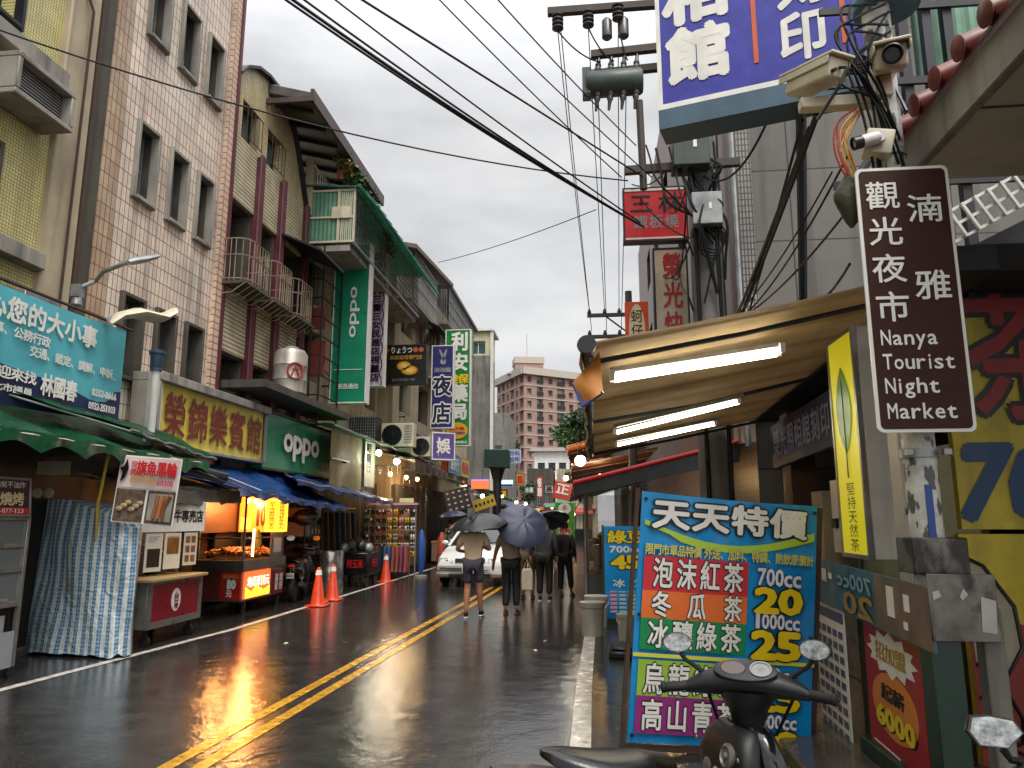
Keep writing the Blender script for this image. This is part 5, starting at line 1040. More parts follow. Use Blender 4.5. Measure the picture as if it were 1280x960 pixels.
t = thing('water_drum', 'dull metal drum with a red ring emblem on the ledge above the phone shop sign', 'drum', (-6.5, 15.1, 4.2)); b = MB(); b.lathe([(.3, 0), (.36, .04), (.36, .3), (.37, .32), (.36, .34), (.36, .62), (.37, .64), (.36, .66), (.36, .88), (.3, .98), (.16, 1.0), (.16, 1.06), (.1, 1.08)], (-6.5, 15.1, 4.22), 28); b.build('body', mat('pale_drum_metal', 'b5afa3', .45, .35, var=.35, streak=.4, dirt='5a5044'), t, smooth=True)
md_ = fr((-6.5, 15.1, 4.22), R(40)); b = MB(md_); b.tube([(.17 * math.cos(R(15 * k)), -.372, .48 + .17 * math.sin(R(15 * k))) for k in range(25)], .022, 6); b.tube([(-.08, -.372, .38), (0, -.375, .58), (.08, -.372, .38)], .02, 6); b.tube([(-.06, -.372, .52), (.06, -.372, .52)], .02, 6); b.build('emblem', mat('red_worn_print', 'a3322c', .5, var=.4, scale=9), t)
t = thing('ledge_slab', 'concrete ledge slab above the green phone shop sign', 'ledge', (-6.7, 15.5, 4.1)); b = MB(); b.box(-7.0, 13.1, 4.05, -6.1, 18, 4.2); b.build('slab', M.concrete_dark, t)

# street lamps
def slamp(lab, base, bend, tip, kind):
    t = thing('street_lamp', lab, 'lamp', base, group='street lamps on the facades'); Bp, B2, T_ = V(base), V(bend), V(tip)
    b = MB(); b.tube([Bp, Bp + V((.15, .1, .12)), Bp * .5 + B2 * .5 + V((0, 0, .05)), B2], .028, 8); b.build('arm', M.galv, t, smooth=True)
    d = (T_ - B2); n = d.normalized(); s = n.cross(V((0, 0, 1))).normalized(); u = s.cross(n); b = MB()
    if kind == 'led':
        prof = [(0, .03, .03), (.12, .07, .045), (.45, .1, .05), (.8, .1, .04), (1, .05, .02)]
    else: prof = [(0, .03, .02), (.15, .12, .05), (.4, .2, .07), (.7, .22, .06), (.9, .17, .035), (1, .06, .01)]
    rings = []
    for q, wd, ht in prof:
        c = B2 + d * q + (u * .09 * math.sin(q * 6.2) if kind != 'led' else V()); rings.append([c + s * wd * math.cos(R(30 * k)) + u * ht * math.sin(R(30 * k)) for k in range(12)])
    b.loft(rings); b.build('lamp_head', M.galv if kind == 'led' else M.cream, t, smooth=True)
    b = MB(); b.box(Bp.x - .06, Bp.y - .06, Bp.z - .12, Bp.x + .05, Bp.y + .06, Bp.z + .04); b.lathe([(.05, 0), (.07, -.1), (.03, -.16)], Bp + V((0, 0, -.12)), 12); b.build('bracket', M.galv, t)
slamp('slim grey street lamp on a bracket in front of the pink building', (-6.5, 8.4, 4.5), P(160, 328, x=-5.85), P(198, 320, x=-5.75), 'led')
slamp('wide cream street lamp head with a wavy profile above the end of the teal banner', (-6.6, 9.1, 4.25), P(138, 405, x=-6.0), P(217, 385, x=-5.75), 'old')

# ------------------------------------------------------------------ steel display cart at the edge
t = thing('food_cart', 'steel framed glass food cart with a black menu board at the edge of the picture', 'cart', (-6.5, 6.6, 0)); Y0, Y1 = 5.6, 7.36
b = MB()
for x in (-6.02, -7.1):
    for y in (Y0, 6.5, Y1): b.box(x, y, .1, x + .045, y + .045, 1.62)
for z in (.7, 1.05, 1.3, 1.58):
    b.box(-7.055, Y1, z, -6.02, Y1 + .045, z + .045); b.box(-6.02, Y0 + .05, z, -5.975, Y1, z + .045)
b.build('frame', M.steel, t, bev=.004)
b = MB(); b.box(-7.05, Y0 + .02, .2, -6.03, Y1, .7); b.box(-7.09, Y0 + .06, .7, -7.06, Y1, 1.6); b.build('cabinet', M.black, t)  # black back sheet added to paint the cart interior as shaded
b = MB(); b.quad((-5.99, Y0 + .05, 1.1), (-5.99, Y1, 1.1), (-5.99, Y1, 1.58), (-5.99, Y0 + .05, 1.58)); b.quad((-5.99, Y0 + .05, .75), (-5.99, Y1, .75), (-5.99, Y1, 1.05), (-5.99, Y0 + .05, 1.05)); b.build('glass_front', M.clear, t)
b = MB(); b.box(-7.0, Y0 + .1, 1.08, -6.06, Y1 - .05, 1.1); b.box(-7.0, Y0 + .1, .76, -6.06, Y1 - .05, .78); b.build('tray', M.steel, t)
b = MB(); rnd = random.Random(1)
for k in range(50): b.ball((rnd.uniform(-6.9, -6.1), rnd.uniform(6.2, 7.25), 1.14 if k % 2 else .82), (.05, .04, .035), 8)
b.build('food', mat('fried_food', '8a4a1c', .5, var=.5, scale=20), t, smooth=True)
b = MB(); b.box(-6.028, 6.95, .36, -6.022, 7.25, .62); b.box(-5.974, 7.1, .1, -5.968, 7.34, .46); b.build('sticker', M.letter_grey, t)
for x in (-6.02, -7.1):
    for y in (Y0, Y1): b = MB(); b.cyl((x, y, .05), (x + .04, y, .05), .05, 12); b.build('caster', M.rubber, t)
m = fr((-5.96, 5.75, 1.63), R(90), R(-6)); t = board('menu_board', 'black menu board with gold characters and a red strip above the steel cart', 'sign', m, 1.6, .38, .03, paint('black_menu_panel', '191310', .35), M.steel, .012)
txt(t, m, '無煙燒烤', .86, .1, 1.5, .24, paint('beige_vinyl', 'c9b48a'), bold=.03, y=-.015); txt(t, m, '純炭不油炸', 1.1, .28, 1.52, .35, M.letter_white, y=-.015); b = MB(m); b.box(.02, -.006, .015, 1.58, -.001, .08); b.build('red_strip', M.red, t); txt(t, m, '0906-877-123', 1.0, .025, 1.5, .07, M.letter_white, y=-.015)
t = thing('wall_notice', 'pale notice with two round dials in the dark shop behind the steel food cart', 'notice', (-6.9, 8.2, 2.0)); b = MB(fr((-6.7, 8.3, 2.02))); b.box(0, 0, .1, .42, .02, .26); b.build('sheet', M.concrete_beige, t); b = MB(fr((-6.7, 8.3, 1.9)))
for x in (.05, .2): b.lathe([(.06, 0), (.06, .03), (.05, .035)], (x, 0, 0), 16, ax=(0, -1, 0))
b.build('dial', M.concrete_beige, t)

# ------------------------------------------------------------------ stall under a striped tarpaulin
def tarpmat():
    m, t, b, n, l = newmat('blue_white_woven_tarpaulin')
    at = n.new('ShaderNodeAttribute'); at.attribute_name = 'across'; tcn = n.new('ShaderNodeTexCoord'); se = n.new('ShaderNodeSeparateXYZ'); l.new(tcn.outputs['Object'], se.inputs[0])
    def band(src, w, cut):
        d = n.new('ShaderNodeMath'); d.operation = 'DIVIDE'; l.new(src, d.inputs[0]); d.inputs[1].default_value = w; f = n.new('ShaderNodeMath'); f.operation = 'FRACT'; l.new(d.outputs[0], f.inputs[0]); g = n.new('ShaderNodeMath'); g.operation = 'LESS_THAN'; l.new(f.outputs[0], g.inputs[0]); g.inputs[1].default_value = cut; return g.outputs[0]
    def mix(f, a, c, k=1.):
        q = n.new('ShaderNodeMix'); q.data_type = 'RGBA'; s_ = n.new('ShaderNodeMath'); s_.operation = 'MULTIPLY'; l.new(f, s_.inputs[0]); s_.inputs[1].default_value = k; l.new(s_.outputs[0], q.inputs['Factor'])
        for nm, v in (('A', a), ('B', c)):
            if isinstance(v, str): q.inputs[nm].default_value = (*lin(v), 1)
            else: l.new(v, q.inputs[nm])
        return q.outputs['Result']
    c = mix(band(at.outputs['Fac'], .112, .5), 'c3c8c1', '2f6590'); c = mix(band(at.outputs['Fac'], .028, .3), c, '9db3ba', .55); c = mix(band(se.outputs['Z'], .045, .5), c, 'c6ccc6', .28)
    z = n.new('ShaderNodeTexNoise'); z.inputs['Scale'].default_value = 2.5; z.inputs['Detail'].default_value = 6; l.new(tcn.outputs['Object'], z.inputs['Vector'])
    k = n.new('ShaderNodeMapRange'); k.inputs['From Min'].default_value = .5; k.inputs['From Max'].default_value = .75; k.inputs['To Max'].default_value = .45; l.new(z.outputs['Fac'], k.inputs['Value']); c = mix(k.outputs[0], c, '6d6a60')
    l.new(c, b.inputs['Base Color']); b.inputs['Roughness'].default_value = .3
    z2 = n.new('ShaderNodeTexNoise'); z2.inputs['Scale'].default_value = 6; z2.inputs['Detail'].default_value = 7; z2.inputs['Distortion'].default_value = 1.2; l.new(tcn.outputs['Object'], z2.inputs['Vector'])
    bp = n.new('ShaderNodeBump'); bp.inputs['Strength'].default_value = .7; bp.inputs['Distance'].default_value = .05; l.new(z2.outputs['Fac'], bp.inputs['Height']); l.new(bp.outputs[0], b.inputs['Normal']); return m
ST = thing('covered_stall', 'stall wrapped in a creased blue and white striped tarpaulin', 'stall', (-6.1, 9.0, 0))
base = [(-7.05, 9.4), (-7.1, 9.0), (-6.98, 8.62), (-6.55, 8.48), (-6.15, 8.42), (-5.78, 8.38), (-5.52, 8.36), (-5.41, 8.46), (-5.5, 8.66), (-5.8, 9.0), (-6.1, 9.3), (-6.5, 9.45)]
tops = [1.8, 1.83, 1.84, 1.84, 1.75, 1.64, 1.5, 1.48, 1.5, 1.5, 1.6, 1.7]
def ring(v):
    out_ = []; n = len(base)
    for k in range(n * 6):
        a, f = divmod(k / 6, 1); a = int(a); p0, p1 = base[a % n], base[(a + 1) % n]; x, y = p0[0] + (p1[0] - p0[0]) * f, p0[1] + (p1[1] - p0[1]) * f; tz = tops[a % n] * (1 - f) + tops[(a + 1) % n] * f
        cx, cy = -6.1, 9.0; pinch = 1 - .05 * v - .16 * max(0, v - .25) * (1 if x < -6.3 else 0) - .03 * math.sin(v * 6)
        fold = .018 * math.sin(k * 1.3 + v * 4) * (1.2 - v) + .022 * math.sin(k * .42 + v * 7) + .03 * mnoise.noise(V((k * .16, v * 3.2, 1.7)))
        hem = .05 * mnoise.noise(V((k * .33, 0, 3.3))) * (1 - v) ** 4
        d = V((x - cx, y - cy, 0)); d = d * (pinch + fold); out_.append(V((cx + d.x, cy + d.y, .03 + hem + (tz - .03) * v)))
    return out_
b = MB(); rg = [ring(v / 22) for v in range(23)]; b.loft(rg, cap=False); c = V((-6.1, 9.0, 1.72)); b.loft([rg[-1], [p * .6 + c * .4 + V((0, 0, .04)) for p in rg[-1]], [p * .05 + c * .95 + V((0, 0, .06)) for p in rg[-1]]]); to = b.build('tarpaulin', tarpmat(), ST, smooth=True, ang=80)
n_ = len(base) * 6; acc = [0]
for k in range(n_): acc.append(acc[-1] + (Mx.Identity(3) @ (rg[4][(k + 1) % n_] - rg[4][k])).length)
at = to.data.attributes.new('across', 'FLOAT', 'POINT'); at.data.foreach_set('value', [acc[k % n_] for k in range(len(to.data.vertices))])
b = MB()
for x, y in ((-6.8, 8.9), (-5.65, 8.6), (-5.95, 9.05), (-6.6, 9.3)): b.cyl((x, y, .0), (x, y, .3), .03, 8)
b.build('leg', M.galv, ST)
# hanging food sign
q0, q1, q2 = P(138, 652, y=8.25), P(213, 662, y=8.25), P(143, 568, y=8.25)
m = fr(q0, R(2), 0, R(4.5)); w = (q1 - q0).length; h = (q2 - q0).length; FS = thing('hanging_sign', 'curling food sign with red characters and sausage photos above the striped tarpaulin', 'sign', q0)
cs = lambda z0, z1, dy, x0=0., x1=1.: (lambda u, v: m @ V((w * (x0 + (x1 - x0) * u), .05 * math.sin(math.pi * (x0 + (x1 - x0) * u)) + dy, h * (z0 + (z1 - z0) * v))))
b = MB(); b.sheet(cs(0, 1, 0), 12, 6, .006); b.build('sheet', M.letter_white, FS, smooth=True)
b = MB(); b.sheet(cs(.52, .98, -.008, .02, .98), 12, 3, .002); b.build('pale_print', paint('pink_print', 'cdb9b6'), FS, smooth=True)
foodp = mat('food_photo_print', '5f4c3c', .4, var=.8, scale=14); nn = foodp.node_tree
b = MB(); b.sheet(cs(.02, .5, -.008, .02, .46), 8, 3, .002); b.sheet(cs(.02, .5, -.008, .5, .98), 8, 3, .002); b.build('photo_print', foodp, FS, smooth=True)
for k, (c_, r_) in enumerate((('8d8a82', .0), ('8f5a33', .1), ('a3683c', .22), ('7d4a28', .34))):
    b = MB()
    if k == 0: b.sheet(cs(.06, .46, -.012, .53, .95), 8, 3, .002)
    else: b.tube([cs(.0, 1., -.03)(.58 + r_ * .7, .1), cs(0, 1, -.03)(.62 + r_ * .6, .28), cs(0, 1, -.03)(.6 + r_ * .9, .44)], .022, 6)
    b.build('sausage_print', paint('food_colour', c_, .4, .3), FS, smooth=True)
for k in range(6): b = MB(); b.ball(cs(0, 1, -.02)(.1 + .06 * k, .2 + .05 * (k % 3)), (.045, .008, .03), 10); b.build('snack_print', paint('snack_colour', 'a58c6a', .5, .4), FS, smooth=True)
txt(FS, m @ Mx.Translation((0, .0, 0)), '旗魚黑輪', w * .3, h * .72, w * .95, h * .93, M.letter_red, bold=.04, y=-.02); txt(FS, m, '現烤', w * .2, h * .7, w * .3, h * .92, M.letter_red, vert=True, bold=.02, y=-.02); txt(FS, m, '1支20 2支50', w * .22, h * .6, w * .62, h * .69, M.letter_gold, bold=.03, y=-.02); txt(FS, m, '6支100', w * .66, h * .58, w * .92, h * .66, M.letter_red, bold=.02, y=-.02)
b = MB(m); b.prism([(w * .06, h * .6), (w * .12, h * .66), (w * .17, h * .8), (w * .13, h * .95), (w * .09, h * .84), (w * .03, h * .8), (w * .08, h * .74)], -.024, -.02); b.build('fish_print', M.letter_black, FS)
t = thing('bamboo_pole', 'yellowish pole leaning beside the food sign above the striped tarpaulin', 'pole', (-5.9, 8.35, .5)); b = MB(); b.tube([(-6.0, 8.6, .4), P(122, 630, y=8.35), P(136, 567, y=8.3)], .018, 8); b.tube([P(136, 567, y=8.3), P(142, 566, y=8.27)], .01, 6); b.build('pole', paint('yellow_bamboo', 'b09a3a', .5, .3), t, smooth=True)

# ------------------------------------------------------------------ red fronted cart with poster board
m = fr((-5.58, 9.06, 0), R(90)); t = thing('food_cart', 'steel cart with a dark red front, white oval emblem and pale wooden top', 'cart', (-6, 9.7, 0)); L_ = 1.28
b = MB(m); b.box(0, .03, .22, L_, .75, .8); b.build('body', M.steel, t, bev=.006)
b = MB(m); b.box(.07, .018, .3, L_ - .07, .029, .76); b.build('front_panel', mat('dark_red_vinyl', '7a1220', .35, var=.15), t)
b = MB(m); b.box(0, 0, .22, .07, .029, .8); b.box(L_ - .07, 0, .22, L_, .029, .8); b.box(.07, 0, .22, L_ - .07, .029, .3); b.box(.07, 0, .76, L_ - .07, .029, .8); b.build('trim', M.steel, t)
b = MB(m); b.box(-.06, -.06, .8, L_ + .03, .8, .84); b.build('top', M.wood, t, bev=.006)
b = MB(m); b.prism([(L_ / 2 + .11 * math.cos(R(22.5 * j)), .53 + .15 * math.sin(R(22.5 * j))) for j in range(16)], .012, .018); b.build('emblem', M.letter_white, t); txt(t, m, '台', L_ / 2 - .06, .5, L_ / 2 + .06, .63, mat('emblem_red', '7a1220'), y=.008, bold=.03); txt(t, m, '灣', L_ / 2 - .05, .42, L_ / 2 + .05, .49, mat('emblem_red2', '7a1220'), y=.008, bold=.03)
for x in (.1, L_ - .15):
    for y in (.1, .65):
        b = MB(m); b.cyl((x, y, .07), (x + .05, y, .07), .07, 14); b.box(x + .01, y - .02, .1, x + .04, y + .02, .22); b.build('wheel', M.rubber, t)
b = MB(m)
for x in (.12, L_ - .1): b.box(x, .35, .84, x + .03, .38, 1.95)
b.build('upright', M.galv, t)
b = MB(m); b.box(.25, .45, .841, .55, .7, 1.25); b.box(.75, .45, .841, 1.1, .7, 1.15); b.build('steel_tank', M.zinc, t, bev=.01)
m2 = fr((-5.9, 9.3, 1.42), R(78)); t = thing('shop_sign', 'white board with black characters above the red fronted cart', 'sign', (-5.9, 9.7, 1.42)); b = MB(m2); b.box(-.02, 0, 0, 1.15, .02, .42); b.build('panel', M.letter_white, t); txt(t, m2, '台湾炸牛専売店', .1, .13, 1.1, .3, M.letter_black, bold=.03)
for k, (x, z, w_, h_, c_, lab) in enumerate(((.06, -.52, .3, .5, 'c8c4b4', 'white sheet with a small dark food photo'), (.4, -.5, .3, .48, 'd2c8b4', 'white sheet with an orange food photo'), (.76, -.47, .26, .45, 'c9bfae', 'pale sheet with rows of small photos'))):
    t = thing('menu_poster', lab + ' taped below the white board', 'poster', m2 @ V((x, 0, z))); b = MB(m2); b.box(x, -.004, z, x + w_, .004, z + h_); b.build('sheet', paint('poster_paper', c_), t)
    b = MB(m2)
    if k < 2: b.box(x + .04, -.008, z + .06 + .14 * k, x + w_ - .04, -.005, z + .3 + .12 * k)
    else:
        for a in range(2):
            for c in range(3): b.box(x + .03 + a * .11, -.008, z + .05 + c * .13, x + .11 + a * .11, -.005, z + .14 + c * .13)
    b.build('photo_print', paint('photo_dark' if k == 0 else 'photo_orange', '2e2620' if k == 0 else '8a5424', .4, .6, scale=25), t)
    b = MB(m2)
    for c in range(3): b.box(x + .05, -.007, z + h_ - .05 - c * .03, x + w_ - .05 - .04 * c, -.005, z + h_ - .04 - c * .03)
    b.build('fine_print', M.letter_grey, t)

# ------------------------------------------------------------------ orange lit fried food cart
FCART = thing('food_cart', 'fried food cart glowing orange, with red and yellow price panels reading 10', 'cart', (-6.3, 13, 0)); m = fr((-6.75, 12.2, 0)); mr_ = fr((-5.88, 12.2, 0), R(90))
b = MB(); b.box(-6.75, 12.22, .22, -5.9, 13.85, .72); b.build('cabinet', M.steel, FCART, bev=.006)
b = MB(); b.box(-6.78, 12.18, .72, -5.86, 13.9, .9); b.build('counter', mat('worn_steel_counter', '7b766e', .35, .8, var=.3), FCART, bev=.008)
b = MB()
for x, y in ((-6.74, 12.22), (-5.93, 12.22), (-6.74, 13.8), (-5.93, 13.8)): b.box(x, y, .9, x + .03, y + .03, 2.05)
b.box(-6.71, 12.225, 1.25, -5.93, 12.245, 1.275); b.box(-5.925, 12.25, 1.25, -5.905, 13.8, 1.27)
b.build('frame', M.steel, FCART)
b = MB(); rnd = random.Random(9)
for k in range(170):
    x, y = rnd.uniform(-6.65, -5.98), rnd.uniform(12.3, 13.7); z = .94 + .07 * rnd.random() + .06 * math.sin(math.pi * (x + 6.65) / .67); a = rnd.uniform(0, 6.3)
    b.tube([(x - .06 * math.cos(a), y - .06 * math.sin(a), z), (x, y, z + .02), (x + .06 * math.cos(a), y + .06 * math.sin(a), z)], rnd.uniform(.018, .032), 6)
b.build('fried_food', mat('golden_fried_food', 'b0672a', .45, var=.5, scale=18), FCART, smooth=True)
b = MB(m); b.box(.1, 1.3, 1.35, .98, 1.33, 2.0); gp = b.build('lit_menu_panel', emat('lit_orange_menu', (1, .2, .015), 1.9, 'd2541a'), FCART)
txt(gp, m, '10', .42, 1.47, .62, 1.86, mat('dark_red_letter', '4a120a'), y=1.29, bold=.04); txt(gp, m, '元', .66, 1.47, .8, 1.62, mat('dark_red_letter', '4a120a'), y=1.29, bold=.02)
b = MB(m); b.box(.14, 1.292, 1.4, .34, 1.298, 1.62); b.build('yellow_print', emat('lit_yellow_print', (1, .42, .04), 2.), gp)
m3 = fr((-6.0, 13.2, 1.36), R(35)); b = MB(m3); b.box(0, 0, 0, .4, .02, .58); yp = b.build('price_panel', emat('lit_yellow_panel', (1, .5, .03), 1.5), FCART)
txt(yp, m3, '甜不辣鹹酥雞四季豆', .06, .04, .16, .55, mat('brown_letter', '5a2408'), vert=True, bold=.01); txt(yp, m3, '薯條雞塊魷魚魚丸', .24, .04, .34, .55, mat('brown_letter', '5a2408'), vert=True, bold=.01)
b = MB(m); b.box(.48, -.012, .26, .84, .02, .7); lp = b.build('front_panel', mat('red_price_panel', 'a5201c', .35, var=.2), FCART); txt(lp, m, '10', .6, .44, .76, .58, M.letter_white, bold=.08, y=-.02, edge=(M.letter_black, .05)); txt(lp, m, '元', .6, .3, .7, .42, M.letter_white, bold=.04, y=-.02); txt(lp, m, '黃金地瓜', .52, .6, .8, .67, M.letter_gold, bold=.01, y=-.02)
b = MB(m); b.box(.02, -.006, .26, .46, .02, .7); b.build('side_panel', mat('dull_red_panel', '5d2a24', .4, var=.4), FCART)
b = MB(mr_); b.box(.08, -.014, .26, 1.05, .02, .7); rp_ = b.build('lit_front_panel', emat('lit_red_panel', (1, .1, .02), 1.6, 'c8321c'), FCART)
b = MB(mr_); b.prism([(.09, .27), (1.04, .27), (1.04, .42), (.8, .36), (.5, .45), (.3, .36), (.09, .46)], -.018, -.015); b.build('yellow_print', emat('lit_yellow_flame', (.9, .6, .03), 1.6), rp_); txt(rp_, mr_, '地瓜球10元', .14, .44, 1.0, .62, emat('lit_white_letter', (1, .9, .7), 1.2), bold=.012, y=-.022)
b = MB(mr_); b.box(1.2, -.01, .24, 1.65, .02, .66); sp_ = b.build('menu_panel', mat('dark_red_panel', '6a1a16', .35, var=.2), FCART); txt(sp_, mr_, '蘿蔔', 1.25, .3, 1.4, .6, M.letter_white, vert=True, bold=.02, y=-.016); txt(sp_, mr_, '糕餅', 1.45, .3, 1.6, .6, M.letter_white, vert=True, bold=.02, y=-.016)
b = MB(mr_); b.box(1.1, .02, .9, 1.66, .05, 1.34); b.box(1.15, 0.0, .98, 1.5, .018, 1.25, 1); b.build('display_case', [M.steel, M.letter_white], FCART, bev=.005)
b = MB()
for x, y in ((-6.7, 12.35), (-5.95, 12.35), (-6.7, 13.7), (-5.95, 13.7)): b.box(x, y, 0, x + .05, y + .05, .22)
b.build('leg', M.darkmetal, FCART)
b = MB(); b.tube([(-5.9, 12.55, .95), (-5.9, 12.56, 1.42)], .018, 8); b.build('light_tube', emat('warm_tube', (1, .62, .25), 9), FCART)
for k, (x, y) in enumerate(((-6.45, 12.6), (-6.2, 12.9), (-6.3, 13.4))):
    bulb((x, y, 1.92), ('warm bulb with a steel shade over the fried food, front one of three', 'warm bulb over the fried food, in the middle of the cart', 'warm bulb over the fried food, at the back of the cart')[k], .045, M.warmbulb, 26 if k < 2 else 30, (1, .48, .14))
b = MB(); b.hexa([(-6.75, 12.2, 1.35), (-6.72, 12.2, 1.35), (-6.72, 13.9, 1.35), (-6.75, 13.9, 1.35)], [(-6.75, 12.2, 2.1), (-6.72, 12.2, 2.1), (-6.72, 13.9, 2.1), (-6.75, 13.9, 2.1)]); b.build('back_board', M.browncloth, FCART)
t = thing('plastic_bag', 'yellow plastic bag hanging in the fried food cart', 'bag', (-6.0, 12.9, 1.2)); b = MB(); b.lathe([(.02, .34), (.05, .3), (.08, .18), (.09, .08), (.05, 0)], (-6.0, 12.9, 1.08), 12); b.build('bag', mat('yellow_plastic_film', 'c9a21c', .3, var=.3), t, smooth=True)
t = thing('bagged_cloth', 'dark bundle hanging beside the yellow price panel of the lit cart', 'bundle', (-5.8, 14.2, 1.5)); b = MB(); b.ball((-5.75, 14.5, 1.62), (.28, .2, .17), 14); b.build('bundle', M.awndark, t, smooth=True)
# umbrella-like grey canopy edge between the carts
t = awning('awning', 'short grey tarpaulin roof between the food sign and the orange lit cart', [(-6.9, 9.6, 2.2), (-6.9, 11.9, 2.25), (-5.7, 9.6, 2.0), (-5.7, 11.6, 2.05)], mat('grey_tarpaulin', '5b5a54', .5, var=.4), 2, drop=.2, scal=.1)
t = thing('folded_canopy', 'folded canopy bundle with a steel strut at the corner of the blue awning', 'canopy', (-5.6, 10.5, 2.2)); b = MB(); b.tube([(-5.75, 9.9, 2.3), (-5.5, 10.6, 2.2)], .09, 10); b.build('bundle', M.awndark, t, smooth=True); b = MB(); b.tube([(-5.6, 10.0, 2.28), (-5.3, 11.2, 2.0)], .015, 6); b.build('strut', M.steel, t)

# ------------------------------------------------------------------ shelves, foil wrapped crates, black cart, shoe rack
t = thing('shelf_rack', 'dark wire shelf rack of boxes in the shop recess behind the traffic cones', 'rack', (-6.4, 15.6, .1))
b = MB()
for x in (-6.75, -6.05):
    for y in (15.2, 16.2): b.box(x, y, .1, x + .03, y + .03, 2.0)
for z in (.4, .8, 1.2, 1.6, 1.97): b.box(-6.75, 15.2, z, -6.02, 16.23, z + .025)
b.build('frame', M.darkmetal, t)
rnd = random.Random(12)
for k in range(20):
    z = (.425, .825, 1.225, 1.625)[k % 4]; y = 15.22 + (k // 4) * .2; s = rnd.uniform(.16, .3); q = thing('storage_box', 'dull box, %s shelf up of the dark wire rack, %s from its near end' % (ORD[k % 4], ORD[k // 4]), 'box', (-6.3, y, z), group='boxes on the dark wire rack'); b = MB(); b.box(-6.5, y, z, -6.06, y + .17, z + s); b.build('carton', (M.browncloth, M.concrete_dark, M.galv, M.concrete_beige)[rnd.randrange(4)], q, bev=.008); b = MB(); b.box(-6.058, y + .03, z + .04, -6.054, y + .13, z + s * .6); b.build('tag', M.letter_grey, q)
t = thing('wrapped_crate', 'crate wrapped in shiny silver foil sheeting beyond the two near cones', 'crate', (-5.7, 16, 0)); b = MB(); rnd = random.Random(5)
foil = mat('silver_foil_sheet', 'b5b5b0', .22, .85, var=.3, scale=7, bump=.9, bscale=9)
b.sheet(lambda u, v: V((-5.72, 16, .45)) + V((.27 * (1 if abs(math.cos(6.283 * u)) > .7 else 1.25) * math.cos(6.283 * u), .3 * math.sin(6.283 * u), .45 * (2 * v - 1))) * (1 + .08 * mnoise.noise(V((u * 9, v * 7, 0)))), 28, 14); b.box(-5.9, 15.8, .8, -5.5, 16.2, .9); b.build('foil', foil, t, smooth=True, ang=80)
t = thing('push_cart', 'low black push cart with white characters, loaded with grey bundles, beyond the foil wrapped crate', 'cart', (-5.7, 17.7, 0)); b = MB(); b.box(-6.05, 17.3, .28, -5.3, 18.3, .8); b.build('body', M.black, t, bev=.02); b = MB()
for y in (17.45, 18.15):
    for x in (-6.0, -5.4): b.cyl((x, y, .14), (x + .06, y, .14), .14, 14)
b.build('wheel', M.rubber, t); txt(t, fr((-5.29, 17.4, .4), R(90)), '烤玉米', .2, .05, .7, .25, M.letter_red, bold=.03); txt(t, fr((-6.0, 17.3, .4)), '烤玉米', .2, .05, .6, .25, M.letter_red, bold=.03)
for k in range(5): q = thing('cloth_bundle', 'plastic bundle heaped on the black push cart, %s from the wall' % ORD[k], 'bundle', (-5.9 + .13 * k, 17.7, .8), group='bundles on the black push cart'); b = MB(); b.ball((-5.95 + .14 * k, 17.5 + .12 * (k % 3), .9 + .05 * (k % 2)), (.13, .14, .13), 12); b.build('bundle', (M.galv, M.concrete_dark, M.cream, M.awndark, M.galv)[k], q, smooth=True); b = MB(); b.lathe([(.03, 0), (.05, .05), (.02, .06)], (-5.95 + .14 * k, 17.5 + .12 * (k % 3), 1.01 + .05 * (k % 2)), 8); b.build('knot', M.concrete_dark, q)
SR = thing('shoe_rack', 'tall pink topped display rack hung with rows of colourful slippers', 'rack', (-5.7, 20.5, 0)); b = MB()
for x in (-6.4, -5.65, -4.95): b.box(x, 20.5, 0, x + .03, 20.53, 2.0)
for z in (.9, 1.25, 1.58, 1.9): b.box(-6.4, 20.535, z, -4.92, 20.555, z + .02)
b.build('frame', M.galv, SR); b = MB(); b.box(-6.45, 20.44, 1.97, -4.88, 20.6, 2.03); b.build('top_rail', paint('pink_strip', 'c98a9c'), SR); b = MB(); b.box(-5.9, 20.46, 2.04, -5.6, 20.48, 2.16); b.box(-5.4, 20.46, 2.04, -5.0, 20.48, 2.16); b.build('tag_card', paint('pale_card', 'c9c98f'), SR)
cl = {'black': '121212', 'yellow': 'c9a01f', 'pink': 'c98a86', 'teal': '4aa39a', 'white': 'c9c4b8', 'red': '9a3a33'}; cm = {k: paint('slipper_' + k, v, .5) for k, v in cl.items()}; rnd = random.Random(3)
for r_ in range(6):
    for c_ in range(9):
        k = 'black' if c_ < 4 or rnd.random() < .2 else rnd.choice(['yellow', 'pink', 'teal', 'white', 'yellow', 'pink', 'red'])
        x, z = -6.32 + c_ * .165, 1.78 - r_ * .23; t = thing('slipper_pair', k + ' slippers in the %s row down of the shoe rack, %s from the wall' % (ORD[r_], ORD[c_]), 'slippers', (x, 20.45, z), group=k + ' slippers on the shoe rack')
        for s in (-1, 1):
            b = MB(); b.ball((x + s * .033, 20.45, z), (.03, .03, .085), 10); f = b.build('slipper', cm[k], t, smooth=True); b = MB(); b.ball((x + s * .033, 20.425, z + .025), (.032, .02, .035), 8); b.build('strap', cm['white' if k == 'black' else 'black'] if rnd.random() < .3 else cm[k], f, smooth=True)
rnd = random.Random(8)
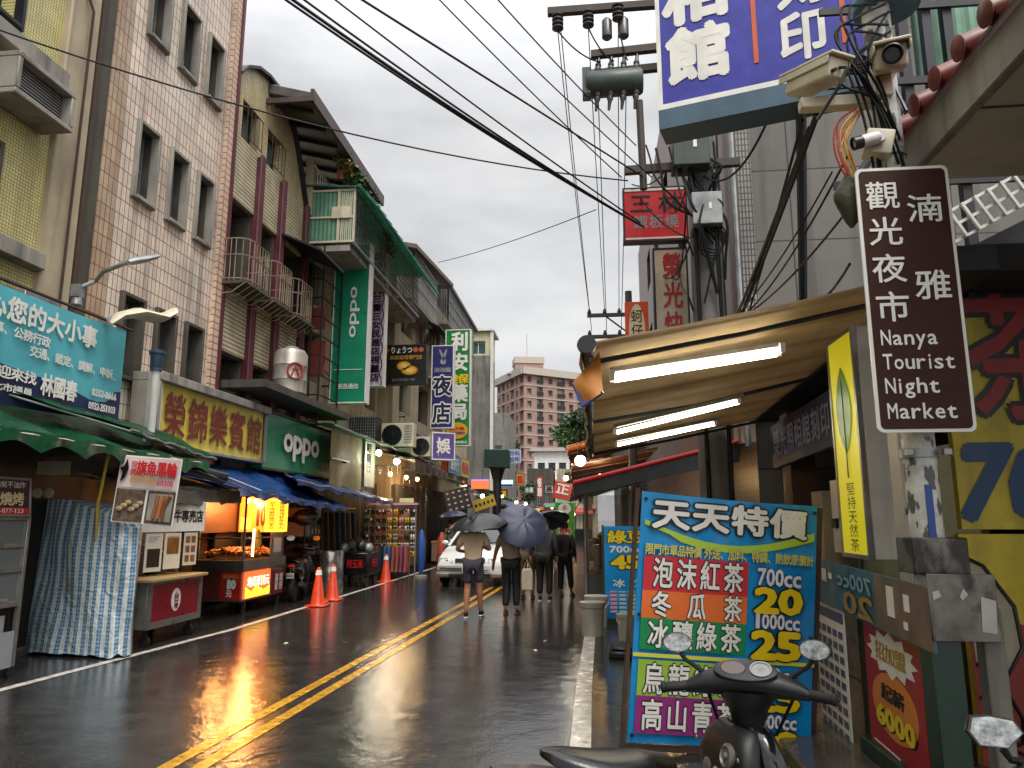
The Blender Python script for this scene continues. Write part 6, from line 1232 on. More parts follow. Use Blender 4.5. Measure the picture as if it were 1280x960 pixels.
for k in range(12):
    x = -6.35 + k * .115; c = rnd.choice(['2f5c8a', '9a4a3a', '3f7a6a', 'c9c4b8', '7a3a5a', '1d2a3a']); t = thing('garment', 'garment on the low rail before the shoe rack, %s from the wall' % ORD[k], 'clothes', (x, 19.9, .2), group='garments hanging below the shoe rack'); b = MB(); b.hexa([(x, 19.8, .18), (x + .08, 19.8, .18), (x + .1, 20.1, .18), (x - .02, 20.1, .18)], [(x + .02, 19.85, .86), (x + .06, 19.85, .86), (x + .06, 20.05, .86), (x + .02, 20.05, .86)]); b.build('cloth', paint('cloth_' + c, c, .7, .3), t, bev=.01); b = MB(); b.tube([(x + .04, 19.95, .86), (x + .04, 19.95, .92)], .006, 4); b.build('hook', M.galv, t)
t = thing('clothes_rail', 'low steel clothes rail in front of the shoe rack', 'rail', (-5.7, 19.95, 0)); b = MB(); b.tube([(-6.4, 19.95, 0), (-6.4, 19.95, .92), (-4.95, 19.95, .92), (-4.95, 19.95, 0)], .015, 6); b.build('rail', M.steel, t)
t = thing('folded_parasol', 'furled blue parasol standing at the end of the shoe rack', 'parasol', (-4.75, 20.6, 0)); b = MB(); b.lathe([(.05, .1), (.1, .3), (.11, 1.0), (.05, 1.25), (.02, 1.3)], (-4.78, 20.6, 0), 12); b.build('cover', paint('blue_cloth', '27509a', .6, .25), t, smooth=True); b = MB(); b.lathe([(.18, 0), (.18, .05), (.03, .07), (.02, .3)], (-4.78, 20.6, 0), 14); b.build('base', M.concrete, t)
t = thing('folded_parasol', 'furled orange red parasol next to the white parked scooter', 'parasol', (-4.5, 21.8, 0)); b = MB(); b.lathe([(.1, .08), (.16, .2), (.1, 1.0), (.04, 1.2)], (-4.45, 21.8, 0), 12); b.build('cover', paint('orange_red_cloth', 'a8452a', .6, .25), t, smooth=True); b = MB(); b.lathe([(.18, 0), (.18, .05), (.03, .07), (.02, .3)], (-4.45, 21.8, 0), 14); b.build('base', M.concrete, t)

# traffic cones
M.cone = mat('orange_cone_plastic', 'd2401a', .35, var=.2, scale=6, streak=.2)
def cone(loc, lab):
    t = thing('traffic_cone', lab, 'cone', loc, group='orange traffic cones along the white line'); L = V(loc)
    b = MB(); b.box(L.x - .19, L.y - .19, .0, L.x + .19, L.y + .19, .03); b.build('base', M.cone, t, bev=.01)
    b = MB(); b.lathe([(.15, .03), (.13, .06), (.035, .68), (.025, .7), (.0, .7)], L, 24); b.build('cone', M.cone, t, smooth=True)
    b = MB(); b.lathe([(.0605, .56), (.064, .56), (.05, .65), (.046, .65)], L, 24); b.build('band', M.letter_white, t)
cone((-5.12, 13.7, 0), 'orange traffic cone closest to the lit food cart, first of the close pair'); cone((-5.2, 14.7, 0), 'orange traffic cone beside the foil wrapped crate, second of the close pair'); cone((-5.3, 18.9, 0), 'orange traffic cone standing alone in front of the shoe rack')

# more of the dim shop interiors behind the blue awnings
rnd = random.Random(77)
for k in range(9):
    y = 16.6 + k * .42; c = rnd.choice(['2e3a4a', '4a3028', '3a4030', '5a5448', '1e1e22', '6a4a3a']); t = thing('hanging_coat', 'dim garment behind the second blue awning, %s from its near end' % ORD[k], 'clothes', (-6.7, y, 1.0), group='garments hanging behind the second blue awning'); b = MB(); b.hexa([(-6.85, y, .7), (-6.45, y, .7), (-6.45, y + .12, .7), (-6.85, y + .12, .7)], [(-6.78, y, 1.75), (-6.52, y, 1.75), (-6.52, y + .1, 1.75), (-6.78, y + .1, 1.75)]); b.build('cloth', paint('coat_' + c, c, .8, .3), t, bev=.02); b = MB(); b.tube([(-6.65, y + .05, 1.75), (-6.65, y + .05, 1.86)], .008, 4); b.build('hook', M.galv, t)
t = thing('clothes_rail', 'steel rail of dim garments behind the second blue awning', 'rail', (-6.65, 18.4, 1.85)); b = MB(); b.tube([(-6.65, 16.5, .1), (-6.65, 16.5, 1.87), (-6.65, 20.4, 1.87), (-6.65, 20.4, .1)], .015, 6); b.build('rail', M.steel, t)
for k, (y, z, w, h, c, s, lc, lab) in enumerate(((26.6, 3.9, 2.4, .8, 'b8b2a4', '服飾精品', M.letter_red, 'white fascia sign with red characters above the dark slate awning'), (29.4, 3.6, 2.2, .9, '8d1f1c', '海產快炒', M.letter_yellow, 'red fascia sign with yellow characters beyond the dark slate awning'), (32, 3.6, 2.4, .9, '2a5a8a', '通訊行', M.letter_white, 'blue fascia sign with white characters above the pale green awning'), (35, 3.6, 2.2, .9, 'c0a02c', '麵線', M.letter_red, 'yellow fascia sign with red characters at the end of the long beige building'))):
    m = fr((-6.25, y, z), R(90)); t = board('shop_sign', lab, 'sign', m, w, h, .2, paint('fascia_' + c, c, .4, .25), M.galv, .02); txt(t, m, s, .2, .15, w - .2, h - .15, lc, bold=.02, gap=.1, y=-.02)
# ================================================================== UTILITY POLES, WIRES
M.timber = mat('weathered_timber', '4a4039', .8, var=.4, scale=6)
M.polecon = mat('grey_pole_concrete', '6d6a64', .75, var=.35, scale=2.5, streak=.5, dirt='35322d')
M.porcelain = mat('brown_grey_porcelain', '3d3836', .3, var=.2)
M.transf = mat('grey_green_transformer_paint', '3b4640', .5, var=.35, streak=.3)
UP = thing('utility_pole', 'grey concrete utility pole with boxes, crossarms and a transformer beside the red grill sign', 'pole', (1.68, 10.4, 0))
b = MB(); b.lathe([(.235, 0), (.17, 10.6)], (1.68, 10.4, 0), 24); b.build('pole', M.polecon, UP, smooth=True)
for z, dz, x0, yo in ((9.24, .0, -.55, -.24), (8.46, .1, .1, -.24), (8.42, .1, .1, .2), (6.55, .05, .55, -.24)):
    b = MB(); b.hexa([(x0, 10.4 + yo - .05, z), (2.2, 10.4 + yo - .05, z + dz), (2.2, 10.4 + yo + .05, z + dz), (x0, 10.4 + yo + .05, z)], [(x0, 10.4 + yo - .05, z + .11), (2.2, 10.4 + yo - .05, z + dz + .11), (2.2, 10.4 + yo + .05, z + dz + .11), (x0, 10.4 + yo + .05, z + .11)]); b.build('crossarm', M.timber, UP)
b = MB(); b.cyl((.82, 10.15, 6.3), (.8, 10.15, 7.7), .055, 10); b.build('timber_post', M.timber, UP)
def insul(c, s=1., up=-1):
    b = MB(); pr = []
    for k in range(4): pr += [(.05 * s, k * .07 * s), (.09 * s, k * .07 * s + .02 * s), (.09 * s, k * .07 * s + .035 * s), (.045 * s, k * .07 * s + .06 * s)]
    b.lathe(pr, c, 12, ax=(0, 0, up)); b.build('insulator', M.porcelain, UP, smooth=True)
tops_ = [P(697, 18, y=10.1), P(735, 14, y=10.1), P(772, 6, y=10.1)]
for c in tops_: insul(c)
TR = P(768, 104, y=10.2); b = MB(); b.lathe([(.0, -.42), (.17, -.42), (.2, -.38), (.2, .38), (.17, .42), (0, .42)], TR, 20, ax=(1, 0, .02)); b.box(TR.x - .48, TR.y - .12, TR.z - .2, TR.x - .36, TR.y + .12, TR.z + .22)
tf = b.build('transformer', M.transf, UP, smooth=True)
for k in range(4):
    for up in (-1, 1): 
        b = MB(); c = TR + V((-.25 + k * .19, -.05, .17 * up)); b.lathe([(.045, 0), (.055, .05), (.04, .08), (.05, .11), (.03, .16), (.02, .3)], c, 10, ax=(.12 * up, 0, up)); b.build('bushing', M.porcelain, tf, smooth=True)
for (px, py, w, h, d, mt) in ((842, 206, .52, .58, .4, M.transf), (866, 280, .42, .48, .35, M.galv)):
    q = P(px, py, y=9.95); b = MB(); b.box(q.x, 9.95, q.z, q.x + w, 9.95 + d, q.z + h); f = b.build('junction_box', mt, UP, bev=.012); b = MB(); b.box(q.x + w * .55, 9.943, q.z + h * .45, q.x + w * .65, 9.949, q.z + h * .65); b.build('label', M.letter_white, f)
b = MB(); rnd = random.Random(2)
for k in range(14):
    a = V((1.68 + rnd.uniform(-.9, .2), 10.1, rnd.uniform(6.2, 7.0))); e = V((1.68 + rnd.uniform(-.1, .25), 10.12, rnd.uniform(4.4, 6.2))); c = (a + e) / 2 + V((rnd.uniform(-.25, .25), rnd.uniform(-.2, 0), rnd.uniform(-.35, .1)))
    b.tube(spl([a, a * .6 + c * .4, c, c * .4 + e * .6, e]), rnd.uniform(.012, .024), 5)
for k in range(4): b.tube([(1.72 + .16 * math.cos(a) + .02 * k, 10.1, 5.4 + .04 * k + .2 * math.sin(a)) for a in [R(24 * q) for q in range(16)]], .014, 5)
for x in (1.55, 1.85): b.tube([(x, 10.13, .5), (x - .03, 10.15, 6.5)], .03, 6)
b.build('cable_bundle', M.cable, UP, smooth=True)
for x in (.35, .6): b = MB(); c = V((x, 10.14, 8.75)); b.lathe([(.05, 0), (.08, .03), (.08, .3), (.05, .34)], c, 12); b.build('fuse', M.porcelain, UP, smooth=True)
U2 = thing('utility_pole', 'smaller far utility pole with two crossarms above the end of the orange awning', 'pole', (.95, 17, 0)); b = MB(); b.lathe([(.12, 0), (.08, 6.9)], (.93, 17, 0), 14); b.build('pole', M.timber, U2, smooth=True)
for z in (6.28, 5.76): b = MB(); b.box(-.05, 16.9, z, 1.1, 16.98, z + .08); b.build('crossarm', M.timber, U2)
b = MB(); b.tube([(.93, 16.94, 5.85), (.4, 16.94, 6.28)], .02, 6); b.build('brace', M.timber, U2)
for x in (0, .36, .7):
    for z in (6.36, 5.84): b = MB(); b.lathe([(.03, 0), (.05, .03), (.03, .1), (.015, .12)], (x, 16.94, z), 8); b.build('insulator', M.porcelain, U2)
def wire(lab, a, e, r=.012, sag=.25, grp=None, n=16):
    t = MB(); a, e = V(a), V(e); t.tube([a * (1 - k / n) + e * (k / n) - V((0, 0, sag * 4 * (k / n) * (1 - k / n))) for k in range(n + 1)], r, 5, cap=False)
    o = t.build('overhead_wire', M.cable, None, smooth=True, loc=tuple(a)); tag(o, lab, 'wire', grp); return o
j = P(800, 280, y=10.2)
g1 = 'thick wires of the bundle crossing the sky to the red sign'
for k, (x0, r_, e) in enumerate(((352, .016, (790, 275)), (362, .02, (800, 281)), (378, .014, (805, 284)))): wire(('highest', 'middle', 'lowest')[2 - k] + ' thick black overhead wire of the bundle running down to the red grill sign', P(x0 - 60, -46, y=6.5), P(*e, y=10.15), r_, .1, g1)
wire('overhead wire just above the thick bundle, ending at the timber post on the pole', P(360, -46, y=6.5), P(800, 278, y=10.15), .011, .06)
wire('long thin overhead wire crossing from the olive building to the utility pole', P(-40, 24, y=6.2), P(785, 226, y=10.15), .011, .28)
for x0, e, lab in ((505, (777, 222), 'overhead wire dropping from the top edge to the lower crossarm, lowest of three steep ones'), (535, (815, 222), 'overhead wire dropping from the top edge to the lower crossarm, middle of three steep ones'), (582, (795, 182), 'overhead wire dropping from the top edge to the timber post, steepest of three')): wire(lab, P(x0, -46, y=7), P(*e, y=10.15), .009, .05)
wire('overhead wire running low across the sky in a shallow curve to the timber post', P(380, -46, y=5), P(805, 222, y=10.15), .012, -.0)
wire('thin far overhead wire rising from the barred houses to the tin roofed row opposite', P(548, 328, y=26), P(745, 262, y=16), .012, .1)
g2 = 'thin wires strung between the crossarms of the two utility poles'
for k, (c, x) in enumerate(((tops_[0], 0), (tops_[0] + V((.05, 0, 0)), .05), (tops_[1], .36), (tops_[1] + V((.12, 0, -.6)), .4), (tops_[2], .7), (tops_[2] + V((.1, 0, -.9)), .74))): wire('thin wire between the two utility poles, %s from the open sky' % ORD[k], c - V((0, 0, .3)), (x, 16.94, 6.46 if k % 2 == 0 else 5.94), .008, .12, g2)
g3 = 'black cables slanting down to the orange awning'
for k, (a, e, r_) in enumerate((((1022, 140), (925, 398), .022), ((1012, 160), (918, 402), .018), ((1003, 150), (935, 394), .012), ((1062, 190), (930, 395), .01), ((1060, 262), (912, 405), .01), ((1040, 215), (905, 410), .008), ((1062, 330), (1000, 385), .012))): wire('black cable slanting down to the orange awning, %s from the utility pole' % ORD[k], P(*a, y=4.6 + .25 * k), P(*e, y=9.2), r_, .12 if k > 2 else .02, g3)
wire('thick cable curving from the utility pole to the purple photo studio sign', P(880, 220, y=10.2), P(960, 150, y=7.2), .014, .3)

# ================================================================== VEHICLES
M.carwhite = mat('white_car_paint', 'd9d8d2', .18, var=.06, coat=.6)
M.carglass = mat('car_window_glass', '1f2528', .04, var=.2, spec=.8)
M.chrome = mat('chrome', 'c8c8c8', .12, 1., var=.1)
M.lens = mat('headlight_lens', 'b9bbb6', .08, var=.2, spec=.8)
M.amber = emat('lit_amber_indicator', (1, .38, .03), 3.)
def car():
    t = thing('car', 'white sedan with one amber indicator lit, facing up the wet street', 'car', (-2.93, 18, 0)); m = fr((-2.93, 17.75, 0), R(-2))
    def sect(y, hw, z0, z1, cr):                     # lower body ring: rocker z0, shoulder z1, crown cr
        return [m @ V(p) for p in ((-hw * .94, y, z0), (-hw, y, z0 + .14), (-hw, y, (z0 + z1) / 2), (-hw * .985, y, z1 - .06), (-hw * .93, y, z1), (-hw * .5, y, z1 + cr), (0, y, z1 + cr * 1.25), (hw * .5, y, z1 + cr), (hw * .93, y, z1), (hw * .985, y, z1 - .06), (hw, y, (z0 + z1) / 2), (hw, y, z0 + .14), (hw * .94, y, z0), (0, y, z0 - .02))]
    b = MB(); b.loft([sect(y, hw, z0, z1, cr) for y, hw, z0, z1, cr in ((0.0, .72, .3, .52, .02), (.03, .79, .24, .6, .03), (.14, .825, .2, .68, .04), (.5, .845, .2, .78, .045), (1.0, .85, .2, .88, .045), (1.2, .85, .2, .92, .03), (2.4, .85, .2, .95, .02), (3.5, .85, .2, .96, .03), (4.1, .84, .22, .95, .03), (4.35, .78, .28, .88, .02))]); b.build('body', M.carwhite, t, smooth=True, ang=35)
    def gs(y, hw, z): return [m @ V(p) for p in ((-hw - .02, y, z - .06), (-hw, y, z), (-hw * .6, y, z + .035), (0, y, z + .045), (hw * .6, y, z + .035), (hw, y, z), (hw + .02, y, z - .06))]
    q = [(-.76, 1.12, .93), (.76, 1.12, .93), (.6, 1.82, 1.36), (-.6, 1.82, 1.36)]
    b = MB(m); b.loft([[V(p) for p in ((-.77, 1.1, .9), (.77, 1.1, .9), (.8, 2.4, .93), (.8, 3.6, .95), (.72, 4.0, .95), (-.72, 4.0, .95), (-.8, 3.6, .95), (-.8, 2.4, .93))], [V(p) for p in ((-.59, 1.86, 1.36), (.59, 1.86, 1.36), (.6, 2.4, 1.39), (.59, 3.1, 1.38), (.56, 3.3, 1.35), (-.56, 3.3, 1.35), (-.59, 3.1, 1.38), (-.6, 2.4, 1.39))]]); b.build('windscreen', M.carglass, t)
    b = MB(); b.loft([gs(1.8, .56, 1.345), gs(1.9, .6, 1.375), gs(2.5, .61, 1.41), gs(3.1, .59, 1.39), gs(3.3, .55, 1.35)], closed=False); b.build('roof', M.carwhite, t, smooth=True)
    for s in (-1, 1):
        b = MB(m); b.tube([(s * .775, 1.1, .91), (s * .595, 1.85, 1.37)], .035, 8); b.tube([(s * .72, 4.0, .95), (s * .57, 3.3, 1.36)], .04, 8); b.tube([(s * .81, 2.45, .93), (s * .605, 2.45, 1.39)], .025, 8); b.build('roof_pillar', M.carwhite, t, smooth=True)
        b = MB(m); b.loft([[V(p) for p in ((s * .42, .06, .53), (s * .42, .06, .66), (s * .78, .16, .7), (s * .8, .2, .55))], [V(p) for p in ((s * .42, -.012, .54), (s * .42, .04, .655), (s * .74, .09, .675), (s * .77, .08, .56))]]); hl = b.build('headlight', M.lens, t, bev=.008)
        b = MB(m); b.ball((s * .55, .05, .6), (.07, .03, .05), 12); b.build('reflector', M.chrome, hl, smooth=True)
        b = MB(m); b.loft([[V(p) for p in ((s * .7, .1, .54), (s * .7, .12, .67), (s * .81, .22, .68), (s * .815, .24, .56))], [V(p) for p in ((s * .7, .02, .54), (s * .7, .06, .67), (s * .8, .13, .67), (s * .805, .13, .56))]]); b.build('indicator', M.amber if s > 0 else M.lens, t)
        b = MB(m); b.ball((s * .93, 1.35, .98), (.1, .06, .07), 12); b.tube([(s * .78, 1.4, .93), (s * .9, 1.37, .96)], .02, 6); mi = b.build('wing_mirror', M.carwhite, t, smooth=True); b = MB(m); b.ball((s * .93, 1.4, .98), (.08, .03, .055), 12); b.build('mirror_glass', M.carglass, mi, smooth=True)
        for y in (.78, 3.45):
            b = MB(m); b.lathe([(.2, 0), (.29, .02), (.3, .06), (.3, .16), (.28, .19), (.2, .2)], (s * .68, y, .3), 24, ax=(s, 0, 0)); w_ = b.build('wheel', M.rubber, t, smooth=True); b = MB(m); b.lathe([(.19, .17), (.19, .2), (.05, .21), (0, .21)], (s * .68, y, .3), 16, ax=(s, 0, 0)); b.build('rim', M.steel, w_)
    b = MB(m); b.box(-.36, -.02, .56, .36, .05, .66); gr = b.build('grille', M.black, t, bev=.006); b = MB(m)
    for k in range(4): b.box(-.35, -.026, .57 + k * .024, .35, -.021, .575 + k * .024)
    b.ball((0, -.03, .62), (.05, .01, .035), 10); b.build('grille_bar', M.chrome, gr)
    b = MB(m); b.loft([[V((x * k, yy, z)) for x, yy, z in ((-.86, .25, .3), (-.8, -.02, .3), (-.4, -.1, .3), (.4, -.1, .3), (.8, -.02, .3), (.86, .25, .3), (.86, .25, .5), (.8, -.03, .5), (.4, -.11, .5), (-.4, -.11, .5), (-.8, -.03, .5), (-.86, .25, .5))] for k in (1.,)] * 1 + [[V((x * .97, yy + .1, z)) for x, yy, z in ((-.86, .25, .3), (-.8, -.02, .3), (-.4, -.1, .3), (.4, -.1, .3), (.8, -.02, .3), (.86, .25, .3), (.86, .25, .5), (.8, -.03, .5), (.4, -.11, .5), (-.4, -.11, .5), (-.8, -.03, .5), (-.86, .25, .5))]]); b.build('bumper', M.carwhite, t, bev=.01)
    b = MB(m); b.box(-.82, -.035, .385, .82, .1, .4); b.box(-.5, -.09, .24, .5, .05, .31); b.build('bumper_trim', M.black, t)
    b = MB(m); b.box(-.17, -.125, .36, .17, -.112, .47); pl = b.build('number_plate', M.letter_white, t); txt(pl, m, 'BK-5107', -.15, .38, .15, .45, M.letter_black, y=-.128, bold=.03)
    b = MB(m)
    for x in (-.5, .05): b.tube([(x, 1.16, .955), (x + .42, 1.3, 1.03)], .012, 5)
    b.build('wiper', M.black, t)
    b = MB(m); b.lathe([(.1, .0), (.12, .08), (.07, .12), (0, .13)], (.3, 2.2, .98), 10); b.build('steering_wheel', M.black, t)
car()

M.sblack = mat('glossy_black_scooter_plastic', '0a0a0b', .16, var=.25, scale=7, coat=.3)
M.smatte = mat('matt_black_scooter_plastic', '111112', .45, var=.3, scale=9, bump=.15, bscale=200)
M.vinylseat = mat('wet_black_vinyl', '101011', .22, var=.3, scale=6, bump=.12, bscale=120)
M.mirror = mat('mirror_glass', '9b9d9b', .05, 1., var=.7, scale=45, bump=.1, bscale=70)
def scooter(lab, loc, rz, paint_, glossy=None, mirrors=True, steer=0., mshape='round', name='scooter', mz=0., msz=1., sc=1.):
    t = thing(name, lab, 'scooter', loc); m = fr(loc, rz) @ Mx.Scale(sc, 4); ms = m @ Mx.Translation((.42, 0, 0)) @ Mx.Rotation(steer, 4, 'Z') @ Mx.Translation((-.42, 0, 0))
    def rg(c, hw, hd, n=16, tilt=0., p=2.6):           # super-ellipse ring in the x,y plane
        o_ = []
        for k in range(n):
            a = 6.2832 * k / n; ca, sa = math.cos(a), math.sin(a); x = math.copysign(abs(ca) ** (2 / p), ca) * hd; y = math.copysign(abs(sa) ** (2 / p), sa) * hw
            o_.append(m @ V((c[0] + x, y, c[1] + x * tilt)))
        return o_
    b = MB(); b.loft([rg((.4, .3), .13, .07), rg((.42, .42), .16, .07), rg((.43, .58), .187, .08), rg((.43, .72), .187, .08), rg((.42, .8), .15, .06), rg((.41, .84), .1, .05)]); b.build('front_shield', paint_, t, smooth=True, ang=60)
    b = MB(); b.loft([rg((.33, .3), .15, .03, p=5), rg((.32, .5), .175, .04, p=5), rg((.325, .72), .18, .045, p=5), rg((.345, .79), .15, .05, p=4), rg((.37, .83), .12, .04)]); ip = b.build('inner_panel', M.smatte, t, smooth=True, ang=60)
    b = MB(m); b.lathe([(.045, 0), (.047, .02), (.035, .028), (.03, .02), (.014, .022), (.012, .035), (0, .036)], (.295, -.07, .735), 20, ax=(-1, 0, .25)); b.build('ignition_lock', M.steel, ip, smooth=True); b = MB(m); b.box(.268, -.13, .4, .275, .13, .56); b.build('glove_box', M.smatte, ip, bev=.004); b = MB(m)
    for y_, z_ in ((-.16, .75), (.16, .75), (-.17, .4), (.17, .4)): b.lathe([(.009, 0), (.008, .004), (0, .004)], (.272, y_, z_), 8, ax=(-1, 0, 0))
    b.build('screw', M.steel, ip)
    b = MB(m); b.lathe([(.028, 0), (.03, .015), (.02, .02), (0, .02)], (.29, .09, .66), 16, ax=(-1, 0, .2)); b.tube([(.27, .0, .68), (.25, 0, .66), (.25, 0, .62), (.27, 0, .61)], .01, 6); b.build('hook', M.steel, ip, smooth=True)
    # handlebar cover
    rings = []
    for y, rx, rzz, xo, zo in ((-.235, .022, .022, -.035, -.02), (-.2, .04, .035, -.02, -.01), (-.14, .075, .05, 0, 0), (-.07, .105, .06, .015, .01), (0, .115, .065, .02, .012), (.07, .105, .06, .015, .01), (.14, .075, .05, 0, 0), (.2, .04, .035, -.02, -.01), (.235, .022, .022, -.035, -.02)):
        rings.append([ms @ V((.42 + xo + rx * math.cos(a), y, .98 + zo + rzz * math.sin(a) - .25 * rx * math.cos(a) * .3)) for a in [R(22.5 * k) for k in range(16)]])
    b = MB(); b.loft(rings); hc = b.build('handlebar_cover', glossy or paint_, t, smooth=True, ang=60)
    b = MB(); b.loft([[ms @ V((.43 + q_ * .8 * math.cos(a), q_ * math.sin(a), z)) for a in [R(30 * k) for k in range(12)]] for z, q_ in ((.8, .055), (.88, .075), (.96, .125))]); b.build('steering_neck', M.smatte, t, smooth=True)
    b = MB(ms @ Mx.Translation((.36, 0, 1.035)) @ Mx.Rotation(R(-32), 4, 'Y')); b.prism([(.055 * math.cos(R(15 * k)), .0) for k in range(1)] or [], 0, 0) if False else None
    pz = [(.052 * math.cos(R(15 * k)) * (1 if abs(math.sin(R(15 * k))) < .8 else .9), .115 * math.sin(R(15 * k))) for k in range(24)]
    b.loft([[V((x * 1.12, y * 1.08, 0)) for x, y in pz], [V((x * 1.12, y * 1.08, .012)) for x, y in pz], [V((x, y, .016)) for x, y in pz]]); ds = b.build('dashboard', M.darkmetal, hc, smooth=True)
    md = ms @ Mx.Translation((.36, 0, 1.035)) @ Mx.Rotation(R(-32), 4, 'Y'); b = MB(md); b.loft([[V((.038 * math.cos(R(20 * k)), .045 + .05 * math.sin(R(20 * k)), .0165)) for k in range(18)], [V((.034 * math.cos(R(20 * k)), .045 + .046 * math.sin(R(20 * k)), .02)) for k in range(18)]]); b.build('display', mat('brown_lcd_display', '4a3a34', .15, var=.2), hc, smooth=True)
    b = MB(md); b.lathe([(.04, .016), (.042, .022), (.036, .022), (.034, .018), (0, .018)], (0, -.06, 0), 20); b.build('gauge', mat('gauge_face', '7a7a78', .2, var=.2), hc, smooth=True)
    for s in (-1, 1):
        b = MB(ms); b.tube([(.385, s * .22, .965), (.37, s * .26, .962), (.345, s * .315, .96)], [.017, .02, .02], 12); b.lathe([(.023, 0), (.023, .012), (.012, .016)], (.345, s * .315, .96), 12, ax=(-.3, s, 0)); b.build('grip', M.rubber, t, smooth=True)
        b = MB(ms); b.tube([(.42, s * .21, .965), (.415, s * .245, .96), (.4, s * .29, .955), (.385, s * .34, .95)], [.01, .009, .007, .009], 8); b.build('brake_lever', M.smatte if s < 0 else M.galv, t, smooth=True)
        if mirrors:
            b = MB(ms); b.tube([(.42, s * .15, 1.0), (.41, s * .19, 1.07 + mz * .6), (.39, s * .235, 1.13 + mz), (.385, s * .25, 1.155 + mz)], [.014, .009, .009, .011], 8); b.lathe([(.022, 0), (.018, .03)], (.42, s * .15, .99), 10); mi = b.build('mirror', M.smatte, t, smooth=True)
            mm = ms @ Mx.Translation((.385, s * .265, 1.195 + mz)) @ Mx.Rotation(R(s * 14 - rz * 0), 4, 'Z') @ Mx.Rotation(R(8), 4, 'Y')
            if mshape == 'round': pr = [((.085 + .012 * s * math.sin(R(15 * k)) * 0) * math.cos(R(15 * k)), .055 * math.sin(R(15 * k))) for k in range(24)]
            else: pr = [(-.085, .0), (-.06, .04), (.02, .052), (.075, .045), (.09, .0), (.06, -.045), (-.03, -.05)]
            b = MB(mm); pr = [(y * msz, z * msz) for y, z in pr]; b.loft([[V((-.012, y, z)) for y, z in pr], [V((.004, y * 1.04, z * 1.05)) for y, z in pr], [V((.03, y * .8, z * .8)) for y, z in pr], [V((.042, y * .4, z * .4)) for y, z in pr]]); b.build('mirror_housing', M.sblack, mi, smooth=True)
            b = MB(mm); vs = [(-.0135, y * .92, z * .92) for y, z in pr]; b.add(vs, [tuple(range(len(vs)))]); b.build('mirror_glass', M.mirror, mi)
    b = MB(ms); b.tube([(.37, .1, 1.0), (.48, .16, .93), (.5, .12, .8), (.46, .05, .7)], .007, 6); b.tube([(.37, -.12, 1.0), (.47, -.17, .92), (.48, -.1, .78)], .007, 6); b.build('cable', M.cable, t, smooth=True)
    b = MB(m); b.ball((.535, 0, .66), (.03, .07, .05), 14); b.build('headlight', M.lens, t, smooth=True)
    b = MB(m); b.box(-.22, -.16, .27, .34, .16, .32); b.build('floorboard', M.smatte, t, bev=.015)
    rings = []
    for x, hw, zt, zb in ((.1, .05, .69, .62), (.07, .1, .74, .6), (-.06, .13, .765, .62), (-.18, .14, .765, .65), (-.24, .135, .775, .67), (-.34, .1, .79, .71), (-.4, .055, .797, .745), (-.44, .018, .795, .77)):
        rings.append([m @ V((x, hw * math.sin(R(-90 + 180 * k / 10)) , zb + (zt - zb) * (math.cos(R(-90 + 180 * k / 10)) ** .45 if abs(k - 5) < 5 else 0))) for k in range(11)])
    b = MB(); b.loft(rings); b.build('seat', M.vinylseat, t, smooth=True, ang=70)
    rings = []
    for x, hw, zt, zb in ((.06, .1, .62, .3), (.0, .15, .62, .3), (-.2, .16, .66, .36), (-.45, .14, .71, .5), (-.62, .06, .74, .6)):
        rings.append([m @ V((x, y * hw, zb + (zt - zb) * z)) for y, z in ((-.8, 0), (-1, .3), (-1, .8), (-.85, 1), (.85, 1), (1, .8), (1, .3), (.8, 0))])
    b = MB(); b.loft(rings); b.build('rear_body', paint_, t, smooth=True)
    b = MB(m); b.ball((-.62, 0, .68), (.03, .08, .035), 10); b.build('tail_light', M.red, t, smooth=True)
    b = MB(m); b.box(-.69, -.07, .46, -.68, .07, .56); pl = b.build('number_plate', M.letter_white, t); b = MB(m); b.box(-.68, -.02, .5, -.58, .02, .64); b.build('plate_holder', M.smatte, pl)
    txt(pl, m @ Mx.Translation((-.69, 0, 0)) @ Mx.Rotation(R(-90), 4, 'Z'), 'NKX-073', -.06, .48, .06, .54, M.letter_black, bold=.03, y=-.003)
    for x in (.66, -.42):
        b = MB(m); b.lathe([(.15, -.05), (.22, -.05), (.235, -.02), (.235, .02), (.22, .05), (.15, .05)], (x, 0, .235), 24, ax=(0, 1, 0)); w_ = b.build('wheel', M.rubber, t, smooth=True); b = MB(m); b.lathe([(.15, -.045), (.15, .045), (.04, .06), (.04, -.06)], (x, 0, .235), 16, ax=(0, 1, 0)); b.build('rim', M.darkmetal, w_)
    b = MB(); b.loft([[m @ V((.66 + .26 * math.cos(a), y, .235 + .26 * math.sin(a))) for y in (-.075, -.05, 0, .05, .075)] for a in [R(25 + 13 * k) for k in range(11)]], closed=False); b.build('front_fender', paint_, t, smooth=True)
    b = MB(m); b.tube([(.46, 0, .75), (.64, 0, .25)], .04, 8); b.build('fork', M.smatte, t)
    b = MB(m); b.tube([(-.15, -.18, .25), (-.35, -.2, .28), (-.68, -.21, .36)], [.03, .06, .05], 10); b.build('exhaust', M.darkmetal, t, smooth=True)
    return t
"# parked scooters"
SCOOT = scooter('black scooter with wet seat parked in front of the big blue price banner', (.2, 3.0, -.0), R(20), M.sblack, M.smatte, mshape='round', steer=R(56), mz=-.065, msz=.7, sc=.98)
scooter('black scooter beside the kerb of which only an angular silver mirror shows', (1.14, 1.68, 0), R(72), M.sblack, M.smatte, mshape='angular', mz=-.13, msz=.75)
scooter('dark scooter half hidden behind the two near traffic cones', (-5.95, 14.75, 0), R(100), M.sblack)
scooter('white scooter parked at the end of the shoe rack beside the white car', (-4.05, 21.8, 0), R(-70), M.carwhite)
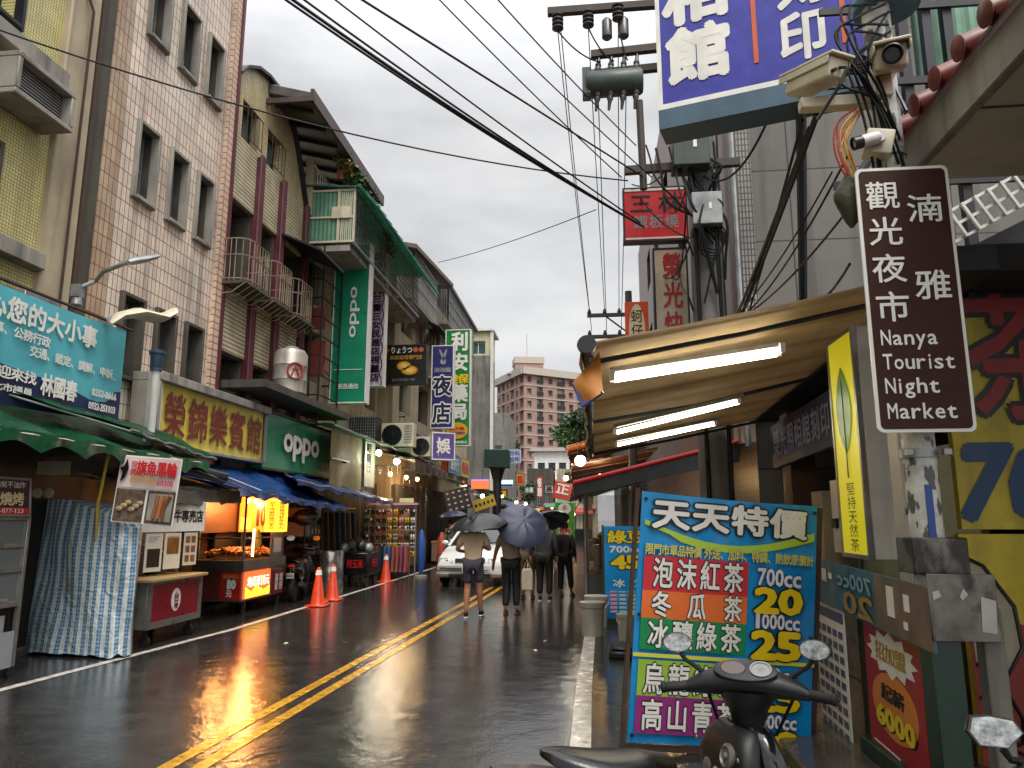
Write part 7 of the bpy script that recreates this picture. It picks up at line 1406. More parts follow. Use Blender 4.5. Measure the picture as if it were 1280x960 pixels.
scooter('dark scooter parked under the far red awning behind the green hot drink sign', (.1, 20.5, 0), R(95), M.sblack)

# ================================================================== PEOPLE AND UMBRELLAS
def skinmesh(pts, edges, rad, sub=2):
    me = bpy.data.meshes.new('k'); me.from_pydata([tuple(p) for p in pts], edges, []); o = bpy.data.objects.new('k', me); COL.objects.link(o)
    s = o.modifiers.new('s', 'SKIN'); s.use_smooth_shade = True
    for k, r in enumerate(rad): v = me.skin_vertices[0].data[k]; v.radius = r if isinstance(r, tuple) else (r, r); v.use_root = (k == 0)
    d = o.modifiers.new('u', 'SUBSURF'); d.levels = sub; d.render_levels = sub
    bpy.context.view_layer.update(); r = bpy.data.meshes.new_from_object(o.evaluated_get(bpy.context.evaluated_depsgraph_get()))
    bpy.data.objects.remove(o); bpy.data.meshes.remove(me)
    vs = [v.co.copy() for v in r.vertices]; fs = [tuple(p.vertices) for p in r.polygons]; bpy.data.meshes.remove(r); return vs, fs
def person(lab, loc, rz, H, J, shirt, legs, leglen, shoes, hairm=None, sleeve=.55, shirtlen=.0, extra=None, girth=1., group=None):
    "J: joint overrides in a 1.7 m figure that faces local +y"
    t = thing('person', lab, 'person', loc, rz, group=group); k = H / 1.7; m = fr(loc, rz) @ Mx.Scale(k, 4)
    D = {'pel': (0, 0, .93), 'spi': (0, .01, 1.1), 'che': (0, 0, 1.3), 'nek': (0, .0, 1.45), 'hb': (0, .015, 1.53), 'ht': (0, .03, 1.62)}
    for s, n in ((-1, 'l'), (1, 'r')): D.update({'hip' + n: (s * .095, 0, .9), 'kne' + n: (s * .1, .02, .5), 'ank' + n: (s * .1, -.02, .09), 'toe' + n: (s * .11, .14, .035), 'sho' + n: (s * .175, 0, 1.37), 'elb' + n: (s * .24, -.03, 1.12), 'wri' + n: (s * .25, .06, .9), 'han' + n: (s * .25, .08, .82)})
    D.update(J or {}); D = {a: V(p) for a, p in D.items()}; g = girth
    pts, ed, rd, ix = [], [], [], {}
    def jn(n, r, par=None):
        ix[n] = len(pts); pts.append(D[n] if isinstance(n, str) and n in D else n); rd.append(r)
        if par is not None: ed.append((ix[par], ix[n]))
    jn('pel', (.145 * g, .105 * g)); jn('spi', (.135 * g, .1 * g), 'pel'); jn('che', (.16 * g, .11 * g), 'spi'); jn('nek', .058, 'che'); jn('hb', (.072, .08), 'nek'); jn('ht', (.078, .092), 'hb')
    for n in 'lr':
        jn('hip' + n, .085 * g, 'pel'); jn('kne' + n, .062, 'hip' + n); D['cal' + n] = D['kne' + n].lerp(D['ank' + n], .3) + V((0, -.012, 0)); jn('cal' + n, .062, 'kne' + n); jn('ank' + n, .036, 'cal' + n); jn('toe' + n, (.04, .026), 'ank' + n)
        jn('sho' + n, .06 * g, 'che'); jn('elb' + n, .042, 'sho' + n); jn('wri' + n, .027, 'elb' + n); jn('han' + n, (.036, .018), 'wri' + n)
        d = (D['han' + n] - D['wri' + n]).normalized(); sd = d.cross(V((1, 0, 0))).normalized()
        for f in range(4): q = 'f%d' % f + n; D[q] = D['han' + n] + d * (.075 - .01 * abs(f - 1.4)) + sd * (.017 * (f - 1.5)) + V((0, .015, 0)); jn(q, .009, 'han' + n)
        q = 'th' + n; D[q] = D['wri' + n] + d * .07 + sd * .05; jn(q, .01, 'wri' + n)
    vs, fs = skinmesh(pts, ed, rd); b = MB(m); b.add(vs, fs)
    c = D['ht'] + V((0, .0, -.02))
    for s in (-1, 1): b.ball(c + V((s * .082, -.0, -.02)), (.015, .025, .034), 8)
    b.ball(c + V((0, .1, -.03)), (.016, .022, .028), 8); b.build('body', M.skin, t, smooth=True)
    b = MB(m)
    for s in (-1, 1): b.ball(c + V((s * .032, .085, .0)), (.013, .009, .009), 8)
    b.box(c.x - .025, c.y + .083, c.z - .068, c.x + .025, c.y + .09, c.z - .062); b.build('face_features', M.hair, t)
    def cloth(names, rads, links, mt, nm, ex=()):
        p = [D[n] if isinstance(n, str) else V(n) for n in names]; v_, f_ = skinmesh(p, links, rads); b = MB(m); b.add(v_, f_); return b.build(nm, mt, t, smooth=True)
    for n in 'lr': D['slv' + n] = D['sho' + n].lerp(D['elb' + n], min(1, sleeve / .55 * .8)); D['hem' + n] = D['hip' + n].lerp(D['kne' + n], min(1, leglen)) if leglen <= 1 else D['kne' + n].lerp(D['ank' + n], leglen - 1.04)
    D['low'] = D['pel'] + V((0, 0, -.04 - shirtlen)); D['colr'] = D['nek'] + V((0, -.005, -.035))
    nm = ['spi', 'low', 'che', 'colr', 'shol', 'slvl', 'shor', 'slvr']; rr = [(.165 * g, .128 * g), (.175 * g, .14 * g), (.183 * g, .132 * g), (.075, .07), .082 * g, .066, .082 * g, .066]; lk = [(0, 1), (0, 2), (2, 3), (2, 4), (4, 5), (2, 6), (6, 7)]
    if sleeve > .6: nm += ['wril', 'wrir']; rr[5] = rr[7] = .06; rr += [.045, .045]; lk += [(5, 8), (7, 9)]; D['slvl'], D['slvr'] = D['elbl'].copy(), D['elbr'].copy()
    cloth(nm, rr, lk, shirt, 'shirt')
    nm = ['pel', 'hipl', 'heml', 'hipr', 'hemr']; w_ = .088 if leglen <= 1 else .062; rr = [(.163 * g, .125 * g), .108 * g, w_, .108 * g, w_]; lk = [(0, 1), (1, 2), (0, 3), (3, 4)]
    if leglen > 1: nm = ['pel', 'hipl', 'knel', 'hipr', 'kner', 'heml', 'hemr']; rr = [(.163 * g, .125 * g), .108 * g, .08, .108 * g, .08, .066, .066]; lk = [(0, 1), (1, 2), (0, 3), (3, 4), (2, 5), (4, 6)]
    cloth(nm, rr, lk, legs, 'shorts' if leglen <= 1 else 'trousers')
    for n in 'lr':
        a, q = D['ank' + n], D['toe' + n]; d = (q - a); d.z = 0; d.normalize(); sd = V((d.y, -d.x, 0)); b = MB(m); z0 = min(a.z - .09, q.z - .035)
        b.loft([[V((p.x, p.y, zz)) for p in [a + d * u_ + sd * w__ for u_, w__ in ((-.06, 0), (-.045, .035), (.06, .042), (.15, .045), (.2, .03), (.215, 0), (.2, -.03), (.15, -.042), (.06, -.04), (-.045, -.035))]] for zz in (z0, z0 + .025)]); so_ = b.build('shoe', M.letter_white if shoes == 'sneaker' else M.browncloth, t, bev=.006)
        b = MB(m)
        if shoes == 'sneaker': b.loft([[V((p.x, p.y, z0 + .026 + h_ * u2)) for p, h_ in [(a + d * (u_ * (1 - .1 * u2)) + sd * w__ * (1 - .2 * u2), h2) for u_, w__, h2 in ((-.055, 0, .075), (-.04, .033, .07), (.06, .04, .07), (.15, .042, .035), (.2, .028, .025), (.21, 0, .025), (.2, -.028, .025), (.15, -.04, .035), (.06, -.038, .07), (-.04, -.033, .07))]] for u2 in (0, 1)]); b.build('shoe_upper', M.black, so_, bev=.006)
        else: b.tube([a + d * .1 + sd * .045 + V((0, 0, z0 - a.z + .03)), a + d * .11 + V((0, 0, z0 - a.z + .075)), a + d * .1 - sd * .045 + V((0, 0, z0 - a.z + .03))], .012, 6); b.build('strap', M.browncloth, so_)
    b = MB(m); n = 14; rs = []
    for j in range(9):
        th = math.pi * .62 * j / 8; rs.append([c + V((.098 * math.sin(th) * math.cos(R(360 * q / n)), -.012 + .115 * math.sin(th) * math.sin(R(360 * q / n)) * (.72 if math.sin(R(360 * q / n)) > 0 and th > 1.0 else 1), .022 + .118 * math.cos(th)))  for q in range(n)])
    b.loft(rs); b.build('hair', hairm or M.hair, t, smooth=True)
    return t
def umbrella(lab, hand, top, Rr, mt, ribs=8):
    "shaft from the hand to the canopy top; canopy of eight panels with pointed rib tips"
    hd, tp = V(hand), V(top); ax = (tp - hd).normalized(); e1 = ax.orthogonal().normalized(); e2 = ax.cross(e1); t = thing('umbrella', lab, 'umbrella', tuple(hd))
    def dome(th, r): return tp + (e1 * math.cos(th) + e2 * math.sin(th)) * (Rr * math.sin(r * 1.15) / math.sin(1.15)) - ax * (Rr * .62 * (1 - math.cos(r * 1.15)) / (1 - math.cos(1.15)) * .62)
    def f(u, v):
        th = 6.2832 * u; q = abs(((u * ribs) % 1) - .5) * 2; vv = v * (1 - .07 * (1 - q ** 2) * v); return dome(th, vv) - ax * (.018 * math.sin(math.pi * v) * (1 - q))
    b = MB(); b.sheet(f, ribs * 6, 9, .003); b.build('canopy', mt, t, smooth=True, ang=25)
    b = MB(); b.tube([hd - ax * .08, tp + ax * .05], .008, 8); b.build('shaft', M.steel, t)
    b = MB(); b.tube([hd - ax * .1, hd + ax * .03], .016, 8); b.build('handle', M.black, t, smooth=True)
    for k in range(ribs): th = 6.2832 * k / ribs; b = MB(); b.tube([dome(th, .05 + .95 * j / 6) - ax * .012 for j in range(7)], .005, 5); b.tube([tp - ax * Rr * .42, dome(th, .5) - ax * .015], .004, 4); b.build('rib', M.darkmetal, t)
    return t
M.tee_tan = mat('tan_tshirt', 'b9a284', .8, var=.15, scale=6, bump=1., bscale=11); M.shorts = mat('grey_purple_shorts', '3d3842', .8, var=.2, bump=1., bscale=11); M.tee_khaki = mat('khaki_tshirt', '9c9074', .8, var=.15, scale=6, bump=1., bscale=11); M.blacktr = mat('black_trousers', '0e0e10', .7, var=.2, bump=1., bscale=11); M.jacket = mat('dark_grey_jacket', '3a373c', .7, var=.25, bump=1., bscale=11)
um1 = mat('black_umbrella_cloth', '1b1c21', .4, var=.2); um2 = mat('slate_blue_umbrella_cloth', '3a3d50', .38, var=.25, scale=5); um3 = mat('navy_umbrella_cloth', '262d47', .4, var=.2)
pos = V((-2.0, 12.45, 0)); person('man in a tan t-shirt and grey shorts walking away under a black umbrella', pos, R(2), 1.62, {'kner': (.1, .06, .52), 'ankr': (.12, .12, .1), 'toer': (.13, .27, .04), 'knel': (-.1, .02, .5), 'ankl': (-.11, -.1, .1), 'toel': (-.12, .05, .035), 'elbr': (.29, .02, 1.14), 'wrir': (.16, .2, 1.18), 'hanr': (.1, .25, 1.2), 'elbl': (-.29, -.02, 1.14), 'wril': (-.2, .18, 1.1), 'hanl': (-.16, .25, 1.12)}, M.tee_tan, M.shorts, .92, 'sneaker')
umbrella('black folding umbrella tilted over the man in the tan t-shirt', pos + V((.1, .24, 1.17)), P(598, 643, y=12.6), .52, um1)
pos = V((-1.42, 12.9, 0)); person('person in a khaki t-shirt and black trousers under a slate blue umbrella', pos, R(-4), 1.6, {'kner': (.09, .05, .51), 'ankr': (.1, .02, .09), 'toer': (.11, .17, .035), 'knel': (-.08, .02, .5), 'ankl': (-.09, -.06, .09), 'toel': (-.1, .1, .035), 'elbl': (-.27, .0, 1.13), 'wril': (-.33, .03, .9), 'hanl': (-.34, .04, .82), 'elbr': (.26, .0, 1.15), 'wrir': (.12, .17, 1.22), 'hanr': (.08, .21, 1.25)}, M.tee_khaki, M.blacktr, 1.95, 'sandal', shirtlen=.1)
umbrella('large slate blue umbrella tipped back over the person in the khaki t-shirt', pos + V((.1, .2, 1.2)), P(655, 650, y=12.62), .46, um2)
pos = V((-.98, 15.0, 0)); person('person in a dark grey jacket carrying a bag, ahead of the slate blue umbrella', pos, R(-8), 1.62, {'elbl': (-.28, -.02, 1.13), 'wril': (-.3, .02, .9), 'hanl': (-.3, .03, .82)}, M.jacket, M.blacktr, 1.95, 'sneaker', sleeve=1., girth=1.15, shirtlen=.08)
t = thing('shopping_bag', 'pale bag carried low by the person in the dark grey jacket', 'bag', (-1.35, 15.0, .3)); b = MB(); b.hexa([(-1.45, 14.95, .2), (-1.2, 14.95, .2), (-1.2, 15.05, .2), (-1.45, 15.05, .2)], [(-1.42, 14.97, .62), (-1.23, 14.97, .62), (-1.23, 15.03, .62), (-1.42, 15.03, .62)]); b.build('bag', M.cream, t, bev=.02); b = MB(); b.tube([(-1.39, 15, .62), (-1.33, 15, .8), (-1.26, 15, .62)], .008, 5); b.build('handle', M.cream, t)
umbrella('navy umbrella held by the person in the dark grey jacket', pos + V((.1, .2, 1.22)), P(680, 644, y=15.4), .5, um3)
person('person in dark clothes with bare ankles walking beside the dark grey jacket', V((-.62, 15.9, 0)), R(-20), 1.52, {'kner': (.1, .1, .52), 'ankr': (.1, .16, .1), 'toer': (.1, .3, .04)}, mat('black_brown_coat', '201a1a', .7, var=.2), M.blacktr, 1.9, 'sandal', sleeve=1., shirtlen=.2)
person('person in khaki shorts with bare legs, mostly hidden behind the slate blue umbrella', V((-1.35, 15.4, 0)), R(5), 1.6, None, mat('grey_tshirt', '6a6862', .8, var=.2), mat('khaki_shorts', '6b5b45', .8, var=.2), .85, 'sandal')

rnd = random.Random(15)
g4 = 'slack service cables round the utility pole'
for k in range(9):
    a = V((1.68 - rnd.uniform(.0, .3), 10.1, rnd.uniform(4.6, 7.2))); e = (V((2.38, 11 + rnd.uniform(0, 3), rnd.uniform(4.5, 8))), V((.75 + rnd.uniform(0, .6), 12.0, rnd.uniform(6.9, 7.3))), V((1.3 + rnd.uniform(0, .4), 13, rnd.uniform(5.6, 6.5))))[k % 3]
    wire('slack service cable from the near utility pole to the ' + ('wall', 'red sign', 'cream sign')[k % 3] + ', %s of three' % ORD[k // 3], a, e, rnd.uniform(.008, .016), rnd.uniform(.1, .45), g4)
for k, c in enumerate(tops_): wire('lead hanging from the %s insulator down to the transformer' % ('outermost', 'middle', 'innermost')[k], c - V((0, 0, .28)), TR + V((-.2 + .2 * k, -.1, .3)), .012, .1, 'leads from the insulators to the transformer')
# ================================================================== FAR PART OF THE STREET
M.film = mat('clear_brownish_plastic_film', '8d7350', .15, alpha=.42, var=.4, scale=2, stretch=(1, 1, .3))
def curtain(lab, x, y0, y1, z0, z1, mt=None, cross=False):
    t = thing('plastic_curtain', lab, 'curtain', (x, (y0 + y1) / 2, z0)); b = MB(); b.sheet(lambda u, v: (x + .05 * math.sin(u * 31) * (1 - .3 * v), y0 + (y1 - y0) * u, z0 + (z1 - z0) * v) if not cross else (x + (y1) * u, y0 + .05 * math.sin(u * 31), z0 + (z1 - z0) * v), 30, 4)
    b.build('film', mt or M.film, t, smooth=True); b = MB(); b.tube([(x, y0, z1), (x, y1, z1)] if not cross else [(x, y0, z1), (x + y1, y0, z1)], .025, 6); b.build('rail', M.galv, t); return t
curtain('cloudy plastic curtain glowing warm beyond the shoe rack on the pavement edge', -5.7, 21.6, 25.4, .15, 3.1)
t = thing('plastic_curtain', 'cloudy plastic curtain hung across the shop end, facing up the street beside the shoe rack', 'curtain', (-6.2, 21.5, .2)); b = MB(); b.sheet(lambda u, v: (-6.9 + 1.2 * u, 21.5 + .04 * math.sin(u * 25), .2 + 2.95 * v), 24, 3); b.build('film', M.film, t, smooth=True); b = MB(); b.tube([(-6.9, 21.5, 3.15), (-5.7, 21.5, 3.15)], .025, 6); b.build('rail', M.galv, t)
for k, (x, y, z) in enumerate(((-6.2, 22.3, 2.95), (-5.95, 23.3, 2.9), (-5.85, 24.4, 2.9))): bulb((x, y, z), ('warm bulb inside the plastic curtained shop, first in the row', 'warm bulb inside the plastic curtained shop, middle of the row', 'warm bulb inside the plastic curtained shop, last in the row')[k], .07, M.warmbulb, 24, (1, .62, .28))
t = thing('shop_shelf', 'shelf of dim goods glowing inside the plastic curtained shop', 'shelf', (-6.3, 23.5, .1)); b = MB(); 
for z in (.5, 1.0, 1.5): b.box(-6.75, 22, z, -6.1, 25, z + .04)
for y in (22, 23.5, 24.96): b.box(-6.75, y, .1, -6.7, y + .04, 1.9)
b.build('frame', M.wood, t); rnd = random.Random(21)
for k in range(18):
    z = (.54, 1.04, 1.54)[k % 3]; y = 22.1 + (k // 3) * .48; c = rnd.choice([M.cream, M.browncloth, M.letter_gold, M.red, M.wood]); q = thing('goods_box', 'box of goods, %s shelf up behind the plastic curtain, %s along' % (ORD[k % 3], ORD[k // 3]), 'box', (-6.4, y, z), group='boxes behind the plastic curtain'); b = MB(); b.box(-6.6, y, z, -6.2, y + .34, z + rnd.uniform(.2, .36)); b.build('carton', c, q, bev=.01)
awning('awning', 'brown rolled tarpaulin awning over the plastic curtained shop', [(-6.6, 21.3, 3.7), (-6.6, 26, 3.75), (-5.2, 21.3, 3.3), (-5.1, 25.8, 3.2)], mat('brown_wet_tarpaulin', '4c4234', .4, var=.5), 3, drop=.3, scal=.2)
awning('awning', 'dark slate awning above the patterned panel beyond the plastic curtains', [(-6.4, 26.4, 3.5), (-6.4, 31, 3.4), (-4.9, 26.4, 2.9), (-4.6, 31, 2.55)], M.awndark, 3, drop=.15)
awning('awning', 'pale green awning far along the shops beyond the red lit sign', [(-6.2, 31.5, 3.3), (-6.2, 38, 3.2), (-4.2, 31.5, 2.75), (-3.7, 38, 2.45)], mat('pale_green_awning', '4d8a62', .5, var=.3), 4, drop=.12)
awning('awning', 'striped grey green awning at the far end of the near shops', [(-6.2, 38.5, 3.1), (-6.2, 46, 3.0), (-3.9, 38.5, 2.5), (-3.3, 46, 2.3)], mat('grey_green_awning', '5b6a60', .5, var=.3), 4, drop=.12)
def flat(lab, px0, py0, px1, py1, y, mt, rz=0., roll=0., th=.06, name='shop_board', cat='sign', fr_=None):
    a, c = P(px0, py1, y=y), P(px1, py0, y=y); m = fr(a, rz, 0, roll); return board(name, lab, cat, m, c.x - a.x, c.z - a.z, th, mt, fr_), m, c.x - a.x, c.z - a.z
t, m, w, h = flat('dark blue tilted panel with rows of pale round food prints', 560, 614, 592, 642, 26.2, paint('dark_blue_print', '0f1228', .5, .3), 0, R(-14))
for a in range(4):
    for c in range(4): b = MB(m); b.prism([(w * (.14 + .24 * a) + .05 * math.cos(R(30 * j)), h * (.13 + .245 * c) + .035 * math.sin(R(30 * j))) for j in range(12)], -.01, -.004); b.build('food_print', paint('pale_food_print', 'b7ab92', .5, .4), t)
t, m, w, h = flat('yellow tilted signboard with a row of dark dots behind the man in tan', 594, 626, 622, 640, 27, paint('yellow_print', 'b79a2c', .4, .3), 0, R(-18))
for a in range(5): b = MB(m); b.prism([(w * (.12 + .19 * a) + .045 * math.cos(R(30 * j)), h * .5 + .06 * math.sin(R(30 * j))) for j in range(12)], -.01, -.004); b.build('dot', M.letter_black, t)
t, m, w, h = flat('red orange lit shop sign with a purple top above the far awnings', 589, 599, 611, 611, 31, emat('lit_red_sign', (1, .12, .03), 1.1)); b = MB(m); b.box(0, -.01, h * .85, w, 0, h); b.build('purple_strip', emat('lit_purple_strip', (.35, .2, .7), .7), t)
t, m, w, h = flat('small blue white lit sign box under the dark green box', 619, 600, 641, 608, 33, emat('lit_blue_white_sign', (.45, .75, .9), 1.)); b = MB(m); b.box(0, -.01, 0, w, 0, h * .35); b.build('blue_strip', M.letter_blue, t)
t, m, w, h = flat('small white sign with blue characters in front of the slender tree', 636, 562, 651, 579, 44, paint('white_blue_sign', 'b8bccb', .4)); txt(t, m, '牙科', .05, h * .52, w - .05, h * .95, M.letter_blue, bold=.02, y=-.01); txt(t, m, '診所', .05, h * .05, w - .05, h * .48, M.letter_blue, bold=.02, y=-.01)
t, m, w, h = flat('narrow red hanging sign far along the street between the trees', 671, 596, 678, 622, 60, M.red); txt(t, m, '餐廳', .05, .1, w - .05, h - .1, M.letter_white, vert=True, bold=.02, y=-.02)
t, m, w, h = flat('small yellow notice hanging below the purple sign box', 552, 574, 560, 592, 27, paint('yellow_notice', 'c99a2c'), fr_=M.darkmetal)
txt(t, m, '燒臘', .05, .05, w - .05, h - .08, M.letter_red, vert=True, bold=.02, y=-.02)
t = thing('signal_box', 'dark green box on a thick dark post above the far awnings', 'box', (-3.9, 28, 0)); q0, q1 = P(606, 585, y=28), P(636, 562, y=28); b = MB(); b.box(q0.x, 27.8, q0.z, q1.x, 28.5, q1.z); b.build('case', mat('dark_green_case', '14332a', .45, var=.3), t, bev=.02); b = MB(); b.tube([((q0.x + q1.x) / 2, 28.2, 0), ((q0.x + q1.x) / 2, 28.2, q0.z - .5), ((q0.x + q1.x) / 2, 28.2, q0.z)], [.12, .16, .3], 10); b.build('post', M.darkmetal, t)
# shop recesses and clutter along both sides
rnd = random.Random(33)
for k in range(9):
    y = 26.5 + k * 1.9; c = rnd.choice(['6a2f22', '2b4a6a', '8a7a3a', '3d5a3c', '7a6a5a', '5a2a4a']); t = thing('market_stall', 'far market stall on the shop side, %s beyond the plastic curtains' % ORD[k], 'stall', (-5.2, y, 0), group='far market stalls on the shop side'); b = MB(); b.box(-5.8, y, .75, -4.7, y + 1.4, .8); b.build('table_top', M.wood, t); b = MB(); b.box(-5.78, y + .02, .1, -4.72, y + 1.38, .748); b.build('skirt', paint('skirt_' + c, c, .7, .35), t); b = MB()
    for j in range(16): b.ball((rnd.uniform(-5.7, -4.8), y + rnd.uniform(.1, 1.3), .84), rnd.uniform(.06, .13), 6)
    b.build('goods', paint('goods_%d' % k, rnd.choice(['a8552c', 'b39a3a', '6a8a3a', 'a39a8a']), .6, .6, scale=12), t)
    if k % 3 == 0: bulb((-4.9, y + .6, 2.35 - .03 * k), 'small warm bulb over the %s far market stall on the shop side' % ORD[k], .07, M.warmbulb, group='bulbs over the far market stalls')
# far buildings that close the view
def farhouse(lab, x0, x1, y, h, mt, floors, cols_, dep=8, wm=None):
    r = thing('far_building', lab, 'building', ((x0 + x1) / 2, y, 0)); m = fr((x0, y, 0)); w = x1 - x0; ops = [(w * (c + .2) / cols_, w * (c + .8) / cols_, 3.2 + f * 3, 4.7 + f * 3) for f in range(floors) for c in range(cols_)]
    b = MB(m); wall_open(b, 0, w, 0, h, ops, .25); b.quad((w, 0, 0), (w, dep, 0), (w, dep, h), (w, 0, h)); b.quad((0, 0, 0), (0, dep, 0), (0, dep, h), (0, 0, h)); b.quad((0, 0, h), (w, 0, h), (w, dep, h), (0, dep, h)); b.build('wall', mt, r)
    for o in ops: window(r, m, *o, .25, fw=.07, fm=M.galv, gm=M.glass_blue)
    b = MB(m); b.box(-.1, -.9, 2.6, w + .1, 0, 2.75); b.build('canopy', wm or M.awndark, r); return r
farhouse('grey three storey house at the bend of the street behind the far awnings', -13, -7.2, 62, 10.5, M.greywall, 2, 3)
farhouse('dim concrete house in front of the low white building at the bend', -7.4, -4.6, 84, 7.2, M.concrete_dark, 1, 3, wm=M.green)
farhouse('beige house at the bend, partly behind the far trees', -4.2, .3, 88, 7.4, M.concrete_beige, 1, 4, wm=M.red)
for x, y, h_, r_, n_, lab in ((-2.2, 78, 6.6, 1.3, 1500, 'small round street tree at the bend in front of the beige house'), (-6.6, 76, 5.6, 1.0, 1000, 'small dark street tree at the bend in front of the dim concrete house')): tree('street_tree', lab, (x, y, 0), h_, r_, r_ * 1.2, n_, .26, [M.leaf_dark, M.leaf], int(y))
rnd = random.Random(40)
for k in range(12):
    x = -7.5 + k * .62 + rnd.uniform(-.1, .1); y = 50 + rnd.uniform(0, 12); c = rnd.choice(['a03024', '2f6a4a', 'b58a2c', '3a4a7a', 'a8a49a', '6a4a3a'])
    t = thing('market_canopy', 'small far market canopy at the bend of the street, %s from the shop side' % ORD[k], 'canopy', (x, y, 2.3), group='far market canopies at the bend'); b = MB(); z = rnd.uniform(2.1, 3.0); b.hexa([(x - .7, y - .5, z - .25), (x + .7, y - .5, z - .25), (x + .7, y + .8, z), (x - .7, y + .8, z)], [(x - .7, y - .5, z - .2), (x + .7, y - .5, z - .2), (x + .7, y + .8, z + .05), (x - .7, y + .8, z + .05)]); b.build('cloth', paint('canopy_' + c, c, .6, .3), t); b = MB(); b.box(x - .65, y - .45, 0, x - .6, y - .4, z - .2); b.box(x + .6, y - .45, 0, x + .65, y - .4, z - .2); b.box(x - .6, y - .3, .0, x + .6, y + .5, .8); b.build('frame', M.darkmetal, t)
    if k % 3 == 1: bulb((x, y - .4, z - .35), 'tiny lit bulb under the %s far market canopy from the shop side' % ORD[k], .09, M.warmbulb, group='bulbs under the far market canopies')
for k in range(9):
    x = -4.6 + k * .42; y = 24 + (k * 5 % 13) * 2.3; c = rnd.choice(['23252c', '2c3350', '4a2a2a', '33463a', '6a655c']); 
    person('distant shopper beyond the white car, %s from the shop side' % ORD[k], V((x, y, 0)), R(rnd.uniform(-40, 220)), rnd.uniform(1.5, 1.7), None, paint('coat_' + c, c, .8, .2), M.blacktr, 1.9, 'sneaker', sleeve=1., group='distant shoppers beyond the white car')
    if k % 2 == 0: umbrella('umbrella over the %s distant shopper from the shop side' % ORD[k], (x + .1, y, 1.15), (x + .05, y - .05, 1.85), .48, (um3, um1, um2)[k % 3])['group'] = 'umbrellas of the distant shoppers'
# right side
awning('awning', 'dark awning with a bright red front edge beyond the orange awning', [(2.4, 11.4, 2.75), (2.4, 16.5, 2.8), (-.32, 12.2, 2.12), (-.25, 17, 2.1)], mat('dark_red_brown_awning', '2a1c18', .5, var=.3), 4, drop=.12, scal=.1, trim=M.red)
b = MB(); b.tube([(-.3, 12.15, 2.17), (2.2, 11.38, 2.74)], .035, 8); b.quad((-.3, 12.16, 2.15), (2.2, 11.39, 2.72), (2.2, 11.39, 2.44), (-.3, 12.16, 1.96), 1); q = b.build('red_edge_with_shade', [M.red, M.awndark], [o for o in bpy.data.objects if o.get('label', '').startswith('dark awning with a bright red')][0])  # dark quad added below the edge paints in the shaded underside
orng = mat('orange_awning_cloth', 'b8622c', .6, var=.35)
awning('awning', 'small orange awning above the bright white bulb, upper of the layered pair', [(1.6, 17.5, 3.9), (1.6, 23, 3.9), (-.6, 17.8, 3.35), (-.6, 23, 3.3)], orng, 3, drop=.15, scal=.2)
awning('awning', 'second orange brown awning layered just below the upper one', [(1.6, 18, 3.3), (1.6, 25, 3.3), (-.5, 18.3, 2.95), (-.7, 25, 2.9)], mat('orange_brown_awning', '9a5228', .6, var=.4), 3, drop=.15, scal=.2)
awning('awning', 'red far awning along the far stalls opposite the white car', [(1.6, 26, 3.4), (1.6, 34, 3.4), (-.9, 26, 2.7), (-1.1, 34, 2.6)], mat('red_far_awning', '9a2a20', .6, var=.3), 4, drop=.15)
awning('awning', 'pale far awning beyond the red far one at the bend', [(1.6, 36, 3.4), (1.6, 46, 3.4), (-1.0, 36, 2.8), (-1.5, 46, 2.6)], mat('pale_awning', '8d8a7c', .6, var=.3), 4, drop=.15)
bulb((-.28, 17.6, 2.95), 'very bright white bulb below the layered orange awnings', .13, M.bulb, 60)
for k, (x, y, z) in enumerate(((.35, 13.2, 2.35), (.7, 13.6, 2.45), (1.2, 14.2, 2.4), (.2, 19.5, 2.7))): bulb((x, y, z), ('warm bulb under the red edged awning, nearest its outer corner', 'warm bulb under the red edged awning, second from its outer corner', 'warm bulb under the red edged awning, deepest of three', 'warm bulb under the layered orange awnings')[k], .05, M.warmbulb, 14, (1, .6, .25))
t, m, w, h = flat('tilted red sign with a white character under the layered orange awnings', 690, 600, 712, 622, 19.5, M.red, 0, R(12)); txt(t, m, '正', .06, h * .3, w - .06, h * .92, M.letter_white, bold=.03, y=-.02)
t, m, w, h = flat('green hanging hot drink sign with red characters and a yellow arrow', 694, 628, 718, 684, 17.4, paint('leaf_green_panel', '3f8f2f', .4, .15))
b = MB(m); b.prism([(w / 2 + .15 * math.cos(R(20 * k)), h * .86 + .13 * math.sin(R(20 * k))) for k in range(18)], -.012, -.006); b.build('disc', M.letter_white, t); txt(t, m, '来', w / 2 - .07, h * .82, w / 2 + .07, h * .95, M.letter_red, y=-.02)
b = MB(m); b.prism([(w / 2 + .1 * math.cos(R(20 * k)), h * .6 + .1 * math.sin(R(20 * k))) for k in range(18)], -.012, -.006); b.build('yellow_disc', M.letter_yellow, t); b = MB(m); b.prism([(w * .36, h * .585), (w * .5, h * .585), (w * .5, h * .555), (w * .66, h * .6), (w * .5, h * .645), (w * .5, h * .615), (w * .36, h * .615)], -.018, -.013); b.build('arrow', M.letter_black, t)
txt(t, m, '熱飲', w * .2, h * .05, w * .8, h * .45, M.letter_red, vert=True, bold=.04, edge=(M.letter_white, .03), gap=.1, y=-.02)
t = thing('stall', 'drink stall with a brownish plastic curtain under the red edged awning', 'stall', (.5, 14, 0)); b = MB(); b.sheet(lambda u, v: (-.12 + .75 * u, 13.2 + .05 * math.sin(u * 20 + v * 2), .65 + 1.35 * v), 20, 4); b.sheet(lambda u, v: (-.14 + .04 * math.sin(u * 30), 13.2 + 3 * u, .65 + 1.35 * v), 20, 4); b.build('curtain', M.film, t, smooth=True)
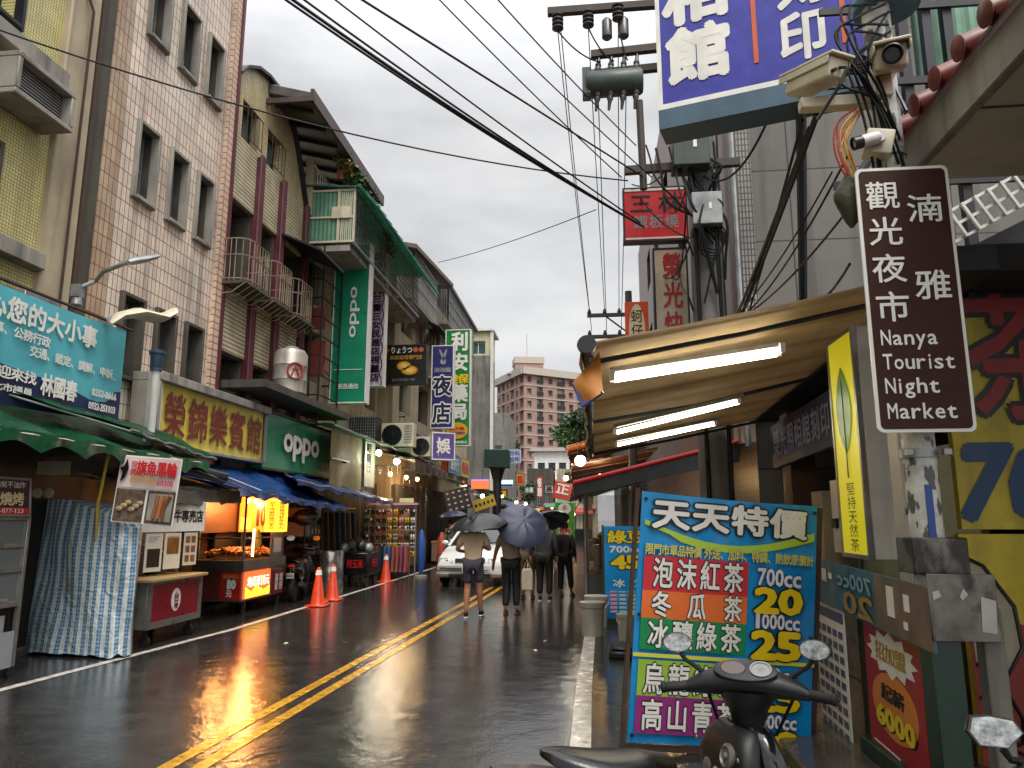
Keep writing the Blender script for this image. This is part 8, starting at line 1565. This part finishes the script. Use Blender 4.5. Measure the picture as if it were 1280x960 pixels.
b = MB(); b.box(-.1, 13.25, .0, .65, 16, .72); b.build('counter', mat('greyed_counter', '4a4640', .4, var=.4), t, bev=.01); b = MB()
for x, y in ((-.14, 13.2), (.64, 13.2), (-.14, 16.1)): b.tube([(x, y, 0), (x, y, 2.1)], .02, 6)
b.build('post', M.galv, t); b = MB(); b.box(.1, 13.6, .72, .45, 14, 1.3); b.box(.0, 14.4, .72, .3, 14.8, 1.1, 1); b.build('equipment', [M.browncloth, M.steel], t, bev=.01)
rR = thing('terrace_house', 'plain row house behind the layered orange awnings', 'building', (2.2, 30, 0)); b = MB(); b.box(1.7, 34, 0, 6, 60, 6.5); b.build('wall', M.concrete_dark, rR); window(rR, FRW(1.7), -38, -36, 3.6, 5.2, -.02, fm=M.galv)
for k in range(8):
    y = 18.8 + k * 2.4; c = rnd.choice(['6a2f22', '2b4a6a', '8a7a3a', '3d5a3c', '7a6a5a']); t = thing('market_stall', 'far market stall opposite the white car, %s beyond the curtained stall' % ORD[k], 'stall', (.6, y, 0), group='far market stalls under the orange and red awnings'); b = MB(); b.box(.15, y, .75, 1.2, y + 1.6, .8); b.build('table_top', M.wood, t); b = MB(); b.box(.17, y + .02, .1, 1.18, y + 1.58, .748); b.build('skirt', paint('skirt2_' + c, c, .7, .35), t); b = MB()
    for j in range(14): b.ball((rnd.uniform(.25, 1.1), y + rnd.uniform(.1, 1.5), .84), rnd.uniform(.06, .13), 6)
    b.build('goods', paint('goods2_%d' % k, rnd.choice(['a8552c', 'b39a3a', '6a8a3a', 'a39a8a']), .6, .6, scale=12), t)

rnd = random.Random(51)
for k in range(9):
    x, y = rnd.uniform(-4.8, -.6), rnd.uniform(5.2, 11); t = MB(); a = rnd.uniform(0, 3); d = V((math.cos(a), math.sin(a), 0)) * rnd.uniform(.015, .035); e = V((-d.y, d.x, 0)) * .7; p = V((x, y, .006))
    t.add([p - d - e, p + d - e * .8 + V((0, 0, .006)), p + d * .8 + e + V((0, 0, .012)), p - d + e * .9], [(0, 1, 2, 3)]); tag(t.build('litter_scrap', M.cream if k % 3 else M.browncloth, None, loc=tuple(p)), 'tiny scrap of litter lying on the wet road', 'litter', 'scraps of litter on the wet road')

for k, (x, y, z, c) in enumerate(((-4.75, 27.5, 2.75, 0), (-4.5, 30.2, 2.5, 1), (-4.1, 33.5, 2.6, 0), (-3.8, 37, 2.4, 0), (-3.7, 41, 2.4, 1), (-.8, 22.5, 2.8, 0), (-.9, 27, 2.6, 1), (-1.1, 31, 2.55, 0), (-1.3, 38, 2.6, 1))):
    bulb((x, y, z), 'lit bulb at the edge of the far awnings, %s counting down the %s side' % (ORD[k if k < 5 else k - 5], 'shop' if k < 5 else 'stall'), .085, (M.warmbulb, M.bulb)[c], group='bulbs along the far awnings')
for px0, py0, px1, py1, y, c, s_, lc, lab in ((575, 598, 584, 622, 34, 'a8281f', '小吃', M.letter_white, 'small red vertical sign with white characters beyond the patterned panel'), (645, 592, 655, 607, 46, 'c9a52c', '藥', M.letter_red, 'small yellow square sign hanging over the bend of the street'), (655, 608, 668, 617, 52, '1f6a48', '水果', M.letter_white, 'small green sign over the far canopies at the bend'), (681, 606, 692, 617, 40, 'd0c8b4', '茶', M.letter_black, 'small pale sign beside the red tilted sign'), (622, 612, 634, 624, 38, 'b8401f', '麵', M.letter_yellow, 'small orange sign under the pale green awning')):
    t, m, w, h = flat(lab, px0, py0, px1, py1, y, paint('far_sign_' + c, c, .4, .2), fr_=M.darkmetal); txt(t, m, s_, w * .12, h * .12, w * .88, h * .88, lc, vert=(h > w * 1.3), bold=.02, y=-.03)
